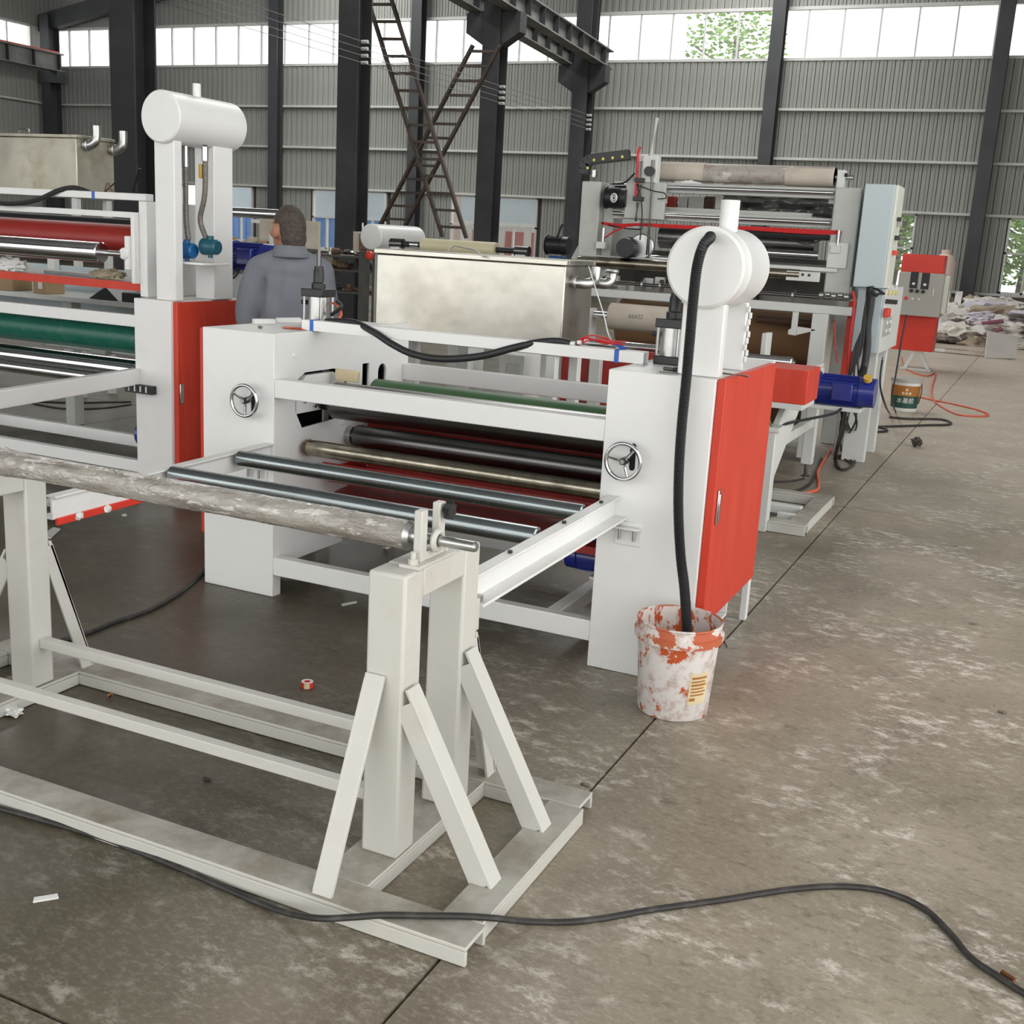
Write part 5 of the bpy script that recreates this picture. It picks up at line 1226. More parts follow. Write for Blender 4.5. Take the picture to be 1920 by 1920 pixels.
bx('table_edge', 'pale_grey_paint', rw, ay(1445, 500, RY).x, ay(1572, 500, RY).x, RY-0.03, RY+0.04, ay(1510, 507, RY).z, ay(1510, 500, RY).z, 0.002)
c = bx('scale_plate', 'pale_grey_paint', rw, ay(1477, 515, RY).x, ay(1540, 515, RY).x, RY-0.06, RY-0.045, ay(1505, 527, RY-0.05).z, ay(1505, 509, RY-0.05).z, 0.002)
for k in range(3): 
    q = ay(1493+12*k, 514+k, RY-0.061); cy('plate_hole', 'black_plastic', c, q, q+Vector((0, 0.0025, 0)), 0.012, seg=10)
bx('side_block', 'pale_grey_paint', rw, ay(1552, 480, RY).x, ay(1590, 480, RY).x, RY-0.03, RY+0.1, ay(1570, 503, RY).z, ay(1570, 455, RY).z, 0.005)
# knife shaft
xroll('knife_shaft', 'dark_steel', rw, 1120, 529, 1590, 560, RY+0.05, 0.014)
for px, py in ((1134, 530), (1206, 538), (1240, 541), (1488, 555)):
    c = ay(px, py, RY+0.05); zz = (ay(1120, 529, RY+0.05).z+ay(1590, 560, RY+0.05).z)/2; cy('knife_disc', 'steel', rw, (c.x-0.008, RY+0.05, zz), (c.x+0.008, RY+0.05, zz), 0.055, seg=26)
for px, py in ((1150, 525), (1215, 530), (1235, 528)):
    c = ay(px, py, RY+0.12); bx('knife_holder', 'pale_grey_paint', rw, c.x-0.03, c.x+0.05, RY+0.10, RY+0.16, c.z-0.05, c.z+0.04, 0.004)
c = ay(1560, 555, RY-0.02)
b = BM(); 
for k in range(5): cyl(b, c+Vector((-0.10+0.05*k, 0, 0.01*(k % 2))), c+Vector((-0.065+0.05*k, 0, 0.01*(k % 2))), 0.03-0.008*(k % 2), seg=14)
obj('coupling', b, 'steel', rw); bx('coupling_block', 'pale_grey_paint', rw, c.x-0.06, c.x+0.14, RY+0.02, RY+0.08, c.z+0.025, c.z+0.08, 0.004)
# front frame
zf0, zf1 = 1.235, 1.305
bx('frame_beam', 'pale_grey_paint', rw, -3.88, -1.45, RY-0.03, RY+0.06, zf0, zf1, 0.005)
for xa in (-1.76, -3.88): bx('frame_leg', 'pale_grey_paint', rw, xa, xa+0.13, RY-0.03, RY+0.10, 0.03, zf0-0.0005, 0.006)
for xa in (-1.76, -3.88): bx('frame_leg', 'pale_grey_paint', rw, xa, xa+0.13, 10.75, 10.90, 0.001, 2.0, 0.006)
bx('frame_leg', 'pale_grey_paint', rw, -1.55, -1.46, 10.2, 10.32, 0.001, 1.30, 0.006)
for xa in (-1.69, -3.80): cy('levelling_foot', 'steel', rw, (xa, RY+0.03, 0.001), (xa, RY+0.03, 0.0295), 0.03, 0.02, seg=14)
bx('side_beam', 'pale_grey_paint', rw, -1.55, -1.46, RY+0.061, 10.19, 1.24, 1.30); bx('side_beam', 'pale_grey_paint', rw, -1.70, -1.64, RY+0.11, 10.74, 0.45, 0.53)
bx('side_beam', 'pale_grey_paint', rw, -3.86, -3.78, RY+0.11, 10.74, 1.24, 1.30)
b = BM(); xx = ay(1485, 600, RY-0.02).x; x2 = ay(1496, 600, RY-0.02).x; zt = zf0-0.001; zb_ = ay(1478, 627, RY-0.02).z
prism(b, [(xx-0.02, zb_), (x2+0.0, zb_-0.005), (x2, zt), (xx, zt), (xx, zb_+0.05), (xx-0.02, zb_+0.04)], 1, RY-0.03, RY+0.0); prism(b, [(x2+0.001, zb_), (ay(1530, 615, RY-0.02).x, zb_+0.05), (ay(1530, 615, RY-0.02).x, zb_+0.06), (x2+0.001, zb_+0.07)], 1, RY-0.03, RY-0.0); obj('hook_bracket', b, 'pale_grey_paint', rw, bev=0.003)
bx('sensor', 'pump_teal', rw, ay(1523, 605, RY).x, ay(1533, 605, RY).x, RY-0.02, RY+0.05, ay(1528, 613, RY).z, ay(1528, 596, RY).z, 0.006)
# big kraft roll and trays below
p, q = ay(1130, 640, 10.2), ay(1530, 640, 10.2)
cy('kraft_roll', 'kraft_paper', rw, (-3.65, 10.35, 0.98), (-1.78, 10.35, 0.98), 0.23, seg=48)
xroll('dark_roller', 'kraft_dark', rw, 1420, 600, 1530, 604, RY+0.28, 0.035)
bx('white_tray', 'pale_lavender', rw, -3.70, -1.77, RY+0.20, RY+0.50, 0.70, 0.74, 0.003); bx('kraft_web', 'kraft_dark', rw, -3.70, -1.77, RY+0.52, RY+0.53, 0.2, 0.72, 0.002)
bx('lower_panel', 'dark_red_paint', rw, -3.3, -1.9, 10.76, 10.80, 0.25, 1.20, 0.003)
xroll('paper_roll', 'paper_core', rw, 1146, 592, 1262, 602, 8.75, 0.105, seg=40)
xroll('paper_shaft', 'chrome', rw, 1108, 590, 1290, 603, 8.75, 0.03)
for xx in (ay(1112, 590, 8.75).x, -1.9):
    bx('paper_cradle', 'pale_grey_paint', rw, xx-0.04, xx+0.0, 8.66, 8.84, 0.88, ay(1200, 596, 8.75).z-0.031 if xx > -2 else ay(1112, 590, 8.75).z+0.05, 0.004)
# printed numbers on the paper roll
def text_mesh(s, size, m, name, parent, fn, depth=0.0):
    cu = bpy.data.curves.new(name, 'FONT'); cu.body = s; cu.size = size; cu.align_x = 'CENTER'; cu.align_y = 'CENTER'
    tmp = bpy.data.objects.new(name, cu); me = bpy.data.meshes.new_from_object(tmp)
    bpy.data.objects.remove(tmp); bpy.data.curves.remove(cu)
    bm = BM(); bm.from_mesh(me); bpy.data.meshes.remove(me)
    bmesh.ops.subdivide_edges(bm, edges=[e for e in bm.edges if e.calc_length() > size*0.2], cuts=2)
    for v in bm.verts: v.co = fn(v.co.x, v.co.y)
    return obj(name, bm, m, parent, smooth=False, fix=False)
pc = ay(1200, 594, 8.75); pz = (ay(1146, 592, 8.75).z+ay(1262, 602, 8.75).z)/2
def on_roll(cx, Y, Z, r, tilt):
    return lambda x_, y_: Vector((cx+x_, Y-(r+0.0012)*math.cos(y_/r+tilt), Z+(r+0.0012)*math.sin(y_/r+tilt)))
text_mesh("66602", 0.05, 'grey_ink', 'roll_print', bpy.data.objects['paper_roll'], on_roll(pc.x, 8.75, pz, 0.105, 0.15))

# ================================================================ control cabinets
cbx = thing('control_cabinet', 'tall light blue control cabinet hung on the rewinding machine', 'cabinet', (-1.33, 9.6, 0.95))
bx('upper_case', 'cabinet_blue', cbx, -1.452, -1.222, 9.52, 9.93, 1.472, 2.262, 0.006)
o = bx('panel_door', 'cabinet_ivory', cbx, -1.2215, -1.200, 9.53, 9.92, 1.475, 2.260, 0.004)
def on_side(px, py, X=-1.199): return ax(px, py, X)
for px, py, w_, h_, m in ((1683, 416, 0.05, 0.07, 'box_grey'), (1682, 411, 0.03, 0.03, 'black_plastic'), (1678, 446, 0.06, 0.035, 'black_plastic'), (1674, 474, 0.09, 0.035, 'bright_red')):
    q = on_side(px, py); bx('switch', m, o, -1.1995, -1.165, q.y-w_/2, q.y+w_/2, q.z-h_/2, q.z+h_/2, 0.004)
cy('key', 'steel', o, on_side(1680, 447)+Vector((0.03, 0, 0)), on_side(1680, 447)+Vector((0.09, 0, 0)), 0.008, seg=8)
bx('lower_case', 'cabinet_blue', cbx, -1.42, -1.222, 9.62, 10.75, 0.952, 1.4715, 0.006)
o = bx('panel_door', 'pale_grey_paint', cbx, -1.2215, -1.200, 9.63, 10.74, 0.955, 1.470, 0.004)
for k in range(3):
    for r in range(2):
        q = on_side(1665+7*k, 540+9*r); cy('push_button', 'yellow_plastic' if r else 'white_plastic', o, q, q+Vector((0.012, 0, 0)), 0.018, seg=12)
for k in range(5):
    q = on_side(1662+4.4*k, 565+0.4*k); bx('meter', 'black_plastic', o, -1.1995, -1.190, q.y-0.05, q.y+0.05, q.z-0.018, q.z+0.018, 0.002)
q = on_side(1659, 586); bx('main_switch', 'bright_red', o, -1.1995, -1.16, q.y-0.06, q.y+0.06, q.z-0.035, q.z+0.035, 0.006)
q = on_side(1662, 612); mp_ = bx('socket_plate', 'box_grey', o, -1.1995, -1.19, q.y-0.20, q.y+0.22, q.z-0.075, q.z+0.075, 0.003)
for k in range(2):
    for r in range(2): bx('socket', 'white_plastic', mp_, -1.1895, -1.182, q.y-0.12+0.2*k, q.y-0.05+0.2*k, q.z-0.045+0.065*r, q.z-0.015+0.065*r, 0.003)
bx('red_back', 'red_paint', cbx, -1.50, -1.42, 9.75, 9.79, 0.55, 1.35, 0.003)
bx('cabinet_post', 'pale_grey_paint', cbx, -1.44, -1.25, 9.95, 10.05, 0.001, 0.9515, 0.006); bx('cabinet_post', 'pale_grey_paint', cbx, -1.40, -1.25, 10.55, 10.65, 0.001, 0.9515, 0.006)
b = BM(); cyl(b, (-1.50, 9.69, 0.78), (-1.50, 9.695, 0.78), 0.10, seg=24)
# black cable bundle under it
cbc = cbx
def cab(pts, r, m='black_rubber', name='cable', parent=cbc, seg=7): 
    b = BM(); tube(b, pts, r, seg=seg, n=6); return obj(name, b, m, parent)
cab([ay(1632, 538, 9.50), ay(1634, 560, 9.49), ay(1627, 610, 9.49), ay(1626, 650, 9.49), ay(1620, 690, 9.45), ay(1605, 740, 9.35), az(1585, 790, 0.0)+Vector((0, 0, 0.3))], 0.030, seg=10)
for k in range(7):
    e = random.Random(k+40)
    cab([ay(1626+k, 538, 9.50), ay(1622+e.uniform(-4, 4), 600, 9.47), ay(1608+e.uniform(-8, 8), 660, 9.45), ay(1592+e.uniform(-10, 20), 730, 9.4), ay(1585+e.uniform(-15, 25), 790, 9.35), az(1575+e.uniform(-10, 45), 850-e.uniform(0, 40), 0.012)], 0.008)
for k in range(4):
    cab([ay(1637, 540, 9.47), ay(1650+3*k, 545+2*k, 9.45), ay(1643-2*k, 556-2*k, 9.44), ay(1636, 545, 9.46)], 0.006)
cab([ay(1598, 545, 9.52), ay(1602, 570, 9.50), ay(1594, 640, 9.48), ay(1590, 700, 9.46)], 0.012, 'red_wire', 'red_cable')
cab([ay(1564, 600, 9.58), ay(1566, 645, 9.56), ay(1570, 680, 9.56)], 0.006, 'red_wire', 'red_cable')
for k, (pts) in enumerate(([(1655, 670), (1650, 720), (1660, 760), (1668, 775)], [(1700, 590), (1690, 640), (1680, 700), (1672, 745), (1680, 775)], [(1633, 720), (1640, 760), (1636, 790), (1615, 800)])):
    cab([ay(a, c, 9.9+0.8*k) if i < len(pts)-1 else az(a, c, 0.01) for i, (a, c) in enumerate(pts)], 0.008)

# second control box far behind on its own frame
fc = thing('control_station', 'grey control box with two dark meters on a red panel far back', 'control box', (-1.9, 19.3, 0))
FYc = 19.3
bx('red_panel', 'bright_red', fc, -2.24, -1.60, FYc+0.02, FYc+0.45, 0.30, 1.80, 0.01)
o = bx('box', 'box_grey', fc, -2.22, -1.545, FYc-0.28, FYc+0.0195, 0.86, 1.52, 0.01)
bx('box_side', 'cabinet_ivory', o, -1.5445, -1.47, FYc-0.24, FYc+0.01, 0.92, 1.50, 0.006)
for k in range(2):
    q = ay(1714+21*k, 525+2*k, FYc-0.285); mm = bx('meter', 'black_plastic', o, q.x-0.058, q.x+0.058, FYc-0.29, FYc-0.2805, q.z-0.125, q.z+0.125, 0.004)
    b = BM(); prism(b, [(q.x-0.03, q.z-0.055), (q.x, q.z-0.03), (q.x+0.03, q.z-0.055), (q.x, q.z-0.08)], 1, FYc-0.293, FYc-0.2902); obj('meter_mark', b, 'white_ink', mm)
for k in range(3):
    q = ay(1709+11*k, 545+k, FYc-0.283); cy('knob', 'black_plastic', o, q, q+Vector((0, -0.03, 0)), 0.028, seg=14)
    q = ay(1699+12*k, 559+k, FYc-0.283); cy('button', ('bright_red', 'white_plastic', 'white_plastic')[k], o, q, q+Vector((0, -0.02, 0)), 0.026 if k == 0 else 0.018, seg=14)
q = ay(1750, 548, FYc-0.283); bx('handle', 'cabinet_ivory', o, q.x-0.012, q.x+0.012, FYc-0.30, FYc-0.2805, q.z-0.06, q.z+0.06, 0.003)
for (A, B) in (((-2.10, FYc+0.1, 0.31), (-2.10, FYc+0.1, 0.02)), ((-1.80, FYc+0.1, 0.31), (-1.62, FYc+0.0, 0.02)), ((-1.86, FYc+0.1, 0.31), (-1.98, FYc+0.0, 0.02))):
    b = BM(); bar(b, A, B, 0.05, 0.05, up=(0, 1, 0)); obj('leg', b, 'pale_grey_paint', fc)
bx('foot', 'pale_grey_paint', fc, -2.05, -1.58, FYc-0.1, FYc+0.3, 0.001, 0.03, 0.004)
# ================================================================ the worker
def capsule(bm, p, q, r0, r1, seg=14):
    p, q = Vector(p), Vector(q)
    cyl(bm, p, q, r0, r1, seg=seg)
    for c, r in ((p, r0), (q, r1)):
        bmesh.ops.create_uvsphere(bm, u_segments=seg, v_segments=8, radius=r, matrix=Matrix.Translation(c))
def blob(bm, c, r, rot=None):
    m_ = Matrix.Translation(Vector(c)) @ (rot or Matrix.Identity(4)) @ Matrix.Diagonal((r[0], r[1], r[2], 1))
    bmesh.ops.create_uvsphere(bm, u_segments=24, v_segments=16, radius=1.0, matrix=m_)
def remeshed(bm, voxel, smooth=8, deform=None):
    me = bpy.data.meshes.new('tmp'); bm.to_mesh(me); bm.free()
    o = bpy.data.objects.new('tmp', me); COL.objects.link(o)
    r = o.modifiers.new('r', 'REMESH'); r.mode = 'VOXEL'; r.voxel_size = voxel
    s = o.modifiers.new('s', 'SMOOTH'); s.iterations = smooth; s.factor = 0.5
    dg = bpy.context.evaluated_depsgraph_get(); dg.update()
    res = bpy.data.meshes.new_from_object(o.evaluated_get(dg)); bpy.data.objects.remove(o); bpy.data.meshes.remove(me)
    out = BM(); out.from_mesh(res); bpy.data.meshes.remove(res)
    if deform:
        for v in out.verts: v.co = deform(v.co)
    return out
PP = Vector((-4.13, 5.72, 0)); PR = Matrix.Translation(PP) @ Matrix.Rotation(math.radians(40), 4, 'Z')
per = thing('person', 'man in a grey work shirt seen from behind, short dark hair', 'person', PP)
S = 1.025
def place(bm):
    for v in bm.verts: v.co = PR @ (v.co*S)
    return bm
HR = Matrix.Translation((0, -0.02, 1.62-0.035)) @ Matrix.Rotation(math.radians(27), 4, 'Z') @ Matrix.Scale(1.09, 4) @ Matrix.Translation((0, 0.02, -1.62))
def turn(bm):
    for v in bm.verts: v.co = HR @ v.co
    return bm
b = BM()
blob(b, (0, -0.005, 1.675), (0.079, 0.100, 0.112)); blob(b, (0, 0.035, 1.605), (0.060, 0.070, 0.075)); blob(b, (0, 0.062, 1.565), (0.034, 0.030, 0.026)); blob(b, (0, -0.05, 1.625), (0.068, 0.055, 0.07))
for s in (-1, 1):
    blob(b, (s*0.082, 0.000, 1.648), (0.017, 0.027, 0.037), Matrix.Rotation(s*0.25, 4, 'Z')); blob(b, (s*0.045, 0.068, 1.64), (0.026, 0.024, 0.022))
blob(b, (0, 0.108, 1.635), (0.014, 0.018, 0.026)); blob(b, (0, 0.098, 1.592), (0.026, 0.012, 0.008)); blob(b, (0, 0.085, 1.695), (0.055, 0.02, 0.014))
turn(b)
capsule(b, (0, -0.02, 1.58), (0, -0.028, 1.44), 0.066, 0.070)
blob(b, (0, 0, 1.22), (0.165, 0.10, 0.24)); blob(b, (0, 0, 0.98), (0.155, 0.105, 0.14))
for s in (-1, 1):
    capsule(b, (s*0.16, 0, 1.40), (s*0.23, 0.03, 1.11), 0.048, 0.040); capsule(b, (s*0.23, 0.03, 1.11), (s*0.24, 0.14, 0.88), 0.038, 0.026)
    blob(b, (s*0.24, 0.165, 0.82), (0.018, 0.035, 0.048))
    for k in range(4):
        f0 = Vector((s*0.24, 0.14+0.018*k, 0.785)); L_ = (0.032, 0.038, 0.036, 0.028)[k]
        capsule(b, f0, f0+Vector((-s*0.004, 0.006, -L_)), 0.0085, 0.008, 8); capsule(b, f0+Vector((-s*0.004, 0.006, -L_)), f0+Vector((-s*0.016, 0.008, -L_*1.9)), 0.008, 0.0065, 8)
    capsule(b, (s*0.232, 0.195, 0.835), (s*0.222, 0.220, 0.80), 0.010, 0.0085, 8); capsule(b, (s*0.222, 0.220, 0.80), (s*0.215, 0.226, 0.77), 0.0085, 0.007, 8)
    capsule(b, (s*0.09, 0, 0.92), (s*0.10, 0.01, 0.50), 0.078, 0.052); capsule(b, (s*0.10, 0.01, 0.50), (s*0.10, -0.02, 0.09), 0.050, 0.035); capsule(b, (s*0.10, -0.03, 0.045), (s*0.115, 0.15, 0.035), 0.034, 0.028)
obj('body', place(remeshed(b, 0.0075, 4)), 'skin', per, ang=180)
# hair: thin cap over crown, sides and nape
b = BM(); blob(b, (0, -0.008, 1.678), (0.0812, 0.1032, 0.1143)); blob(b, (0, -0.05, 1.622), (0.0708, 0.0578, 0.074)); b = remeshed(b, 0.0055, 3)
def bald(c_):
    if c_.z < 1.560+0.5*max(0, c_.y+0.05): return True
    if c_.y > 0.02 and c_.z < 1.715+0.30*c_.y: return True
    if c_.y > -0.034 and c_.z < 1.690: return True
    return c_.y > 0.078 and c_.z < 1.75
kill = [v for v in b.verts if bald(v.co)]
bmesh.ops.delete(b, geom=kill, context='VERTS')
for v in b.verts: v.co += v.co.normalized()*0.0 + Vector((noise.noise(v.co*300), noise.noise(v.co*310), noise.noise(v.co*290)))*0.0012
o = obj('hair', place(turn(b)), 'hair', per, ang=180); sm = o.modifiers.new('t', 'SOLIDIFY'); sm.thickness = 0.004; sm.offset = -1
for s in (-1, 1):
    b = BM(); blob(b, (s*0.032, 0.088, 1.652), (0.011, 0.008, 0.007)); obj('eye', place(turn(b)), 'white_ink', per)
    b = BM(); blob(b, (s*0.032, 0.0945, 1.652), (0.005, 0.003, 0.005)); obj('iris', place(turn(b)), 'hair', per)
# shirt with folds
b = BM()
blob(b, (0, -0.005, 1.25), (0.205, 0.135, 0.27)); blob(b, (0, -0.01, 0.98), (0.195, 0.135, 0.20)); blob(b, (0, -0.02, 1.40), (0.17, 0.11, 0.10))
capsule(b, (0, -0.015, 1.15), (0, -0.01, 0.86), 0.12, 0.13)
for s in (-1, 1):
    capsule(b, (s*0.05, -0.02, 1.475), (s*0.175, -0.01, 1.405), 0.058, 0.075); capsule(b, (s*0.185, -0.005, 1.39), (s*0.245, 0.03, 1.10), 0.080, 0.068); capsule(b, (s*0.245, 0.03, 1.11), (s*0.255, 0.12, 0.93), 0.066, 0.052)
    blob(b, (s*0.11, 0, 0.86), (0.09, 0.12, 0.06))
def folds(c):
    w = 0.009*math.sin(c.x*38+c.z*10+2.5*noise.noise(c*5))*(0.4+noise.noise(c*3+Vector((3, 1, 2))))+0.016*noise.noise(Vector((c.x*8, c.y*8, c.z*3.5)))
    w -= 0.012*math.exp(-((abs(c.x)-0.172+0.12*(c.z-1.25))/0.012)**2)*(1 if c.z < 1.36 else 0)
    n_ = Vector((c.x, c.y, 0)); n_ = n_.normalized() if n_.length > 1e-4 else Vector()
    return c+n_*w
shirt = obj('shirt', place(remeshed(b, 0.009, 6, folds)), 'shirt_grey', per, ang=180)
b = BM(); R_ = []
for i in range(25):
    a = math.radians(-60+300*i/24-90-60); rr = 0.080
    ca, sa = math.cos(a), math.sin(a)
    R_.append([b.verts.new((ca*r_*1.02, sa*r_-0.02, z_)) for r_, z_ in ((0.080, 1.475), (0.078, 1.535), (0.084, 1.545), (0.098, 1.515), (0.116, 1.480))])
for p, q in zip(R_[:-1], R_[1:]):
    for k in range(4): b.faces.new((p[k], q[k], q[k+1], p[k+1]))
o = obj('collar', place(b), 'shirt_grey', shirt, ang=60); sm = o.modifiers.new('t', 'SOLIDIFY'); sm.thickness = 0.004
b = BM(); blob(b, (0, 0, 0.92), (0.165, 0.115, 0.13))
for s in (-1, 1): capsule(b, (s*0.09, 0, 0.90), (s*0.105, 0.01, 0.48), 0.098, 0.075); capsule(b, (s*0.105, 0.01, 0.48), (s*0.105, -0.015, 0.07), 0.073, 0.062)
obj('trousers', place(remeshed(b, 0.012, 5)), 'trousers', per, ang=180)
for s in (-1, 1):
    b = BM(); capsule(b, (s*0.10, -0.045, 0.047), (s*0.12, 0.17, 0.042), 0.045, 0.040); o = obj('shoe', place(remeshed(b, 0.008, 3, lambda c: Vector((c.x, c.y, max(c.z, 0.001))))), 'shoe', per, ang=180)

# ================================================================ floor clutter and cables
def fcable(name, lab, pix, r, m, cat='cable', zf=None, group=None, n=7):
    b = BM(); tube(b, [az(x_, y_, (zf(x_) if zf else 0.0)+r) for x_, y_ in pix], r, seg=9, n=n)
    return tag(obj(name, b, m), lab, cat, group)
zf = lambda x_: 0.056*max(0.0, min(1.0, (x_-520)/90.0))*max(0.0, min(1.0, (985-x_)/70.0))
fcable('floor_cable', 'long thick black cable snaking over the foreground stand base and floor', [(-60, 1503), (0, 1516), (100, 1543), (200, 1574), (300, 1612), (400, 1655), (480, 1690), (540, 1712), (600, 1722), (660, 1720), (720, 1716), (800, 1717), (870, 1718), (930, 1722), (990, 1728), (1060, 1729), (1130, 1722), (1220, 1706), (1350, 1688), (1480, 1668), (1580, 1662), (1660, 1672), (1730, 1702), (1780, 1748), (1820, 1795), (1870, 1830), (1930, 1868), (2000, 1905)], 0.0085, 'floor_cable', zf=zf, n=8)
fcable('floor_cable', 'black cable curving on the floor from the left cabinet to the stand', [(395, 1058), (384, 1068), (355, 1098), (310, 1128), (270, 1148), (210, 1168), (160, 1188), (60, 1215), (-60, 1238)], 0.010, 'floor_cable')
fcable('floor_cable', 'thin black cable on the floor under the left unit', [(62, 803), (110, 812), (170, 820), (230, 826), (270, 834)], 0.008, 'floor_cable')
fcable('floor_cable', 'black cable pair on the floor behind the left unit, nearer one', [(60, 756), (120, 766), (190, 765), (246, 758)], 0.008, 'floor_cable')
fcable('floor_cable', 'black cable pair on the floor behind the left unit, farther one', [(60, 752), (130, 755), (200, 754), (246, 753)], 0.008, 'floor_cable')
fcable('orange_cable', 'loose orange cable looping across the aisle near the pail', [(1690, 668), (1697, 690), (1735, 705), (1754, 700), (1747, 728), (1752, 752), (1790, 775), (1822, 780), (1853, 779), (1838, 770), (1790, 758), (1740, 748), (1715, 742)], 0.010, 'orange_wire')
fcable('floor_cable', 'black cable loop on the floor before the pail', [(1640, 800), (1680, 799), (1740, 797), (1778, 796), (1781, 791), (1760, 786), (1700, 785), (1668, 782)], 0.012, 'floor_cable')
fcable('floor_cable', 'black cables in a loop by the light blue cabinet foot', [(1560, 815), (1590, 812), (1630, 810), (1662, 808), (1655, 802), (1625, 800), (1600, 795)], 0.012, 'floor_cable')
fcable('floor_cable', 'thin black cable on the floor behind the drive frame, left side', [(1445, 903), (1480, 902), (1508, 897)], 0.008, 'floor_cable')
fcable('floor_cable', 'black cable from under the drive frame to its rear leg', [(1444, 918), (1470, 922), (1495, 920), (1520, 905), (1530, 885), (1540, 860)], 0.010, 'floor_cable')
fcable('orange_cable', 'pale orange cable bending on the floor beside the drive frame', [(1478, 926), (1510, 924), (1532, 918), (1535, 905), (1533, 885), (1545, 862), (1560, 840)], 0.010, 'orange_wire')
b = BM(); tube(b, [ay(1578, 766, 8.4), ay(1565, 775, 8.2), ay(1530, 783, 7.9), ay(1480, 793, 7.4), ay(1450, 803, 7.05)], 0.010, seg=8, n=6); tag(obj('motor_cable', b, 'black_rubber'), 'black cable from the blue gear motor to the drive frame post', 'cable')
b = BM(); tube(b, [ay(1440, 778, 7.0), ay(1445, 795, 6.98), ay(1447, 806, 6.99)], 0.006, seg=8, n=6); tag(obj('ground_wire', b, 'dull_green'), 'short green and black wire on the drive frame post', 'wire')
for k in range(3):
    e = random.Random(90+k); b = BM(); X_ = 1575+6*k
    tube(b, [ay(1584+5*k, 765, 9.2), ay(1578+4*k, 800, 9.2), ay(1569+2*k, 835, 9.25), az(1564+2*k, 862, 0.03), az(1572+3*k, 877+2*k, 0.012), az(1587+4*k, 879-2*k, 0.012), az(1597+3*k, 870-3*k, 0.012), az(1582, 860-3*k, 0.012), az(1570, 856, 0.02)], 0.0075, seg=7, n=6)
    tag(obj('drop_cable', b, 'floor_cable'), ('black cable with the smallest loop behind the gear motor', 'black cable with the middle loop behind the gear motor', 'black cable with the widest loop behind the gear motor')[k], 'cable', 'black drop cables behind the gear motor')

def flat(name, lab, cat, pix, h, m, bev=0.0):
    b = BM(); P = [az(x_, y_, 0.0) for x_, y_ in pix]; A = [b.verts.new((p.x, p.y, 0.001)) for p in P]; B_ = [b.verts.new((p.x, p.y, h)) for p in P]; n_ = len(P)
    b.faces.new(A[::-1]); b.faces.new(B_)
    for i in range(n_): b.faces.new((A[i], A[(i+1) % n_], B_[(i+1) % n_], B_[i]))
    return tag(obj(name, b, m, smooth=False, bev=bev), lab, cat)
tp = az(576, 1288, 0.0); t = thing('tape_roll', 'small red and white tape roll on the floor behind the stand', 'tape', tp)
b = BM(); lathe(b, [(0.013, 0.001), (0.024, 0.001), (0.024, 0.022), (0.013, 0.022)], tp, seg=28, close=True); obj('tape', b, 'bright_red', t)
b = BM(); lathe(b, [(0.0125, 0.0235), (0.0225, 0.0235), (0.0225, 0.0222), (0.0125, 0.0222)], tp, seg=28, close=True); obj('core', b, 'white_plastic', t)
b = BM(); wrapquad(b, tp, 0.0242, 0.0242, 0.001, 0.022, -85, -35, 8); obj('wrapper', b, 'cream_block', t, fix=False)
flat('plastic_strip', 'small white plastic strip on the foreground floor at left', 'strip', [(62, 1694), (64, 1686), (108, 1679), (110, 1686)], 0.006, 'white_plastic')
flat('steel_tile', 'thin dark square of steel on the floor by the bucket', 'plate', [(1358, 1202), (1376, 1198), (1386, 1214), (1364, 1216)], 0.006, 'concrete_floor')
flat('steel_shim', 'pale steel shim plate on the floor beside the stand post', 'plate', [(72, 1008), (100, 990), (114, 993), (96, 1010)], 0.005, 'white_paint')
flat('chip', 'tiny pale chip on the floor below the left unit', 'chip', [(228, 966), (236, 965), (238, 968), (230, 969)], 0.006, 'white_plastic')
flat('sliver', 'white plastic sliver on the floor under the coating machine', 'sliver', [(640, 1134), (668, 1129), (669, 1131), (642, 1137)], 0.006, 'white_plastic')
tag(obj('floor_lump', crumple(az(1718, 838, 0.0)+Vector((0, 0, 0.05)), 0.045, 0.05, 0.045, 31, 3, 0.5, 2), 'junk_dark', ang=30), 'dark lump of scrap lying in the aisle', 'scrap')
tag(obj('clamp_block', crumple(az(88, 975, 0.0)+Vector((0, 0.03, 0.035)), 0.07, 0.05, 0.032, 33, 3, 0.3, 2), 'junk_dark', ang=20), 'dark greasy clamp block on the floor beside the stand post', 'block')
flat('block_cover', 'white plate resting by the greasy clamp block', 'plate', [(72, 965), (92, 957), (103, 960), (84, 970)], 0.075, 'white_paint')
b = BM(); p = az(1878, 1822, 0.006); q = az(1902, 1838, 0.006); cyl(b, p, q, 0.006, seg=12); tag(obj('copper_stub', b, 'copper'), 'short copper tube end on the floor at the lower right edge', 'tube')
b = BM(); p = az(203, 1306, 0.006); cyl(b, p, p+Vector((0.012, 0.004, 0.012)), 0.007, seg=8); tag(obj('brass_fitting', b, 'copper'), 'tiny brass fitting against the rear base channel of the stand', 'fitting')
for k, (x_, y_) in enumerate(((388, 1460), (1880, 1335), (1098, 1470))):
    tag(obj('floor_chip', crumple(az(x_, y_, 0.005), 0.018, 0.008, 0.005, 60+k, 2, 0.4, 2), 'junk_dark' if k == 0 else 'wall_concrete', ang=30), ('dark sliver inside the foreground stand', 'small chip at the right edge of the aisle', 'pale chip behind the stand base corner')[k], 'chip')

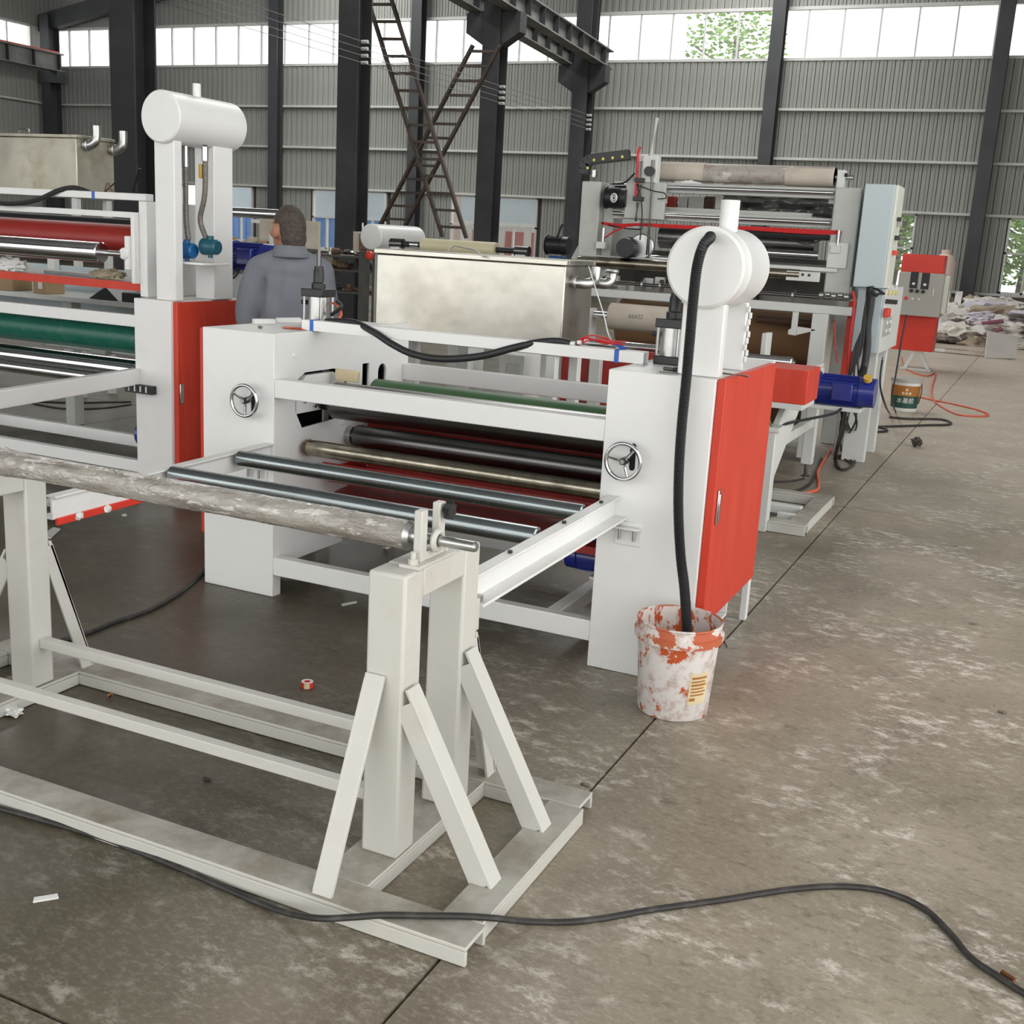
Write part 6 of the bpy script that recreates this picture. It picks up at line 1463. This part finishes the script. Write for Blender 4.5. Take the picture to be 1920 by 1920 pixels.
# ================================================================ glue pail in the aisle
pc_ = az(1690, 772, 0.0)+Vector((0, 0.16, 0))
pl = thing('glue_pail', 'white pail with brown and green label standing in the aisle', 'pail', pc_)
b = BM(); lathe(b, [(0.0, 0.004), (0.140, 0.004), (0.142, 0.001), (0.145, 0.01), (0.168, 0.36), (0.160, 0.36), (0.138, 0.012), (0, 0.012)], pc_, seg=40); obj('shell', b, 'white_plastic', pl)
b = BM(); lathe(b, [(0.168, 0.335), (0.180, 0.338), (0.180, 0.375), (0.0, 0.385)], pc_, seg=40); obj('lid', b, 'box_grey', pl)
pr = lambda z_: 0.145+(0.168-0.145)*(z_-0.01)/0.35
b = BM(); wrapquad(b, pc_, pr(0.18), pr(0.30), 0.18, 0.30, -180, 0, 30, 0.001); obj('label_band', b, 'label_brown', pl, fix=False)
b = BM(); wrapquad(b, pc_, pr(0.04), pr(0.18), 0.04, 0.18, -180, 0, 30, 0.001); obj('label_band', b, 'label_green', pl, fix=False)
def on_pail(zc, a0): return lambda x_, y_: Vector((pc_.x+(pr(zc+y_)+0.002)*math.cos(math.radians(a0)+x_/0.155), pc_.y+(pr(zc+y_)+0.002)*math.sin(math.radians(a0)+x_/0.155), zc+y_))
text_mesh('水基胶', 0.068, 'white_ink', 'label_text', pl, on_pail(0.125, -80))
b = BM()
for k, (a0, z0_) in enumerate(((-98, 0.20), (-84, 0.20), (-70, 0.20), (-84, 0.24))): wrapquad(b, pc_, pr(z0_), pr(z0_+0.028), z0_, z0_+0.028, a0, a0+10, 4, 0.002)
obj('label_block', b, 'cream_block', pl, fix=False)
b = BM(); tube(b, [pc_+Vector((0.17, -0.05, 0.33)), pc_+Vector((0.185, -0.09, 0.25)), pc_+Vector((0.17, -0.08, 0.14)), pc_+Vector((0.16, -0.04, 0.10))], 0.006, seg=6, n=5); obj('bail', b, 'black_plastic', pl)

# ================================================================ scrap heap by the back wall
rnd = random.Random(5)
heap = thing('scrap_heap', 'heap of crumpled film and bags against the back wall', 'scrap heap', (-1.8, 28.5, 0)); heap['kind'] = 'stuff'
HB_ = {m_: BM() for m_ in ('scrap_bag', 'pale_lavender', 'scrap_tan', 'scrap_dark', 'film_clear_dummy')}
del HB_['film_clear_dummy']
for k in range(170):
    px = rnd.uniform(1690, 1945); f_ = min(1, max(0.25, (px-1690)/110))
    yy = rnd.uniform(26.5, 30.5); c = ay(px, 600, yy); zmax = 0.15+0.75*f_
    zz = rnd.uniform(0.05, zmax)*(0.55+0.45*(yy-26.5)/4); s_ = rnd.uniform(0.10, 0.34)
    t_ = crumple((c.x, yy, zz), s_*rnd.uniform(0.8, 2.0), s_, s_*rnd.uniform(0.3, 0.75), k, 3, 0.6, rnd.uniform(1.5, 3.5))
    me_ = bpy.data.meshes.new('t'); t_.to_mesh(me_); t_.free()
    HB_[rnd.choice(('scrap_bag', 'scrap_bag', 'scrap_bag', 'pale_lavender', 'scrap_tan', 'scrap_dark'))].from_mesh(me_); bpy.data.meshes.remove(me_)
for m_, hb in HB_.items():
    for v in hb.verts: v.co.z = max(v.co.z, 0.003)
    o = obj({'scrap_bag': 'white_bags', 'pale_lavender': 'lavender_bags', 'scrap_tan': 'tan_film', 'scrap_dark': 'dark_scrap'}[m_], hb, m_, heap, ang=25); o['kind'] = 'stuff'
def slab_(name, lab, pts, th, m, cat='board'):
    b = BM(); P = [Vector(p) for p in pts]; n_ = (P[1]-P[0]).cross(P[2]-P[0]).normalized()*th
    A = [b.verts.new(p) for p in P]; B_ = [b.verts.new(p+n_) for p in P]; k = len(P)
    b.faces.new(A[::-1]); b.faces.new(B_)
    for i in range(k): b.faces.new((A[i], A[(i+1) % k], B_[(i+1) % k], B_[i]))
    return tag(obj(name, b, m, smooth=False), lab, cat)
Ys = 25.4
q0, q1, q2, q3 = az(1846, 671, 0.01), az(1903, 673, 0.01), None, None
slab_('white_board', 'white board leaning on the scrap heap', [q0, q1, ay(1908, 632, q1.y+0.25), ay(1851, 621, q0.y+0.25)], 0.02, 'white_board')
slab_('flat_carton', 'pale flattened carton with plum edge on the scrap heap', [ay(1820, 617, 26.3), ay(1843, 628, 26.1), ay(1876, 612, 26.8), ay(1850, 604, 27.0)], 0.05, 'white_board', 'carton')
slab_('plum_sheet', 'plum coloured strip draped on the scrap heap', [ay(1840, 603, 26.4), ay(1880, 598, 26.4), ay(1882, 603, 26.2), ay(1842, 607, 26.2)], 0.03, 'plum', 'sheet')
slab_('plum_sheet', 'dark red folded sheet beside the flattened carton', [ay(1846, 628, 25.9), ay(1876, 612, 26.2), ay(1880, 616, 26.0), ay(1850, 630, 25.8)], 0.03, 'plum', 'sheet')
tag(obj('orange_bag', crumple(ay(1832, 590, 28.5), 0.16, 0.1, 0.12, 71, 3, 0.4, 2), 'orange_wire', ang=30), 'orange crumpled bag on top of the scrap heap', 'bag')
for k, (x0, x1, ya, yb, m) in enumerate(((1787, 1803, 548, 604, 'white_board'), (1768, 1778, 546, 612, 'pale_grey_paint'), (1775, 1783, 560, 614, 'paper_core'))):
    A = ay(x0, yb, 28.6); B_ = ay((x0+x1)/2+4, ya, 30.5); b = BM(); A.z = 0.02; bar(b, A, B_, 0.16-0.03*k, 0.05, up=(0, 1, 0)); tag(obj('leaning_board', b, m), ('wide pale board leaning left of the scrap heap', 'narrow grey board leaning near the red control panel', 'brown narrow board leaning between two boards')[k], 'board', 'leaning boards')
bo = ay(1782, 470, 30.4)
t = thing('paper_drum', 'tall dusty pink drum standing on end by the back wall', 'drum', (bo.x, 30.6, 0)); b = BM(); lathe(b, [(0.24, 0.001), (0.25, 0.02), (0.25, 1.72), (0.18, 1.86), (0.12, 1.90), (0.12, 2.0)], (bo.x-0.1, 30.6, 0), seg=28); obj('shell', b, 'shed_pink', t)
for k in range(3):
    A = az(1690+40*k, 655+4*k, 0.0); b = BM(); bar(b, A+Vector((0, 0.2, 0.05)), A+Vector((1.2, 0.1, 0.05)), 0.12, 0.06); tag(obj('floor_plank', b, ('bench_steel', 'white_board', 'paper_core')[k]), ('dark plank on the floor before the scrap heap', 'white plank on the floor before the scrap heap', 'brown plank on the floor before the scrap heap')[k], 'plank', 'planks before the heap')

# ================================================================ background between the machines
# storage rack with machine parts
RYk = 14.0
xa, xb_ = ay(584, 480, RYk).x, ay(704, 480, RYk).x
rk = thing('parts_rack', 'dark steel rack loaded with rusty machine parts right of the worker', 'rack', ((xa+xb_)/2, RYk, 0))
levels = [ay(630, 478, RYk).z, ay(630, 504, RYk).z, ay(630, 545, RYk).z, 0.20]
for zz in levels: bx('shelf', 'bench_steel', rk, xa, xb_, RYk, RYk+0.6, zz-0.03, zz, 0.003)
for xx in (xa, xb_-0.05):
    for yy in (RYk, RYk+0.55): bx('upright', 'bench_steel', rk, xx, xx+0.05, yy+0.0005, yy+0.0495, 0.001, levels[0]-0.031, 0.003)
rnd = random.Random(11)
kinds = []
for li, zz in enumerate(levels[:3]):
    for k in range(9):
        xx = xa+0.08+(xb_-xa-0.16)*(k+rnd.uniform(0.1, 0.9))/9; r_ = rnd.uniform(0.035, 0.075); yy = RYk+rnd.uniform(0.1, 0.4)
        m = rnd.choice(('junk_dark', 'junk_brown', 'junk_brown', 'rusty_steel', 'steel', 'cardboard', 'bench_steel'))
        b = BM(); sh = rnd.randrange(3)
        if sh == 0: cyl(b, (xx-r_, yy, zz+r_*0.7+0.001), (xx+r_*0.8, yy, zz+r_*0.7+0.001), r_*0.7, seg=14); cyl(b, (xx+r_*0.8, yy, zz+r_*0.7+0.001), (xx+r_*1.4, yy, zz+r_*0.7+0.001), r_*0.3, seg=10)
        elif sh == 1: lathe(b, [(r_, 0.001), (r_, 0.03), (r_*0.6, 0.035), (r_*0.6, r_*1.6), (r_*0.35, r_*1.6)], (xx, yy, zz), seg=16)
        else: b = crumple((xx, yy, zz+r_*0.62), r_*1.2, r_, r_*0.55, k+li*20, 2, 0.4, 2)
        o = obj('machine_part', b, m, ang=35)
        pos = ('far left', 'left', 'left of middle', 'just left of middle', 'middle', 'just right of middle', 'right of middle', 'right', 'far right')[k]
        tag(o, '%s machine part on the %s shelf of the dark rack, %s' % ({'steel': 'bright steel', 'cardboard': 'brown boxed', 'bench_steel': 'grey steel'}.get(m, 'rusty'), ('top', 'middle', 'lower')[li], pos), 'part', 'machine parts on the rack')
# bench vise post at the right end of the rack
vx = ay(684, 455, RYk-0.5)
t = thing('drill_press', 'worn machine head on a post beside the steel tank', 'machine', (vx.x, RYk-0.5, 0))
bx('post', 'bench_steel', t, vx.x-0.06, vx.x+0.06, RYk-0.55, RYk-0.45, 0.001, vx.z-0.131, 0.004); bx('head', 'junk_brown', t, vx.x-0.02, vx.x+0.13, RYk-0.62, RYk-0.38, vx.z-0.10, vx.z+0.12, 0.01); bx('side_plate', 'paper_core', t, vx.x-0.125, vx.x-0.0205, RYk-0.60, RYk-0.40, vx.z-0.13, vx.z+0.14, 0.006)
cy('spindle', 'steel', t, (vx.x-0.04, RYk-0.5, vx.z+0.1405), (vx.x-0.04, RYk-0.5, vx.z+0.26), 0.015, seg=10)
cc2 = ay(693, 479, RYk-0.62); b = BM(); lathe(b, [(0.0, -0.04), (0.05, -0.03), (0.06, 0.0), (0.05, 0.03), (0, 0.04)], cc2, seg=18, axis=1); obj('red_knob', b, 'bright_red', t)
# slitter behind the steel tank: cream roll on a black shaft, white drum, black motor
sl = thing('slitting_machine', 'slitter behind the steel tank carrying a cream film roll', 'machine', (-5.3, 10.4, 0))
SY = 10.0
p, q = ay(793, 461, SY), ay(931, 467, SY); zz = (p.z+q.z)/2
fr_ = cy('film_roll', 'cream_roll', sl, (p.x, SY, zz), (q.x, SY, zz), 0.068, seg=40)
cy('roll_shaft', 'black_plastic', sl, (ay(752, 459, SY).x, SY, zz), (ay(975, 468, SY).x, SY, zz), 0.028, seg=18); cy('shaft_sleeve', 'chrome', sl, (ay(770, 459, SY).x, SY, zz), (ay(786, 460, SY).x, SY, zz), 0.0295, seg=18)
for px in (745, 980):
    xx = ay(px, 460, SY).x; bx('roll_stand', 'pale_grey_paint', sl, xx-0.05, xx+0.05, SY-0.06, SY+0.06, 0.001, zz-0.0295, 0.006); cy('chuck', 'dark_steel', sl, (xx-0.07, SY, zz), (xx+0.07, SY, zz), 0.05, seg=16)
dc = ay(752, 447, SY+0.5); b = BM(); lathe(b, [(0.12, 0), (0.13, 0.01), (0.13, 0.9), (0.12, 0.91)], (dc.x-0.15, SY+0.15, dc.z), seg=32, axis=1); obj('white_drum', b, 'white_paint', sl); bx('drum_stand', 'pale_grey_paint', sl, dc.x-0.25, dc.x-0.05, SY+0.4, SY+0.5, 0.001, dc.z-0.131, 0.005)
mo = ay(1047, 460, SY+0.4); motor(sl, mo, (1, 0, 0), 0.085, 0.22, 'black_plastic', name='motor'); bx('motor_stand', 'pump_blue', sl, mo.x-0.06, mo.x+0.06, SY+0.32, SY+0.48, 0.9, mo.z-0.10, 0.005); bx('motor_post', 'pale_grey_paint', sl, mo.x-0.05, mo.x+0.05, SY+0.34, SY+0.46, 0.001, 0.8995, 0.005)
b = BM(); tube(b, [ay(1045, 445, SY+0.3), ay(1050, 430, SY+0.3), ay(1055, 420, SY+0.3)], 0.012, seg=7, n=4); obj('motor_cable', b, 'black_rubber', sl)
c = ay(1090, 470, SY-0.1); b = BM(); prism(b, [(c.x-0.12, c.z-0.08), (c.x+0.05, c.z-0.08), (c.x+0.05, c.z+0.10), (c.x-0.02, c.z+0.12), (c.x-0.07, c.z+0.02)], 1, SY-0.05, SY+0.05); obj('cheek', b, 'pale_grey_paint', sl, bev=0.004); bx('cheek_post', 'pale_grey_paint', sl, c.x-0.11, c.x+0.04, SY-0.04, SY+0.04, 0.001, c.z-0.0805, 0.004)
b = BM(); tube(b, [ay(1098, 480, SY-0.1), ay(1096, 458, SY-0.1), ay(1100, 451, SY-0.1), ay(1104, 458, SY-0.1), ay(1102, 482, SY-0.1)], 0.012, seg=7, n=5); obj('chain_link', b, 'black_plastic', sl)
bx('slitter_bed', 'pale_grey_paint', sl, -6.2, -4.3, SY+0.1, SY+0.3, 0.95, 1.02, 0.006)
# small rack left of the worker: board, shelf with cartons, chrome roller, big blue motor
BYk = 9.0
ls = thing('parts_bench', 'bench with back board and chrome roller left of the worker', 'bench', (-7.0, 9.2, 0))
x0, x1 = ay(425, 430, BYk).x, ay(540, 430, BYk).x
bx('back_board', 'paper_core', ls, x0, x1, BYk+0.5, BYk+0.53, 1.35, ay(480, 409, BYk+0.5).z, 0.004)
bx('bench_top', 'bench_steel', ls, x0, x1, BYk, BYk+0.495, ay(480, 462, BYk).z-0.03, ay(480, 462, BYk).z, 0.003)
zt_ = ay(480, 462, BYk).z
for xx in (x0+0.02, x1-0.08):
    bx('leg', 'bench_steel', ls, xx, xx+0.06, BYk+0.4, BYk+0.46, 0.001, zt_-0.031, 0.004); bx('leg', 'bench_steel', ls, xx, xx+0.06, BYk+0.02, BYk+0.08, 0.001, zt_-0.031, 0.004)
    bx('roller_post', 'pale_grey_paint', ls, xx, xx+0.05, BYk-0.10, BYk-0.04, 0.001, ay(480, 400, BYk).z-0.045, 0.004)
xroll('steel_roller', 'chrome', ls, 425, 397, 538, 403, BYk-0.07, 0.045)
bx('note', 'white_board', ls, ay(470, 414, BYk+0.49).x, ay(486, 414, BYk+0.49).x, BYk+0.494, BYk+0.4995, ay(478, 418, BYk+0.49).z, ay(478, 411, BYk+0.49).z, 0.001)
for k, (px, w_, h_, m) in enumerate(((437, 0.09, 0.07, 'cardboard'), (452, 0.07, 0.05, 'white_board'), (470, 0.06, 0.08, 'paper_core'), (488, 0.08, 0.05, 'cardboard'), (504, 0.06, 0.12, 'pale_grey_paint'))):
    xx = ay(px, 460, BYk+0.2).x; b = BM(); box(b, xx-w_/2, xx+w_/2, BYk+0.12+0.03*k, BYk+0.22+0.03*k, zt_+0.0005, zt_+h_); tag(obj('small_carton', b, m, bev=0.003), ('brown carton at the left end of the parts bench', 'low white carton on the parts bench', 'dusty tan box in the middle of the parts bench', 'low brown carton right of the tan box', 'tall pale box at the right end of the parts bench')[k], 'box', 'cartons on the parts bench')
bmx = ay(480, 482, 6.6)
bm_t = thing('blue_motor', 'large blue electric motor on a post between the worker and the left drum', 'motor', (bmx.x, 6.6, 0))
motor(bm_t, bmx, (1, 0, 0), 0.095, 0.34, 'machine_blue', name='motor_body', box_side=(0, -1, 0)); bx('post', 'pale_grey_paint', bm_t, bmx.x-0.12, bmx.x+0.12, 6.52, 6.68, 0.001, bmx.z-0.118, 0.006)
b = BM(); tube(b, [bmx+Vector((-0.05, -0.12, -0.08)), ay(440, 518, 6.3), ay(405, 535, 6.0), ay(372, 555, 5.75)], 0.010, seg=8, n=6); tag(obj('motor_cable', b, 'black_rubber'), 'black cable from the large blue motor to the left drum post', 'cable')
# cartons and panels behind the left unit
lt = thing('long_table', 'long pale grey table behind the left unit', 'table', (-7.0, 6.9, 0))
bx('table_top', 'pale_grey_paint', lt, -8.6, -5.35, 6.7, 7.3, 1.02, 1.06, 0.004); bx('back_panel', 'cabinet_blue', lt, -8.6, -5.6, 7.34, 7.37, 0.6, 1.26, 0.004)
for xx in (-8.5, -7.2, -6.35, -5.62): bx('leg', 'pale_grey_paint', lt, xx, xx+0.10, 6.9, 7.0, 0.001, 1.0195, 0.004)
for xx in (-7.75, -6.9, -6.3): bx('panel_post', 'pale_grey_paint', lt, xx, xx+0.08, 7.28, 7.3395, 1.0605, 1.60, 0.004)
for k, (xx, w_, h_, lab) in enumerate(((-7.62, 0.16, 0.18, 'brown carton on the long table at the left edge'), (-7.25, 0.13, 0.16, 'brown carton with white label on the long table'))):
    t = thing('carton', lab, 'box', (xx, 6.8, 1.06), 'cartons on the long table'); bx('carton_body', 'cardboard', t, xx-w_/2, xx+w_/2, 6.72, 6.92, 1.0605, 1.0605+h_, 0.004)
    if k: bx('label', 'white_board', t, xx-0.01, xx+0.035, 6.7185, 6.7195, 1.10, 1.17, 0.0005)
b = BM(); prism(b, [(-6.75, 1.062), (-6.45, 1.062), (-6.58, 1.16)], 1, 6.74, 6.9); tag(obj('black_cover', b, 'black_plastic', smooth=False), 'black folded cover on the long table', 'cover')
b = BM(); box(b, -6.42, -6.18, 6.74, 6.9, 1.0605, 1.13); tag(obj('black_case', b, 'black_plastic', bev=0.006), 'flat black case on the long table', 'case')
tag(obj('rag_pile', crumple((-5.60, 6.85, 1.13), 0.12, 0.08, 0.07, 44, 3, 0.4, 2), 'rag', ang=30), 'tan rag pile at the right end of the long table', 'rag')
